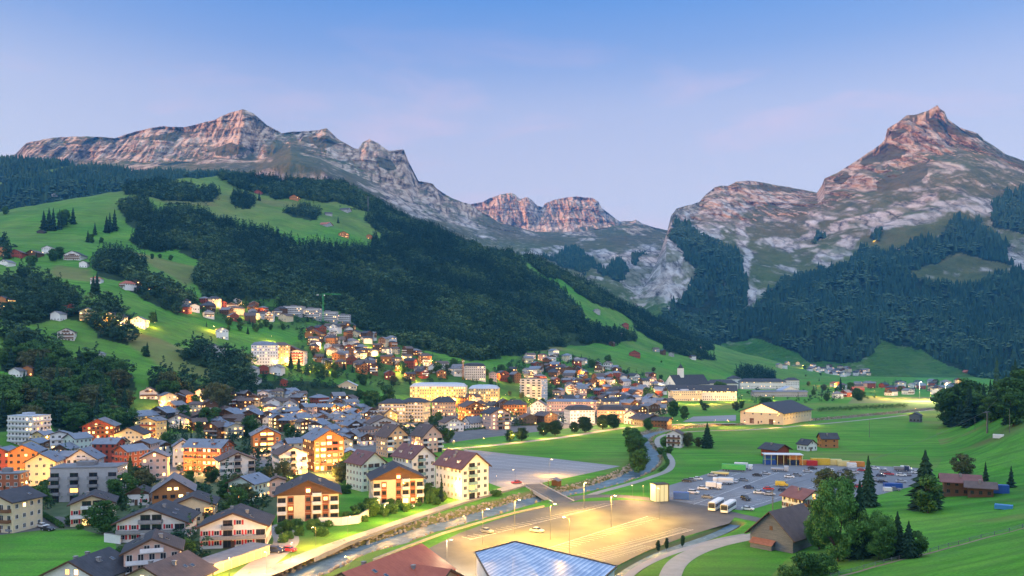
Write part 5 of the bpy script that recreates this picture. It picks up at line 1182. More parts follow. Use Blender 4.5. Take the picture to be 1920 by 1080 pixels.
# hillside, read singly
for x, y, w_, h_, rz, wl, r_, li, lb in [
 (131,588,24,20,14,'red','brown',.03,'red chalet above the lit hillside road, left end of the row'),(110,602,22,18,-8,'white','grey',.02,'white house just left below the red hillside chalet'),
 (167,604,34,26,16,'yellow','blue',.5,'glowing yellow chalet on the lit hillside road'),(216,610,36,24,-10,'white','slate',.15,'white chalet in the middle of the lit hillside road'),(262,616,30,22,10,'white','grey',.5,'white gable glowing at the right end of the lit hillside road'),
 (126,640,36,24,20,'white','slate',0,'white modern house alone in the wood below the red hillside chalet'),(10,590,24,34,0,'orange','slate',.5,'tall glowing orange building at the left edge on the slope'),(188,676,14,16,0,'white','grey',0,'tiny white gable among the conifers of the left slope'),
 (145,702,28,18,80,'grey','grey',0,'low grey house among the trees of the left slope'),(195,708,34,18,16,'dark','blue',0,'dark house under the conifers of the left slope'),(55,706,22,20,8,'orange','brown',.5,'glowing orange chalet at the left edge above the wood'),(34,708,24,18,-6,'white','grey',.02,'white house joined to the glowing orange chalet at the left edge'),
 (68,746,38,24,4,'yellow','slate',.5,'slate-roofed house with glowing ground floor in the left wood'),(118,700,12,12,0,'white','pale',0,'tiny pale shed in the left wood'),(281,750,40,24,18,'white','brown',.4,'white house with glowing side left of the red roof above town'),(340,756,34,24,-4,'red','brown',.2,'red chalet on the lit lane above town'),(379,748,24,20,12,'white','red',.1,'white house with bright red roof on the lit lane'),
 (416,636,28,22,26,'white','brown',.3,'white house at the bend of the lit lane left of the hillside hotel'),(482,668,20,12,0,'brown','slate',.0,'small dark chalet tucked left behind the hillside hotel'),(478,720,20,14,0,'white','slate',0,'small round-gabled white chalet below the hillside hotel'),
 (474,704,20,18,0,'white','blue',.1,'white chalet left of the trio below the hillside hotel'),(494,702,22,18,14,'red','brown',.2,'red chalet in the trio below the hillside hotel'),(520,704,24,20,-6,'white','grey',.3,'white chalet right of the trio below the hillside hotel'),(532,724,12,14,0,'red','brown',.05,'tiny red hut below the trio under the hillside hotel'),
 (652,730,38,16,8,'cream','pale',.2,'low cream building with pale roof left of the yellow hotel'),(590,636,30,18,0,'orange','brown',.7,'brightly glowing orange chalet up the slope right of the hillside hotel'),
 (1190,670,24,13,-12,'red','brown',0,'red farmhouse alone on the green slope above the church'),(1118,588,14,9,10,'grey','grey',0,'tiny grey barn high on the right shoulder of the hill'),(1172,615,12,10,0,'red','brown',0,'tiny red hut on the shoulder of the hill'),(1163,630,10,7,0,'white','grey',0,'tiny white hut left below the red hut on the shoulder'),
 (610,425,26,8,70,'grey','red',0,'pale farmhouse with long reddish roof on the upper meadow'),(648,398,20,8,78,'grey','slate',0,'dark-roofed grey barn on the upper meadow near the pylon'),(616,405,16,7,-72,'grey','slate',0,'small dark-roofed grey barn left of the pylon barn on the upper meadow'),(645,445,20,10,6,'orange','brown',.6,'glowing chalet at the lower edge of the upper meadow'),(693,448,10,8,0,'orange','red',.6,'tiny glowing hut at the forest edge right of the upper meadow'),(553,376,16,9,0,'orange','red',.1,'orange-roofed hut among trees on the upper meadow'),(485,364,12,7,0,'red','brown',0,'tiny red hut on the crest meadow'),(104,370,12,7,12,'grey','grey',0,'grey barn on the far left crest meadow'),(80,438,14,6,0,'dark','slate',0,'dark hut below the conifer clump on the left meadow'),
 (1717,792,26,18,-40,'barn','slate',0,'dark-roofed barn alone by the stream before the right wood'),(1266,840,36,34,-24,'white','brown',0,'small white house alone at the river bend'),(1812,700,14,6,0,'orange','red',0,'tiny red-roofed house on the far right valley side'),
 (14,500,22,12,-10,'white','flat',0,'white flat house at the left edge of the upper hamlet'),(34,484,26,15,6,'red','brown',.1,'red chalet in the upper hamlet at left'),(6,482,14,18,0,'orange','brown',.4,'glowing chalet at the very left edge of the upper hamlet'),(66,484,24,14,-8,'brown','brown',.3,'brown chalet with glowing porch in the upper hamlet'),(92,476,22,14,10,'white','grey',.3,'white chalet at the top of the upper hamlet'),(142,488,32,16,4,'white','slate',0,'long white balconied hotel of the upper hamlet'),(158,502,16,12,10,'white','slate',0,'white house below the balconied hotel of the upper hamlet')]:
    H_px(x,y,w_,h_,rz,1.0,26,wall=wl,rf=r_,lit=li,detail=1 if w_ > 26 else 0,bal='wood' if (w_ > 30 and wl in ('white','brown','yellow')) else None,balf=(0,),label=lb,chim=1 if w_ > 22 else 0,**CHA)

# monastery, riding hall and other large buildings
def church():
    p = hit(1256, 727); D = p[1]
    r = house(p[0]+30, D+23, 0, 24, 75, 11.5, R(-53), 'gable', 50, 'white', 'slate', 'monastery_church', 'white monastery church with huge dark roof and small tower', 'church', lit=.02, over=.4, detail=1, wgap=7, win=(1.4,4.0), door=True, chim=0)
    t = MB(); t.box(-3.4, 3.4, -3.4, 3.4, 12, 36); tw = t.build('tower', W['white'], r); tw.location = (0, -14, 0)
    q = MB(); q.tube((0,0,36.01), (0,0,38), 4.6, 3.0, 8); q.tube((0,0,38.01), (0,0,41), 3.4, 1.0, 8); q.tube((0,0,41.01), (0,0,45), .6, .05, 6); q.build('tower_roof', RF['slate'], tw)
    for k in (-1, 1):
        wq = link(bpy.data.objects.new('belfry_window', win_mesh(1.2, 2.4, 1)), tw); wq.location = (-3.42, k*1.2, 30); wq.rotation_euler = (0, 0, R(-90))
church()
H_px(1316,752,130,30,80,3.6,30,wall='white',rf='slate',lit=.12,win=(1.2,1.6),dorm=4,detail=1,label='long floodlit white monastery wing in front of the church',cat='monastery',name='monastery_wing')
H_px(1352,730,60,18,84,2.2,26,'hip',wall='white',rf='slate',lit=.05,detail=1,label='white monastery wing joining the church roof on the right',cat='monastery',name='monastery_wing')
H_px(1376,722,22,18,0,1,26,'hip',wall='white',rf='slate',lit=.05,detail=1,label='white square monastery pavilion at the right end of the church',cat='monastery',name='monastery_wing')
H_px(1428,730,86,20,84,3.2,22,'hip',wall='white',rf='slate',lit=.08,detail=1,label='long white school wing right of the monastery',cat='school',name='school_building')
H_px(1484,730,28,22,-10,.8,20,'hip',wall='white',rf='slate',lit=.04,detail=1,label='white school block with dark hip roof at the right end of the monastery grounds',cat='school',name='school_building')
H_px(1460,744,100,12,86,3.5,10,wall='grey',rf='grey',lit=.04,detail=0,label='long low grey shed right of the monastery garden',cat='shed',name='low_shed')
H_px(1478,740,40,16,-6,1,24,wall='white',rf='pale',lit=.02,detail=1,label='white twin-gabled villa before the school block',cat='villa',name='villa')
H_px(1285,752,56,20,4,.5,0,'flat',wall='cream',rf='pale',lit=.2,detail=1,label='low pale flat-roofed hall left before the monastery wing',cat='hall',name='public_hall')
H_px(1456,797,160,44,-40,1.75,22,wall='cream',rf='slate',lit=0,over=1.6,detail=1,chim=0,win=(1.4,1.6),wgap=6,wood_top=None,label='huge riding hall with glowing glass gable and dark roof',cat='riding hall',name='riding_hall')
rh = HOUSES[-1]; ro = rh['o']
gm = MB(); gh = rh['H']; gw = rh['Wd']/2; gr = gw*math.tan(R(22))
for k in range(-9, 10):
    x = k*gw*.1; zt = gh+gr*(1-abs(x)/gw)-.9
    if zt > gh+.6: gm.box(x-gw*.044, x+gw*.044, -rh['Ln']/2-.07, -rh['Ln']/2-.008, gh-.2, zt)
gm.build('glass_gable', m_emit('hall_glazing', (1., .52, .18), 1.5, (.3,.25,.2)), ro)
for k in (-1, 1): MB().box(k*gw*.45-1.8, k*gw*.45+1.8, -rh['Ln']/2-.08, -rh['Ln']/2-.006, 0, 4.2).build('hall_door', M_DOOR, ro)
H_px(1212,800,56,24,24,1.1,22,wall='barn',rf='slate',lit=.05,over=2.2,label='dark wide-roofed pavilion at the end of the lit road',cat='pavilion',name='pavilion')
H_px(1240,802,40,20,60,1.2,22,wall='brown',rf='slate',lit=.05,over=1.4,label='dark pavilion annex with timber front facing the river',cat='pavilion',name='pavilion')
# field huts and farm
H_px(1453,858,48,26,30,1.1,26,wall='red',rf='slate',lit=0,over=1.6,label='dark-roofed red hay barn behind the blue and orange stand',cat='barn',name='barn')
H_px(1513,846,34,22,28,1.0,34,wall='white',rf='slate',lit=0,label='white hut with dark roof in the field, middle of the three',cat='barn',name='barn')
H_px(1552,840,32,28,86,1.1,34,wall='orange',rf='slate',lit=0,win=(.9,.9),wgap=3,label='orange timber hut with white base in the open field',cat='barn',name='barn')
H_px(1506,962,72,46,24,1.0,28,wall='white',rf='maroon',bal='wood',balf=(0,),lit=.08,litset={(0,2,0):2,(0,2,1):2},shut=M_SHB,label='white farmhouse with maroon roof behind the old barn',cat='farmhouse',name='farmhouse')
H_px(1800,932,68,42,66,1.4,26,wall='brown',rf='maroon',lit=.03,over=1.6,label='maroon-roofed farmhouse right of the tall conifer',cat='farmhouse',name='farmhouse')
H_px(1838,934,52,30,62,1.3,24,wall='brown',rf='brown',lit=.02,over=1.4,label='brown-roofed farm annex right of the maroon-roofed farmhouse',cat='farmhouse',name='farm_annex')
def old_barn():
    p = hit(1446, 1030); D = p[1]
    Wd, Ln = 13.5, 17
    r = house(p[0]+6.3, D+5.7, p[2]-.1, Wd, Ln, 4.6, R(-48), 'gable', 43, 'barn', 'brown', 'old_barn', 'old grey board barn with dark steep roof beside the huge leafy tree', 'barn', lit=0, over=1.3, detail=0, wgap=40, door=False, chim=0)
    for ch in list(r.children):
        if ch.name.startswith('window'): bpy.data.objects.remove(ch)
    l = MB(); l.yprism([(-5.6,0),(1.2,0),(1.2,1.5),(-5.6,1.5)], -Ln/2-1.9, -Ln/2-.01); lo = l.build('lean_to', W['barn'], r)
    q = MB(); q.add([(-5.9,-Ln/2-2.3,1.5),(1.5,-Ln/2-2.3,1.5),(1.5,-Ln/2-.02,2.7),(-5.9,-Ln/2-.02,2.7),(-5.9,-Ln/2-2.3,1.62),(1.5,-Ln/2-2.3,1.62),(1.5,-Ln/2-.02,2.82),(-5.9,-Ln/2-.02,2.82)], [(0,3,2,1),(4,5,6,7),(0,1,5,4),(1,2,6,5),(2,3,7,6),(3,0,4,7)])
    q.build('lean_to_roof', m_var('rusty_sheet', (.20,.075,.045), (.34,.15,.10), 1.2, .7, .2), lo)
    MB().box(-.5, .5, -.06, -.003, 5.6, 6.8).build('hatch', M_DOOR, r).location = (0, -Ln/2, 0)
old_barn()
# bottom edge: station building with red roof, hall with blue sheet roof
house(-29.5, 186, 0, 17, 27, 4.6, R(-28), 'gable', 27, 'peach', 'red', 'station_building', 'station building with red tiled roof at the bottom edge beside the river', 'station', lit=.35, over=1.7, chim=1)
house(-20.5, 187, 0, 10, 12, 4.2, R(62), 'gable', 27, 'peach', 'red', 'station_annex', 'cross-gabled red-roofed annex on the right of the station building', 'station', lit=.35, over=1.4, chim=1)
def hall():
    pts = [(890,1036,9.0),(966,1016,9.0),(1157,1062,7.2),(1060,1150,7.2),(950,1140,9.0)]
    P_ = [((x-CX)/F*(F*(CH-z)/(y-HY)), F*(CH-z)/(y-HY), z) for x, y, z in pts]
    cx = sum(p[0] for p in P_)/5; cyy = sum(p[1] for p in P_)/5
    r = empty('sports_hall', (cx, cyy, 0), 0, 'large hall with shallow blue sheet-metal roof at the bottom edge', 'hall')
    q = [(a-cx, b_-cyy, c) for a, b_, c in P_]
    m, nt, b = mat('blue_sheet_roof'); tc = N(nt, 'ShaderNodeTexCoord'); mp_ = N(nt, 'ShaderNodeMapping'); mp_.inputs['Rotation'].default_value = (0, 0, R(25)); L(nt, tc.outputs['Object'], mp_.inputs[0])
    wv = N(nt, 'ShaderNodeTexWave', wave_type='BANDS', bands_direction='X', wave_profile='SAW', inputs={'Scale': .26, 'Distortion': .15}); L(nt, mp_.outputs[0], wv.inputs[0])
    n = noise(nt, .25, 4, .6, mp_.outputs[0]); f = mth(nt, 'ADD', mth(nt, 'MULTIPLY', wv.outputs[0], .35), mth(nt, 'MULTIPLY', n.outputs[0], .65))
    rr = ramp(nt, f, [(.36, (.19,.29,.44)), (.5, (.33,.43,.57)), (.66, (.66,.70,.76))]); L(nt, rr.outputs[0], b.inputs['Base Color']); b.inputs['Roughness'].default_value = .32; b.inputs['Metallic'].default_value = .35
    n_ = len(q)
    inn = [(a*.965, b_*.965, c) for a, b_, c in q]
    rb = MB(); rb.add(q+[(a, b_, c-.5) for a, b_, c in q], [tuple(range(n_)), tuple(range(n_, 2*n_))[::-1]]+[(i, n_+i, n_+(i+1) % n_, (i+1) % n_) for i in range(n_)])
    ro_ = rb.build('roof', m, r)
    for i in range(n_):
        a, c = q[i], q[(i+1) % n_]; MB().obox((a[0], a[1], a[2]+.08), (c[0], c[1], c[2]+.08), .28, .3).build('roof_edge', M_FRAMED, ro_)
    wb = MB(); wb.add([(a, b_, -.2) for a, b_, c in inn]+[(a, b_, c-.52) for a, b_, c in inn], [(i, (i+1) % n_, n_+(i+1) % n_, n_+i) for i in range(n_)]); wb.build('wall', W['white'], r)
hall()

# ---------------------------------------------------------------- the crowd of smaller houses of the town
TOWN = [([(20,842),(120,842),(130,870),(30,872)], 3, ['cream','peach'], ['blue'], .5, (8,10)),
 ([(210,840),(300,842),(330,852),(310,862),(220,858)], 4, ['cream','white','pink'], ['blue','grey'], .3, (8,10)),
 ([(400,812),(480,815),(486,842),(400,846)], 5, ['white','brown','cream'], ['blue','brown'], .4, (8,10.5)),
 ([(520,850),(566,856),(566,868),(520,870)], 2, ['cream','white'], ['blue'], .4, (8,10)),
 ([(840,745),(960,760),(960,772),(900,776)], 6, ['cream','white','orange'], ['slate','brown'], .4, (9,12)),
 ([(1200,755),(1290,760),(1290,778),(1200,782)], 6, ['white','cream','pink'], ['brown','grey'], .3, (9,12)),
 ([(300,760),(400,742),(470,770),(480,812),(400,812),(330,800)], 18, ['white','brown','cream','red'], ['blue','brown','grey'], .3, (9,12)),
 ([(690,765),(720,770),(715,800),(690,806)], 5, ['white','cream'], ['brown','grey'], .3, (8,11)),
 # outline, count, walls, roofs, lit share
 ([(470,772),(560,768),(690,772),(706,806),(690,836),(640,838),(560,812),(476,800)], 64, ['white','white','cream','brown','cream','pink'], ['blue','blue','grey','brown'], .32, (7.5,11)),
 ([(400,742),(480,748),(660,752),(690,768),(500,766),(420,764)], 18, ['white','cream','brown','red'], ['blue','grey','brown'], .28, (9,12)),
 ([(336,566),(420,566),(520,572),(540,606),(440,604),(330,586)], 26, ['white','white','brown','red','cream'], ['slate','brown','grey'], .22, (9,13)),
 ([(580,618),(660,612),(720,636),(830,684),(870,700),(770,714),(700,706),(610,690),(576,656)], 72, ['white','brown','white','cream','red','orange'], ['slate','brown','brown','grey'], .30, (8,12)),
 ([(912,716),(960,690),(1000,664),(1060,668),(1150,694),(1244,712),(1240,742),(1044,744),(1036,716)], 84, ['white','white','cream','brown','pink','red'], ['slate','grey','brown','blue'], .28, (8.5,12.5)),
 ([(1030,752),(1230,748),(1240,772),(1190,782),(1110,762),(1030,762)], 30, ['cream','white','pink','brown'], ['slate','blue','brown'], .34, (10,15)),
 ([(1505,684),(1560,688),(1620,694),(1636,708),(1570,708),(1512,696)], 26, ['white','white','cream'], ['grey','slate'], .18, (10,14)),
 ([(1560,722),(1636,722),(1640,746),(1560,748)], 11, ['white','pink','red'], ['brown','red','grey'], .2, (10,13)),
 ([(1650,724),(1820,716),(1816,736),(1790,744),(1670,742)], 28, ['white','white','cream','red'], ['grey','slate'], .25, (9,12)),
 ([(166,526),(250,528),(336,556),(330,566),(236,542),(166,538)], 7, ['white','red','brown'], ['brown','slate','red'], .12, (9,12)),
 ([(1100,642),(1290,650),(1350,672),(1290,674),(1180,654)], 7, ['brown','white','grey'], ['brown','slate'], .06, (8,10)),
 ([(1450,684),(1500,680),(1505,690),(1455,694)], 4, ['white','red','cream'], ['brown','grey'], .2, (9,12)),
]
placed = [(h['x'], h['y'], max(h['Wd'], h['Ln'])) for h in HOUSES]
AUTO = []
for poly, n, walls, roofs, li, (wa, wb_) in TOWN:
    xs = [p[0] for p in poly]; ys = [p[1] for p in poly]; tries = 0; got = 0
    while got < n and tries < n*60:
        tries += 1
        x, y = random.uniform(min(xs), max(xs)), random.uniform(min(ys), max(ys))
        if not in_poly(np.array([x]), np.array([y]), poly)[0]: continue
        p = hit(x, y)
        if p is None or p[1] > 3200: continue
        Wd = random.uniform(wa, wb_); Ln = Wd*random.uniform(.9, 1.35)
        if any(math.hypot(p[0]-a, (p[1]-b_)) < (Wd+c)*.43 for a, b_, c in placed): continue
        placed.append((p[0], p[1], max(Wd, Ln))); got += 1
        far = p[1] > 1050; wl, rf_ = random.choice(walls), random.choice(roofs)
        rz = random.choice([R(18), R(-20), R(40), R(72), R(-60), R(8)])+random.uniform(-.2, .2)
        H = random.choice([5.4, 5.8, 6.2, 8.6])
        lt = random.random() < li*1.6
        house(p[0], p[1], p[2], Wd, Ln, H, rz, random.choice(['gable']*5+['hip']), random.choice([22,26,30]), wl, rf_, 'chalet' if wl in ('brown','red','orange') else 'house', None, 'chalet' if wl in ('brown','red','orange') else 'house', 'houses of the town', lit=.5 if lt else .06, bal=random.choice(['wood','wood','grey','white']) if (p[1] < 1300 and random.random() < .6) else None, balf=(0,), detail=0 if far else 1, chim=0 if far else 1, over=.9, wgap=3.2 if far else 2.5, win=(1.5,1.4) if far else (1.3,1.3),
              wood_top='brown' if (wl in ('white','cream','pink') and random.random() < .5) else None, wood_from=random.choice([None, 2.75, 2.75]), door=not far)
        HOUSES[-1]['px'] = (x, y); HOUSES[-1]['lt'] = lt; AUTO.append(HOUSES[-1])
print('houses', len(HOUSES), 'auto', len(AUTO))
# ---------------------------------------------------------------- street lamps and floodlights
M_STEEL = m_var('galvanised_steel', (.10,.105,.11), (.18,.185,.19), 4, .45, 0); M_STEEL.node_tree.nodes['Principled BSDF'].inputs['Metallic'].default_value = .6
M_BULB = m_emit('lamp_glow', (1., .66, .28), 30, (.5,.4,.3)); M_BULBW = m_emit('flood_glow', (1., .86, .62), 60, (.5,.5,.4))
_lp = MB(); _lp.tube((0,0,-.3), (0,0,.93), .0075, .005, 8); _lp.obox((0,0,.925), (0,-.13,.975), .008, .008); POLE = _lp.mesh('pole', M_STEEL)
_lh = MB(); _lh.box(-.014, .014, -.18, -.11, .974, .986); HEAD = _lh.mesh('lantern', M_STEEL)
_lb = MB(); _lb.box(-.013, .013, -.178, -.112, .966, .9735); BULB = _lb.mesh('lamp_glass', M_BULB)
BULB2 = _lb.mesh('lamp_glass', M_BULBW)
_ld = {}
def light_data(power, col):
    k = (power, col)
    if k not in _ld:
        l = bpy.data.lights.new('lamp_light', 'POINT'); l.energy = power; l.color = col; l.shadow_soft_size = .35; _ld[k] = l
    return _ld[k]
LAMPS = []
GLD = (1., .55, .06)
WARM, AMB, WHT, ORG = (1., .52, .15), (1., .50, .08), (1., .74, .42), (1., .45, .10)
POW = 1.3
def lamp(px, py, hm, power, col=WARM, label=None, rz=None, flood=False):
    p = hit(px, py); rz = random.random()*6.28 if rz is None else rz
    r = empty('floodlight_mast' if flood else 'street_lamp', (p[0], p[1], p[2]), rz, label, 'floodlight' if flood else 'street lamp', None if label else 'street lamps of the town')
    po = link(bpy.data.objects.new('pole', POLE), r); po.scale = (hm,)*3
    he = link(bpy.data.objects.new('lantern', HEAD), r); he.scale = (hm,)*3
    bu = link(bpy.data.objects.new('lamp_glass', BULB2 if flood else BULB), he)
    li = link(bpy.data.objects.new('lamp_light', light_data(power*POW, col)), r); li.location = (0, -.15*hm, .90*hm)
    LAMPS.append((r, px, py, label)); return r
for px, py, hm, pw, col, lb in [
  (1095,960,11,30400,GLD,'tall amber street lamp by the road at the upper end of the big car park'),
  (965,1000,11,22400,GLD,'tall street lamp glowing amber between river and big car park'),
  (872,1008,7,4500,WARM,'small lamp at the river bank left of the big car park'),
  (838,1075,9,15000,WHT,'brightest white lamp on the forecourt beside the blue-roofed hall'),
  (655,1096,7,4000,AMB,'lamp at the bottom edge left of the red-roofed station'),
  (762,1100,7,6000,WARM,'lamp at the bottom edge right of the red-roofed station'),
  (1030,893,8,13000,AMB,'lamp lighting the near corner of the gravel lot'),(966,906,6,4500,WARM,'lamp at the corner of the gravel lot beside the white maroon-roofed block'),
  (1186,934,5,6000,ORG,'orange lamp left of the glass kiosk'),(1206,938,6,6000,WARM,'lamp beside the glass kiosk at the car park entrance'),
  (1146,990,11,24000,GLD,'added tall fill lamp standing in the middle of the big car park'),(1032,1012,11,24000,GLD,'added tall fill lamp near the lone silver car in the big car park'),(1236,976,11,19200,GLD,'added tall fill lamp at the right end of the big car park'),(1068,1042,11,14400,GLD,'added tall fill lamp in the big car park closest to the blue-roofed hall'),(905,1022,11,19200,GLD,'added tall fill lamp left in the big car park near the grey car')]: lamp(px, py, hm, pw, col, lb)  # tall car-park lamps on this line are added to even the glow
for px, py, hm, pw, col in [
  (720,981,6,7000,AMB),(592,1026,6,7500,AMB),(652,1003,6,7000,AMB),(782,960,6,7000,AMB),(852,938,6,7000,AMB),(930,919,6,3000,AMB),(545,1052,5,6500,WARM),(500,1076,6,7000,WARM),(430,1080,5,5200,WARM),
  (780,848,6,8000,AMB),(850,841,5,7000,AMB),(905,836,5,8000,AMB),(960,829,5,8000,AMB),(1020,822,5,8000,AMB),(1075,816,5,8500,AMB),(1128,808,5,8500,AMB),(1178,801,5,9000,AMB),(745,856,6,8000,AMB),
  (20,908,6,16000,ORG),(56,906,6,12000,ORG),(94,922,5,14000,AMB),(128,924,5,11000,AMB),(206,914,5,5000,AMB),(268,897,5,5000,AMB),(306,893,5,8000,AMB),(338,888,5,9000,AMB),(385,890,5,8000,WARM),(410,884,5,6500,AMB),
  (590,892,6,9000,WARM),(622,893,6,11000,ORG),(652,886,6,8000,WARM),(606,890,7,9000,ORG),(632,866,5,7000,WARM),(618,908,5,5000,AMB),(548,918,5,4000,AMB),(530,930,4,4500,ORG),(500,852,5,6000,WARM),
  (186,838,5,9000,AMB),(206,836,5,8000,AMB),(290,832,5,7000,AMB),(335,772,5,14000,ORG),(300,770,5,12000,ORG),(376,758,5,14000,AMB),(352,808,5,6000,AMB),(455,806,5,5000,WARM),(250,842,5,5000,WARM),
  (776,763,8,11000,AMB),(800,764,8,11000,AMB),(825,764,8,11000,AMB),(850,764,8,11000,AMB),(885,766,8,9000,AMB),(905,767,8,9000,AMB),(930,767,8,9000,AMB),
  (758,798,6,11000,AMB),(800,798,6,12000,AMB),(700,812,6,7000,AMB),(838,788,6,11000,AMB),(905,796,6,10000,AMB),(958,784,6,14000,WARM),(1012,790,6,16000,WHT),(1052,800,6,12000,WARM),(1086,800,6,11000,WHT),(1130,798,6,12000,ORG),(1160,798,6,12000,ORG),(1196,796,6,10000,WARM),(1030,776,7,12000,WARM),(1100,778,7,12000,AMB),(1170,776,7,12000,WARM),(985,756,7,12000,AMB),(948,752,7,14000,AMB),(925,745,7,12000,AMB),(690,790,6,8000,WARM),(640,808,6,7000,WARM),(600,812,6,7000,WARM),(560,806,6,7000,AMB),(530,790,6,7000,AMB),(655,780,6,6500,WARM),
  (193,606,6,15000,AMB),(228,612,6,9000,AMB),(292,616,6,8000,AMB),(262,620,6,6000,WARM),(402,622,6,24000,AMB),(425,632,6,15000,AMB),(508,640,6,12000,AMB),(578,646,6,30000,ORG),(518,690,7,11000,AMB),(540,688,7,15000,ORG),(478,692,6,6000,WARM),(600,654,6,14000,WARM),(642,660,6,14000,AMB),(580,696,5,14000,AMB),(612,698,5,14000,AMB),(668,670,6,18000,ORG),(694,652,6,18000,ORG),(700,676,6,14000,AMB),(745,700,6,14000,WARM),(630,688,6,12000,ORG),(720,660,5,10000,ORG),(780,715,6,12000,AMB),(930,712,6,12000,AMB),(990,720,6,10000,AMB),(1090,706,6,12000,AMB),(1060,730,6,10000,WARM),(1130,735,6,10000,ORG),
  (1212,726,8,26000,AMB),(1224,740,8,24000,AMB),(1262,756,7,22000,WARM),(1300,758,7,26000,WARM),(1335,758,7,24000,WARM),(1246,732,7,26000,WHT),(1368,754,6,20000,AMB),(1390,750,6,12000,AMB),(1450,752,6,12000,WARM),
  (1366,802,6,9000,ORG),(1398,802,5,4500,WARM),(1450,802,5,5000,WARM),(1522,798,5,9000,AMB),(1290,796,5,12000,ORG),(1272,800,5,10000,ORG),(1340,796,4,5000,ORG),
  (1640,744,8,22000,AMB),(1662,748,8,30000,AMB),(1690,746,8,22000,AMB),(1745,748,8,24000,AMB),(1530,724,7,20000,ORG),(1568,726,7,20000,AMB),(1690,735,7,20000,ORG),(1780,776,6,9000,ORG),(1716,776,5,9000,ORG),(1812,722,7,26000,AMB),(1506,690,7,18000,WARM),(1640,452,5,20000,ORG)]:
    lamp(px, py, hm, pw, col)
for poly, n in [([(480,780),(690,772),(690,832),(560,812)], 12), ([(580,625),(700,640),(840,690),(760,712),(620,690)], 14), ([(920,716),(1000,668),(1150,696),(1240,716),(1236,744),(1050,742)], 16), ([(1020,752),(1230,748),(1230,782),(1040,786)], 12), ([(700,765),(1000,756),(1000,790),(830,800)], 10), ([(340,570),(520,575),(540,604),(340,590)], 6), ([(1560,724),(1640,724),(1640,744),(1560,746)], 4)]:
    xs = [p[0] for p in poly]; ys = [p[1] for p in poly]; got = 0
    while got < n:
        x, y = random.uniform(min(xs), max(xs)), random.uniform(min(ys), max(ys))
        if not in_poly(np.array([x]), np.array([y]), poly)[0]: continue
        p = hit(x, y)
        if any(math.hypot(p[0]-h_['x'], p[1]-h_['y']) < max(h_['Wd'], h_['Ln'])*.55+.6 for h_ in HOUSES): continue
        got += 1; lamp(x, y, 6, random.choice((5000,7000,9000)), random.choice((WARM, WARM, AMB, ORG)))  # lamps scattered at random, added to spread the glow through the town
lamp(1724,752,24,260000,WHT,'left floodlight mast over the glowing sports field',0,True); lamp(1773,752,22,220000,WHT,'right floodlight mast over the glowing sports field, by the wood',0,True)

# ---------------------------------------------------------------- vehicles
def paint(name, c): return m_var(name, tuple(v*.85 for v in c), c, 2, .3, 0, .5)
PT = {'white': paint('white_paint', (.72,.72,.71)), 'black': paint('black_paint', (.02,.02,.024)), 'grey': paint('grey_paint', (.20,.21,.23)), 'silver': paint('silver_paint', (.42,.43,.45)), 'red': paint('red_paint', (.45,.03,.035)), 'blue': paint('blue_paint', (.03,.09,.33)), 'navy': paint('navy_paint', (.02,.035,.085)), 'yellow': paint('yellow_paint', (.62,.42,.04)), 'green': paint('green_paint', (.03,.42,.09)), 'orange': paint('orange_paint', (.62,.24,.04)), 'pale': paint('pale_yellow_paint', (.66,.56,.24)), 'cyan': paint('tarpaulin_blue', (.05,.22,.5))}
M_TYRE = m_var('tyre_rubber', (.012,.012,.013), (.03,.03,.03), 5, .9, 0); M_RIM = paint('wheel_rim', (.4,.4,.42)); M_TAIL = paint('tail_lens', (.4,.02,.02)); M_HEADL = paint('headlamp_lens', (.75,.75,.72))
CARS = []
def r_last(): return [o for o in COL.objects if o.parent is None and o.name.startswith('parked_car')][-1]
def wheel(r, x, y, rad=.33, wd=.22):
    w_ = empty_part('wheel', r, (x, y, rad))
    MB().tube((-wd/2,0,0), (wd/2,0,0), rad, rad, 14).build('tyre', M_TYRE, w_); MB().tube((-wd/2-.012,0,0), (wd/2+.012,0,0), rad*.6, rad*.6, 10).build('rim', M_RIM, w_)
def empty_part(name, parent, loc):
    e = bpy.data.objects.new(name, None); COL.objects.link(e); e.parent = parent; e.location = loc; return e
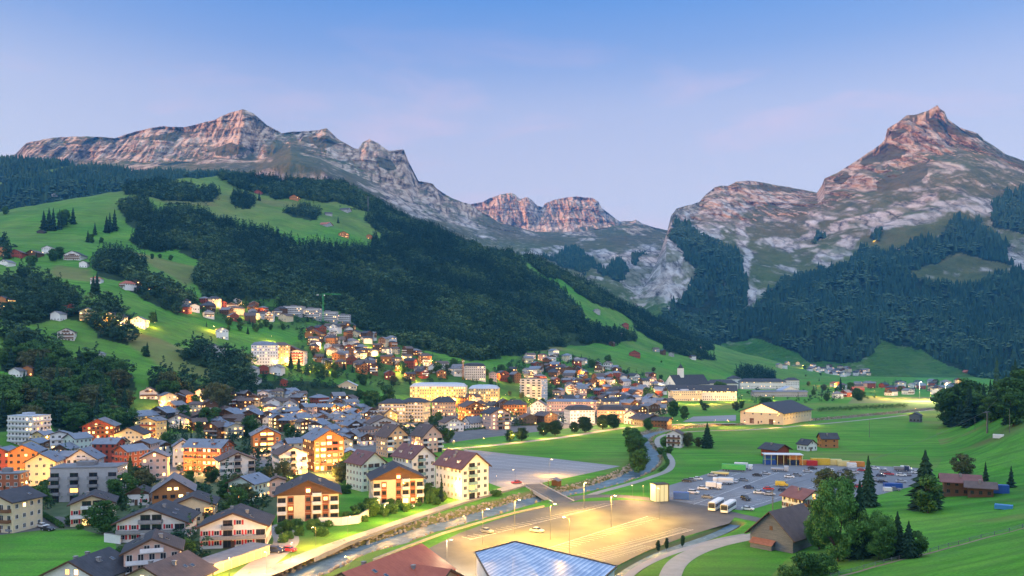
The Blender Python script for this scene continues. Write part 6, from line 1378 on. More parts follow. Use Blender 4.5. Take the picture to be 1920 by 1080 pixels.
def car(px, py, rz, colr, label, kind='car', cat='car', group='cars in the car parks', name=None):
    p = hit(px, py)
    r = empty(name or {'car': 'parked_car', 'van': 'parked_van', 'suv': 'parked_car'}[kind], (p[0], p[1], p[2]+.06), R(rz), label, cat, group); m = PT[colr]
    if kind == 'car': prof = [(-2.15,.32),(2.15,.32),(2.2,.62),(2.05,.86),(1.0,.95),(-1.75,.97),(-2.18,.88),(-2.2,.55)]; cab = [(-1.75,.98),(1.0,.96),(.30,1.40),(-1.15,1.43)]; hw = .87
    elif kind == 'suv': prof = [(-2.3,.38),(2.3,.38),(2.35,.75),(2.2,1.0),(1.15,1.1),(-2.1,1.12),(-2.32,1.0)]; cab = [(-2.1,1.13),(1.15,1.11),(.5,1.68),(-1.85,1.70)]; hw = .95
    else: prof = [(-2.7,.35),(2.6,.35),(2.65,.9),(2.3,1.15),(1.7,1.25),(-2.7,1.3)]; cab = [(-2.7,1.31),(1.7,1.26),(1.1,2.1),(-2.65,2.15)]; hw = 1.0
    # profile runs along local y (front at -y)
    def sidep(pf, h0, h1):
        n = len(pf); v = [(-h0 if i < 2 else -h1, -a, b_) for i, (a, b_) in enumerate(pf)]+[(h0 if i < 2 else h1, -a, b_) for i, (a, b_) in enumerate(pf)]
        return v, [tuple(range(n)), tuple(range(n, 2*n))[::-1]]+[(i, n+i, n+(i+1) % n, (i+1) % n) for i in range(n)]
    def body(pf, w0):
        n = len(pf); v = [(-w0, -a, b_) for a, b_ in pf]+[(w0, -a, b_) for a, b_ in pf]
        return v, [tuple(range(n)), tuple(range(n, 2*n))[::-1]]+[(i, n+i, n+(i+1) % n, (i+1) % n) for i in range(n)]
    MB().add(*body(prof, hw)).build('body', m, r)
    MB().add(*sidep(cab, hw-.06, hw-.2)).build('cabin_glass' if kind != 'van' else 'upper_body', M_GLASS if kind != 'van' else m, r)
    a, b_ = cab[2], cab[3]; MB().box(-hw+.2, hw-.2, -a[0]+.05, -b_[0]-.05, a[1]-.01, b_[1]+.05).build('roof_panel', m, r)
    if kind == 'van': MB().box(-hw+.12, hw-.12, -1.62, -1.30, 1.4, 1.95).build('windscreen', M_GLASS, r)
    for sx in (-1, 1):
        MB().box(sx*hw*.62-.17, sx*hw*.62+.17, -prof[2][0]-.02, -prof[2][0]+.1, .6, .74).build('headlight', M_HEADL, r)
        MB().box(sx*hw*.72-.13, sx*hw*.72+.13, -prof[-1][0]-.06, -prof[-1][0]+.03, .68, .84).build('tail_light', M_TAIL, r)
        for yy in (-1.35, 1.3): wheel(r, sx*(hw-.1), yy, .33 if kind == 'car' else .37)
    return r
for a in [(1007,998,60,'silver','silver car standing alone in the big car park','car'),(913,999,48,'grey','grey car near the river side of the big car park','car'),(517,1036,80,'navy','dark blue off-roader on the forecourt by the garages','suv'),(542,1034,70,'red','red car right behind the dark blue off-roader','car'),
  (765,952,75,'white','white car parked by the river road below the terrace houses','car'),(968,907,-70,'red','red car on the gravel lot','car'),(16,998,70,'grey','grey car nearest to the left edge beside the meadow','suv'),(72,985,66,'grey','grey car leftmost of the three parked at the hedge','car'),(80,989,68,'white','white car in the middle of the three parked at the hedge','car'),(90,995,72,'black','black car nearest of the three parked at the hedge','car'),
  (1288,904,70,'black','black car leftmost in the row at the car park rim','car'),(1297,902,72,'grey','grey car in the middle of the row at the car park rim','car'),(1308,900,72,'white','white car right end of the row at the car park rim','car'),(1300,926,70,'white','white car with dark rear between blue container and camper vans','suv'),
  (1398,938,15,'black','black van-like car right of the two buses','suv'),(1441,919,70,'red','dark red car behind three others in the car park','car'),(1423,926,72,'white','white car left of the blue one in the car park cluster','car'),(1432,926,60,'blue','blue car squeezed into the car park cluster','car'),(1443,929,75,'silver','silver car at the front of the car park cluster','car'),
  (1466,912,70,'yellow','yellow van behind the dark blue car','van'),(1469,921,75,'navy','dark blue car in front of the yellow van','car'),(1523,880,70,'black','black car near the yellow containers','car'),(1667,891,60,'red','small red car right of the pointed conifer','car'),(1514,886,70,'silver','silver car left of the black one near the yellow containers','car'),(1700,882,70,'white','white van near the far end of the car park','van'),(1678,920,70,'grey','grey car by the blue tarpaulin','car'),(1402,957,65,'white','white car at the near rim of the car park','car'),(1658,886,66,'grey','grey car left of the small red one','car'),(1640,880,66,'white','white car at the far rim right of the containers','car'),(1336,893,66,'silver','silver car left of the cream trailer','car')]: car(*a)
spots = [(1560,884),(1574,886),(1588,884),(1602,888),(1616,884),(1652,894),(1690,893),(1704,892),(1718,888),(1640,902),(1655,906),(1690,905),(1610,915),(1625,918),(1380,905),(1394,902),(1480,896),(1494,893),(1420,893),(1436,890),(1540,893),(1404,916),(1318,918),(1326,934)]
for k_, (x, y) in enumerate(spots):
    cc = ['white','grey','black','silver','red','navy','white','grey'][k_ % 8]; car(x, y, random.choice((68, 70, 160)), cc, None); CARS.append((r_last(), cc, x, y))

def bus(px, py, rz, label):
    p = hit(px, py); r = empty('tour_bus', (p[0], p[1], p[2]+.06), R(rz), label, 'bus', 'two tour buses')
    b_ = MB(); b_.yprism([(-1.27,.35),(1.27,.35),(1.27,2.9),(1.05,3.25),(-1.05,3.25),(-1.27,2.9)], -6, 6); b_.build('body', PT['white'], r)
    for s in (-1, 1):
        for k in range(6): MB().box(s*1.28-.02, s*1.28+.02, -5.6+k*1.88, -3.95+k*1.88, 1.45, 2.6).build('side_window', M_GLASS, r)
        for yy in (-3.9, 3.4): wheel(r, s*1.08, yy, .5, .3)
        MB().box(s*.85-.25, s*.85+.25, -6.04, -5.98, .7, .92).build('headlight', M_HEADL, r)
    MB().box(-1.15, 1.15, -6.03, -5.99, 1.15, 2.75).build('windscreen', M_GLASS, r)
    MB().box(-1.1, 1.1, -6.04, -5.995, 2.8, 3.02).build('destination_panel', M_FRAMED, r)
bus(1343,954,-30,'white tour bus, left of the two parked side by side'); bus(1366,958,-30,'white tour bus, right of the two parked side by side')
def truck(px, py, rz, box_c, cab_c, label, ln=9., h=3.4, name='lorry', cat='lorry', cab=True):
    p = hit(px, py); r = empty(name, (p[0], p[1], p[2]+.06), R(rz), label, cat)
    y0 = -ln/2
    if cab:
        c = MB(); c.yprism([(-1.2,.5),(1.2,.5),(1.2,2.3),(1.0,2.75),(-1.0,2.75),(-1.2,2.3)], y0, y0+2.0); c.build('cab', PT[cab_c], r)
        MB().box(-1.02, 1.02, y0-.03, y0-.004, 1.45, 2.3).build('windscreen', M_GLASS, r); y0 += 2.25
    q = MB(); q.box(-1.25, 1.25, y0, ln/2, .95, h); 
    for k in range(int((ln/2-y0)/1.2)): q.box(-1.29, 1.29, y0+.4+k*1.2, y0+.5+k*1.2, .96, h-.05)
    q.build('load_box', PT[box_c], r); MB().box(-1.0, 1.0, -ln/2+.3, ln/2-.2, .6, .93).build('chassis', M_FRAMED, r)
    for s in (-1, 1):
        for yy in ((-ln/2+1.2, ln/2-1.4, ln/2-2.5) if cab else (ln/2-1.4, ln/2-2.6, -ln/2+1.5)): wheel(r, s*1.05, yy, .48, .3)
truck(1376,884,68,'green','green','green box trailer at the upper rim of the car park',11,3.4,'trailer','trailer',False); truck(1394,881,68,'white','white','white lorry right behind the green trailer',8.5); truck(1350,892,70,'pale','white','low cream trailer left of the green one',8,1.7,'trailer','trailer',False)
truck(1339,917,66,'white','white','white camper van, front one of two in the car park',6.5,2.9,'camper_van','camper van'); truck(1356,908,-110,'white','white','long white camper van behind the front one',8.5,2.9,'camper_van','camper van'); truck(1690,884,70,'grey','navy','dark farm lorry at the far end of the car park',6.5,2.2)
truck(1462,884,70,'silver','silver','silver flatbed lorry below the blue and orange stand',8,1.6)
# containers, stands, kiosk
def container(px, py, rz, c, label, ln=6.06, wd=2.44, h=2.6, n=3):
    p = hit(px, py); r = empty('container', (p[0], p[1], p[2]+.04), R(rz), label, 'container')
    b_ = MB(); b_.box(-ln/2, ln/2, -wd/2, wd/2, .1, h)
    for k in range(int(ln/.5)): b_.box(-ln/2+.15+k*.5, -ln/2+.35+k*.5, -wd/2-.05, wd/2+.05, .25, h-.2)
    b_.build('shell', PT[c], r)
    for s in (-1, 1): MB().box(ln/2+.004, ln/2+.05, s*.6-.55, s*.6+.55, .2, h-.12).build('door', PT[c], r)
    f = MB()
    for s in (-1, 1):
        for t in (-1, 1): f.box(s*(ln/2-.02)-.09, s*(ln/2-.02)+.09, t*(wd/2+.03)-.06, t*(wd/2+.03)+.06, 0, h+.06)
    f.build('corner_posts', PT[c], r)
for a in [(1277,936,-12,'blue','blue container left of the car park entrance',5.8,2.6,2.7),(1510,872,-8,'orange','orange container right of the stand'),(1522,873,-8,'red','red container right of the orange one',5,2.4,2.6),(1538,872,-8,'yellow','deep yellow container in the middle of the row',9.,2.6,3.4),(1560,872,-10,'pale','pale yellow container right of the deep yellow one',9.,2.6,3.0),(1582,874,-10,'pale','smaller pale yellow container near the right end of the row',6,2.6,2.6),(1597,877,-10,'white','white and low container at the end of the row',4,2.4,2.4),(1606,875,-8,'orange','faded orange container beyond the white one, behind the conifer',7,2.4,2.6),(1875,925,-20,'blue','blue container right of the farm annex',5.5,2.6,3.2),(1674,914,-10,'blue','blue tarpaulin-covered load by the car park rim',7,2.4,1.8),(1664,921,-10,'white','small white box beside the blue load',3,2,1.6),(1882,955,-35,'cyan','bright blue tarpaulin-covered trailer on the right meadow',5,2.4,1.5),(1872,822,-35,'white','small white box cabin at the foot of the cable pylon',5,2.2,2.2)]: container(*a)
def stand():
    p = hit(1468, 873); r = empty('market_stand', (p[0]+1, p[1]+4, p[2]+.04), R(-6), 'long stand with white canopy, blue and orange panels at the car park', 'stand')
    MB().box(-9.6, 9.6, -3.6, 3.6, 5.2, 5.5).build('canopy', PT['white'], r)
    for k in range(7): MB().box(-9.2+k*3.07-.12, -9.2+k*3.07+.12, -3.3, -3.06, 0, 5.195).build('post', PT['pale'], r)
    MB().box(-9.2, -3.2, -1.2, 2.8, .02, 2.2).build('blue_panel', PT['blue'], r); MB().box(-9.0, -3.4, -.9, 2.6, 2.9, 4.9).build('upper_blue_panel', PT['blue'], r)
    MB().box(3.2, 9.2, -1.4, 2.8, 2.6, 4.9).build('orange_panel', PT['orange'], r); MB().box(3.2, 9.2, -1.0, 2.8, .02, 2.2).build('counter', PT['navy'], r); MB().box(-3.0, 3.0, 1.8, 2.8, .02, 4.9).build('back_wall', W['brown'], r)
stand()
def kiosk():
    p = hit(1238, 941); r = empty('glass_kiosk', (p[0], p[1]+2, p[2]+.04), R(18), 'tall glass kiosk with dark side at the car park entrance', 'kiosk')
    MB().box(-2.6, 2.6, -2.2, 2.2, .1, 6.4).build('glass_body', m_emit('kiosk_glass', (1., .72, .35), .7, (.2,.25,.2)), r)
    MB().box(2.62, 2.9, -2.4, 2.4, 0, 6.8).build('side_wall', W['dark'], r); MB().box(-2.8, 2.6, -2.4, 2.4, 6.41, 6.7).build('roof', W['dark'], r)
    for k in range(4): MB().box(-2.6+k*1.73-.06, -2.6+k*1.73+.06, -2.28, -2.21, .1, 6.4).build('mullion', M_FRAMED, r)
kiosk()
# garage row, retaining wall, bridge
def garages():
    p = hit(405, 1074); r = empty('garage_row', (p[0]+1.2, p[1]+9.5, 0), R(-21), 'low row of flat-roofed garages with pale doors beside the river road', 'garage')
    MB().box(-3.2, 3.2, -11, 11, -.5, 2.7).build('wall', W['cream'], r); MB().box(-3.6, 3.6, -11.4, 11.4, 2.703, 2.95).build('roof', RF['flat'], r)
    for k in range(7): MB().box(3.204, 3.28, -10.4+k*3.02, -7.9+k*3.02, .05, 2.2).build('garage_door', PT['pale'], r)
garages()
def wall_run(pts, h, label, m, name='retaining_wall', t=.35):
    P_ = [flo(*q) for q in pts]; c = np.mean(P_, 0); r = empty(name, (c[0], c[1], 0), 0, label, 'wall'); b_ = MB(); cap = MB()
    for (x0, y0), (x1, y1) in zip(P_[:-1], P_[1:]):
        b_.obox((x0-c[0], y0-c[1], h/2-.3), (x1-c[0], y1-c[1], h/2-.3), t, h+.6); cap.obox((x0-c[0], y0-c[1], h+.06), (x1-c[0], y1-c[1], h+.06), t+.14, .11)
    b_.build('masonry', m, r); cap.build('coping', M_CHIM, r)
wall_run([(598,985),(640,985),(672,981),(700,963),(728,955)], 2.6, 'white retaining wall between the two terrace apartment houses', W['white'])
wall_run([(196,1016),(226,1020)], 2.6, 'short white wall left of the broad red-shuttered chalet', W['white'])
wall_run([(590,1049),(652,1020),(722,994.5),(786,972.5),(848,952),(908,933.5),(958,920),(986,912)], .55, 'low stone parapet along the river side of the river road', M_CHIM, 'parapet', .4)
wall_run([(700,1052),(760,1028),(830,1002),(900,981),(965,963),(1020,951)], .55, 'low kerb wall between river bank and big car park', M_CHIM, 'parapet', .4)
def slope_path():
    pts = smooth_line([hit(*q)[:2] for q in [(1556,1086),(1640,1063),(1700,1047),(1760,1033),(1840,1011),(1935,986)]], 8)
    V, Fq = [], []
    for i, (x, y) in enumerate(pts):
        a = np.array(pts[max(0, i-1)]); c = np.array(pts[min(len(pts)-1, i+1)]); d = (c-a)/np.hypot(*(c-a))
        for s_ in (1, -1): V.append((x-d[1]*.65*s_, y+d[0]*.65*s_, height(x-d[1]*.65*s_, y+d[0]*.65*s_)+.06))
        if i: Fq.append((2*i-2, 2*i-1, 2*i+1, 2*i))
    tag(MB().add(V, Fq).build('dirt_path', M_DIRT), kind='structure')
    c0 = pts[len(pts)//2]; r = empty('fence', (c0[0], c0[1], 0), 0, 'thin wooden post fence along the dirt path on the right meadow', 'fence'); rl = MB(); pr = None; n_ = 0
    for i in range(0, len(pts), 2):
        x, y = pts[i]; x += .7; y += 1.3; z = height(x, y)
        MB().box(x-c0[0]-.06, x-c0[0]+.06, y-c0[1]-.06, y-c0[1]+.06, z-.3, z+1.1).build('post', W['barn'], r)
        if pr: rl.obox((pr[0]-c0[0], pr[1]-c0[1], pr[2]+.9), (x-c0[0], y-c0[1], z+.9), .05, .08); rl.obox((pr[0]-c0[0], pr[1]-c0[1], pr[2]+.5), (x-c0[0], y-c0[1], z+.5), .05, .08)
        pr = (x, y, z)
    rl.build('rails', W['barn'], r)
slope_path()
def bridge():
    a = np.array(flo(996, 908)); c = np.array(flo(1056, 941)); d = (c-a)/np.hypot(*(c-a)); m_ = (a+c)/2; Lh = np.hypot(*(c-a))/2
    r = empty('road_bridge', (m_[0], m_[1], 0), math.atan2(d[1], d[0]), 'short concrete road bridge over the river between gravel lot and big car park', 'bridge')
    MB().box(-Lh, Lh, -4, 4, -.35, .10).build('deck', M_ASPH, r)
    for s in (-1, 1):
        MB().box(-Lh, Lh, s*4.2-.2, s*4.2+.2, -.9, .45).build('edge_beam', W['grey'], r)
        rl = MB(); rl.box(-Lh, Lh, s*4.2-.05, s*4.2+.05, 1.3, 1.4)
        for k in range(14): rl.box(-Lh+.3+k*(2*Lh-.6)/13-.04, -Lh+.3+k*(2*Lh-.6)/13+.04, s*4.2-.04, s*4.2+.04, .452, 1.3)
        rl.build('railing', M_STEEL, r)
        MB().box(s*(Lh-1.5)-.8, s*(Lh-1.5)+.8, -4.3, 4.3, -3.2, -.36).build('abutment', W['grey'], r)
bridge()
def shelter():
    p = hit(1040, 912); r = empty('shelter', p, R(-30), 'small roofed shelter at the river edge of the gravel lot', 'shelter')
    MB().yprism([(-2.6,2.5),(0,3.5),(2.6,2.5),(2.6,2.65),(0,3.7),(-2.6,2.65)], -2, 2).build('roof', RF['grey'], r)
    for s in (-1, 1):
        for t in (-1, 1): MB().box(s*2.2-.1, s*2.2+.1, t*1.6-.1, t*1.6+.1, 0, 2.52).build('post', W['brown'], r)
    MB().box(-2.1, 2.1, 1.5, 1.6, 0, 2.4).build('back_panel', W['brown'], r)
shelter()
# cranes, pylons, cable
def crane(px, py, hpx, c, label, jib=26, rz=0):
    p = hit(px, py); h = hpx*p[1]/F; r = empty('tower_crane', (p[0], p[1], p[2]-.3), R(rz), label, 'crane'); t = MB()
    for s in (-1, 1):
        for q in (-1, 1): t.box(s*.75-.13, s*.75+.13, q*.75-.13, q*.75+.13, 0, h)
    for k in range(int(h/1.6)):
        z = k*1.6; e = 1 if k % 2 else -1
        t.obox((-.75*e, -.75, z), (.75*e, -.75, z+1.6), .12, .12); t.obox((.75, -.75*e, z), (.75, .75*e, z+1.6), .12, .12)
    t.build('mast', PT[c], r); j = MB(); j.box(-9, jib, -.55, -.4, h+.3, h+.5); j.box(-9, jib, .4, .55, h+.3, h+.5); j.box(-2, jib-1, -.08, .08, h+1.5, h+1.65)
    for k in range(int(jib/1.8)): j.obox((k*1.8, 0, h+1.55), (k*1.8+1.5, .45, h+.4), .1, .1); j.obox((k*1.8, 0, h+1.55), (k*1.8+1.5, -.45, h+.4), .1, .1)
    j.build('jib', PT[c], r); MB().box(-8.8, -6, -.8, .8, h-1.2, h+.29).build('counterweight', W['grey'], r); MB().box(.9, 2.2, -.7, .7, h-1.6, h-.1).build('operator_cab', PT['white'], r)
crane(606,610,58,'green','green tower crane over the stepped grey flats',24,8); crane(868,712,36,'orange','orange tower crane left of the white gabled high block',10,100)
def pylon(px, py, hpx, label, w_=1.2, arm=2.5):
    p = hit(px, py); h = hpx*p[1]/F; r = empty('cable_pylon', (p[0], p[1], p[2]-.3), R(35), label, 'pylon')
    MB().tube((0,0,0), (0,0,h), w_*.5, w_*.28, 10).build('shaft', M_STEEL, r); MB().box(-arm, arm, -.25, .25, h, h+.5).build('crossarm', M_STEEL, r)
    for s in (-1, 1): MB().box(s*arm-.25, s*arm+.25, -1.1, 1.1, h-.35, h-.003).build('roller_battery', M_STEEL, r)
    return p, h
py1, ph1 = pylon(1851,812,40,'grey cable-car pylon on the meadow slope at the right'); pylon(690,396,27,'tall white cable-car pylon on the crest of the green hill',3,7)
for x, y, h_, lb in [(1630,820,34,'thin pole in the open meadow left of the lone barn'),(1828,806,22,'thin pole on the slope left of the cable pylon'),(1893,812,46,'thin tall pole right of the cable pylon before the wood')]:
    p = hit(x, y); r = MB().tube((0,0,-.3), (0,0,h_*p[1]/F), .16, .1, 8).build('utility_pole', M_STEEL); r.location = p; tag(r, lb, 'pole')
def cable():
    a = Vector((py1[0]-1.2, py1[1], py1[2]+ph1)); q = flo(1450, 985); c = Vector((q[0]+5, q[1]+16, 9.0)); e = Vector((a.x+160, a.y+120, a.z+95)); b_ = MB()
    for s, t in ((a, c), (e, a)):
        pr = None
        for k in range(25):
            f = k/24; v = s.lerp(t, f); v.z -= 6*math.sin(math.pi*f)*.5
            if pr is not None: b_.tube(pr, v, .05, .05, 5)
            pr = v
    tag(b_.build('cable', M_STEEL), 'thin cable-car rope running down across the big tree group', 'cable')
    r = MB().tube((0,0,0), (0,0,9.1), .2, .14, 8).build('cable_post', M_STEEL); r.location = (c.x, c.y, 0); tag(r, 'steel post behind the old barn carrying the cable-car rope', 'post')
cable()
# hedges and garden shrubs
def hedge(pts, h, w_, label, n=70):
    P_ = smooth_line([hit(*q)[:2] for q in pts], 8); cs, rs = [], []
    P_ = np.array(P_); seg = np.r_[0, np.cumsum(np.hypot(*np.diff(P_, axis=0).T))]; c0 = P_.mean(0)
    for s in np.arange(0, seg[-1], w_*.55):
        x, y = np.interp(s, seg, P_[:,0]), np.interp(s, seg, P_[:,1]); cs.append((x-c0[0]+random.uniform(-.2,.2), y-c0[1], height(x, y)+h*.5+random.uniform(-.1,.2)*h)); rs.append(max(w_, h)*.6)
    V, q = leafcloud(cs, rs, [n]*len(cs), .28 if h < 3 else .42, rng, h/max(w_, h)*.9)
    o = link(bpy.data.objects.new('hedge', np_mesh('hedge', V, q, M_BUSH))); o.location = (c0[0], c0[1], 0); tag(o, label, 'hedge')
hedge([(78,968),(96,978),(116,990)], 1.7, 1.6, 'clipped green hedge beside the three parked cars')
hedge([(1536,772),(1620,768),(1700,764)], 4.5, 5, 'long dark row of clipped trees behind the riding hall')
hedge([(820,812),(880,807),(950,800),(1010,797)], 1.6, 1.8, 'dark hedge along the upper edge of the upper field', 40)
hedge([(1210,828),(1192,846),(1188,872),(1196,888)], 3.0, 4, 'bushes lining the inner bank of the river bend', 90)
hedge([(1258,838),(1246,852),(1252,870),(1236,884)], 1.0, 2.0, 'low scrub between river and footpath at the bend', 40)
for k in range(64):
    t = random.random(); x = 520+t*330+random.uniform(-14, 14); y = 1018-t*86+random.uniform(-20, 6)
    if 560 < x < 640 and y < 985: continue
    tree_px(x, y, random.uniform(9, 20), 'bus', auto='garden', wide=random.uniform(.8, 1.3))
for x, y in [(590,988),(556,988),(532,996),(700,955),(806,936),(690,948),(470,958),(400,950),(380,925),(150,992),(60,985),(220,1004),(340,1022),(388,1050),(505,985),(230,955),(120,940),(560,905),(640,922),(618,912),(650,925),(905,925),(930,930),(1250,836),(1240,850)]:
    tree_px(x, y, random.uniform(10, 20), 'bus', auto='house', wide=random.uniform(.9, 1.4))
# saplings on the verge
for x, y in [(1230,1014),(1246,1010),(1276,1004)]: tree_px(x+4, y+20, 22, 'rnd', auto=True, wide=.6)
for poly, n in [([(300,760),(700,740),(700,830),(460,850),(300,830)], 22), ([(700,740),(1230,730),(1230,790),(1000,800),(720,820)], 26), ([(560,640),(840,690),(840,715),(640,740),(560,700)], 24), ([(860,690),(1240,690),(1240,745),(870,730)], 26), ([(330,570),(640,580),(660,640),(400,640)], 16), ([(1500,690),(1640,700),(1640,745),(1500,745)], 12), ([(1640,722),(1810,716),(1800,742),(1650,742)], 9),([(20,860),(420,820),(560,900),(460,960),(60,960)], 22)]:
    xs = [p[0] for p in poly]; ys = [p[1] for p in poly]; got = 0; tr = 0
    while got < n and tr < 3000:
        tr += 1; x, y = random.uniform(min(xs), max(xs)), random.uniform(min(ys), max(ys))
        if not in_poly(np.array([x]), np.array([y]), poly)[0]: continue
        p = hit(x, y)
        if any(math.hypot(p[0]-h_['x'], p[1]-h_['y']) < max(h_['Wd'], h_['Ln'])*.62+1.5 for h_ in HOUSES): continue
        got += 1; tree_at(p[0], p[1], p[2]-.2, random.uniform(5, 11), random.choice(['bro','con','con','oli','bro']), None, 'garden trees between the houses', 1.1, auto='town')

# greenery filling the gardens, one mass
def greenery():
    areas = [([(300,800),(470,772),(700,768),(1000,750),(1240,744),(1240,790),(1000,800),(840,812),(640,850),(470,860),(300,850)], 330), ([(330,560),(520,560),(660,590),(730,640),(860,680),(900,716),(800,720),(560,740),(400,750),(440,690),(560,690),(560,620),(440,610)], 420), ([(900,700),(1000,660),(1070,664),(1160,690),(1250,712),(1240,748),(1040,750),(960,720)], 330), ([(-20,850),(300,800),(470,860),(560,900),(500,1010),(330,1060),(230,1000),(120,960),(-20,960)], 170), ([(1380,735),(1640,730),(1640,748),(1500,756),(1380,756)], 60), ([(1640,716),(1820,712),(1800,738),(1640,740)], 60)]
    P_, Rr = np.array([(h_['x'], h_['y']) for h_ in HOUSES]), np.array([max(h_['Wd'], h_['Ln'])*.6+1 for h_ in HOUSES])
    pr = [broad_arrays(500+i, 12, 12, .075) for i in range(4)]+[conifer_arrays(510, 12, 5, 6, .04)]
    Vs, Fq, T, base = [], [], [], 0
    for poly, n in areas:
        xs = [p[0] for p in poly]; ys = [p[1] for p in poly]; got = 0; tr = 0
        while got < n and tr < n*30:
            tr += 1; x, y = random.uniform(min(xs), max(xs)), random.uniform(min(ys), max(ys))
            if not in_poly(np.array([x]), np.array([y]), poly)[0]: continue
            p = hit(x, y)
            if (np.hypot(P_[:,0]-p[0], P_[:,1]-p[1]) < Rr).any(): continue
            got += 1; k = random.randrange(5); V, q = pr[k]; h = random.uniform(2.2, 7.5) if k < 4 else random.uniform(6, 12); wd = random.uniform(1.1, 1.9) if k < 4 else 1.2; a = random.random()*6.28
            Vs.append(np.stack([(V[:,0]*math.cos(a)-V[:,1]*math.sin(a))*h*wd+p[0], (V[:,0]*math.sin(a)+V[:,1]*math.cos(a))*h*wd+p[1], V[:,2]*h+p[2]-.3], -1)); Fq.append(q+base); base += len(V); T.append(np.full(len(V), random.random()*.7+.35))
    T = np.concatenate(T)
    o = link(bpy.data.objects.new('garden_greenery', np_mesh('garden_greenery', np.vstack(Vs), np.vstack(Fq), M_WOODS, attrs={'tint': np.stack([T]*3+[np.ones_like(T)], -1)})))
    tag(o, 'bushes and small trees filling the gardens between the houses', 'greenery', None, 'stuff')
greenery()
# ---------------------------------------------------------------- labels that single out each repeat
MARKS = [('the long yellow hotel',(850,745)),('the striped high-rise',(1001,735)),('the big orange chalet',(606,850)),('the monastery church',(1290,718)),('the riding hall',(1456,780)),('the hillside hotel',(520,670)),('the green crane',(606,590)),('the orange crane',(868,700)),
 ('the red-gabled chalet',(190,812)),('the rust-red building',(392,862)),('the twin gabled blocks',(768,835)),('the white mansard hotel',(1086,780)),('the gravel lot',(1000,875)),('the river bend',(1215,850)),('the big car park',(1120,985)),('the right-edge farm',(1815,915)),
 ('the sports field',(1700,745)),('the far white hamlet',(1570,695)),('the upper left hamlet',(90,480)),('the lit hillside road',(210,606)),('the grey flats',(168,905)),('the red-shuttered chalets',(370,990)),('the right-edge wood',(1840,760)),('the stepped flats',(600,594)),
 ('the hill crest meadow',(250,350)),('the upper meadow',(620,420)),('the slope farmhouse',(1190,664)),('the left wood',(160,770)),('the brown chalet pair',(450,785)),('the pink house',(930,785)),('the old barn',(1470,1000)),('the river road',(700,1000)),('the upper field',(900,815)),('the school block',(1484,720)),('the six-storey tower',(55,805)),('the bottom meadow',(110,1040)),('the parked coaches',(1355,950)),('the tall conifer',(1735,900)),('the container row',(1550,866)),('the white farmhouse',(1506,945))]
ORD = ['leftmost', 'second from left', 'third from left', 'fourth from left', 'fifth from left', 'sixth from left', 'seventh from left', 'eighth from left', 'ninth from left']+['%s from left' % w_ for w_ in 'tenth eleventh twelfth thirteenth fourteenth fifteenth sixteenth seventeenth eighteenth nineteenth twentieth twenty-first twenty-second twenty-third twenty-fourth twenty-fifth'.split()]
def proj(o):
    v = o.matrix_world.translation if o.parent else o.location
    return CX+F*v.x/v.y, HY-(v.z-CH)*F/v.y
def relation(x, y):
    best = min(MARKS, key=lambda m: math.hypot(m[1][0]-x, (m[1][1]-y)*2.2)); dx, dy = x-best[1][0], (y-best[1][1])*2.2
    nm = best[0]
    if math.hypot(dx, dy) < 14: return 'close by '+nm
    a = abs(dx); b_ = abs(dy)
    if a > 2.4*b_: w_ = ('right of ' if dx > 0 else 'left of ')
    elif b_ > 2.4*a: w_ = ('in front of ' if dy > 0 else 'up behind ')
    else: w_ = ('%s of ' % (('front right' if dx > 0 else 'front left') if dy > 0 else ('rear right' if dx > 0 else 'rear left')))
    return w_+nm
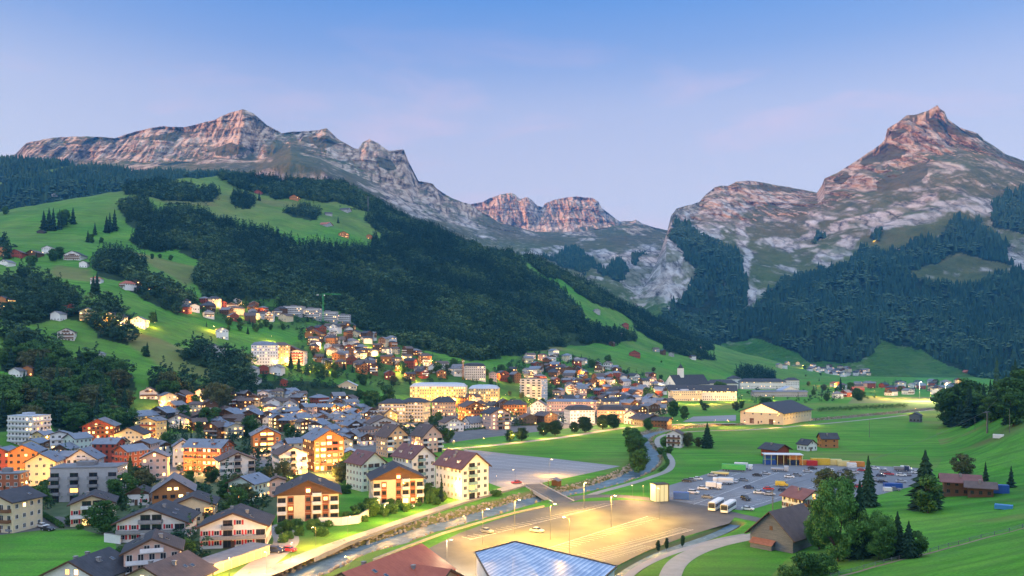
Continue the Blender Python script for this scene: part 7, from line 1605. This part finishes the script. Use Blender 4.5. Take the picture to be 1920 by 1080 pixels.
def spread_labels(items, fallback):
    """items: (object, description, x, y); equal texts are told apart by their order"""
    by = {}
    for o, d, x, y in items: by.setdefault(d+' '+relation(x, y), []).append((x, y, o))
    for k, l in by.items():
        l.sort(key=lambda t: t[0])
        k = k.replace('lit street lamp', 'street lamp') if len(k.split()) > 16 else k
        if len(l) == 1: l[0][2]['label'] = k; continue
        two = len(l) == 2
        for i, (x, y, o) in enumerate(l):
            s = (('left one of two' if i == 0 else 'right one of two') if two else (ORD[i] if i < len(ORD) else 'rightmost') + (' of %d' % len(l) if i == 0 else ''))
            if len(l) > 2 and i == len(l)-1: s = 'rightmost of %d' % len(l)
            t_ = k+', '+s
            if len(t_.split()) > 16: t_ = t_.replace(' of %d' % len(l), '')
            if len(t_.split()) > 16: t_ = t_.replace(' the ', ' ')
            if len(t_.split()) > 16: t_ = t_.replace(' olive-green', ' olive').replace('bushy green ', '').replace('round-crowned ', '')
            if len(t_.split()) > 16: t_ = t_.replace('brightly lit', 'lit').replace(' one of two', '')
            if len(t_.split()) > 16: t_ = t_.replace('lit street lamp', 'street lamp')
            if len(t_.split()) > 16: print('LONG', t_)
            o['label'] = t_
its = []
for h in AUTO:
    if h['lt']: st_ = 'brightly lit'
    elif h['roof'] == 'hip': st_ = 'hip-roofed'
    elif h['H'] > 8: st_ = 'tall'
    else: st_ = 'small' if h['Wd'] < 10 else 'broad'
    x, y = proj(h['o']); its.append((h['o'], '%s %s house with %s roof' % (st_, WN[h['wall']], RN[h['rf']]), x, y))
spread_labels(its, 'house')
its = []
for r, desc, auto in TREES:
    if r.get('label'): 
        if not r.get('category'): r['category'] = 'tree'
        continue
    x, y = proj(r); hm = r.scale[2]; sz = 'small ' if hm < 8 else ('tall ' if hm > 17 else '')
    d = desc.replace('tall ', ''); d = (sz+d).strip().replace('small low', 'low')
    its.append((r, d, x, y))
    if not r.get('group'): r['group'] = 'garden shrubs by the river road' if 'shrub' in desc else 'single trees of meadow and town'
spread_labels(its, 'tree')
its = []
for r, px, py, lb in LAMPS:
    if lb: continue
    its.append((r, 'lit lamp', px, py))
spread_labels(its, 'lamp')
spread_labels([(r, 'small %s parked car' % c, x, y) for r, c, x, y in CARS], 'car')
for o in COL.objects:
    if o.parent is None and o.get('label'):
        w_ = o['label'].split()
        if len(w_) > 16: print('LONG', o.name, o['label'])
# ---------------------------------------------------------------- air
def haze():
    m = bpy.data.materials.new('valley_haze'); m.use_nodes = True; nt = m.node_tree
    nt.nodes.remove(nt.nodes['Principled BSDF'])
    pv = N(nt, 'ShaderNodeVolumePrincipled', inputs={'Color': (.06, .42, 1.0, 1), 'Density': 4.6e-5, 'Anisotropy': 0.1})
    L(nt, pv.outputs[0], nt.nodes['Material Output'].inputs['Volume'])
    b = MB(); b.box(-9600, 9600, -9600, 9700, -60, 1860)
    o = b.build('haze', m); tag(o, kind='stuff')
haze()
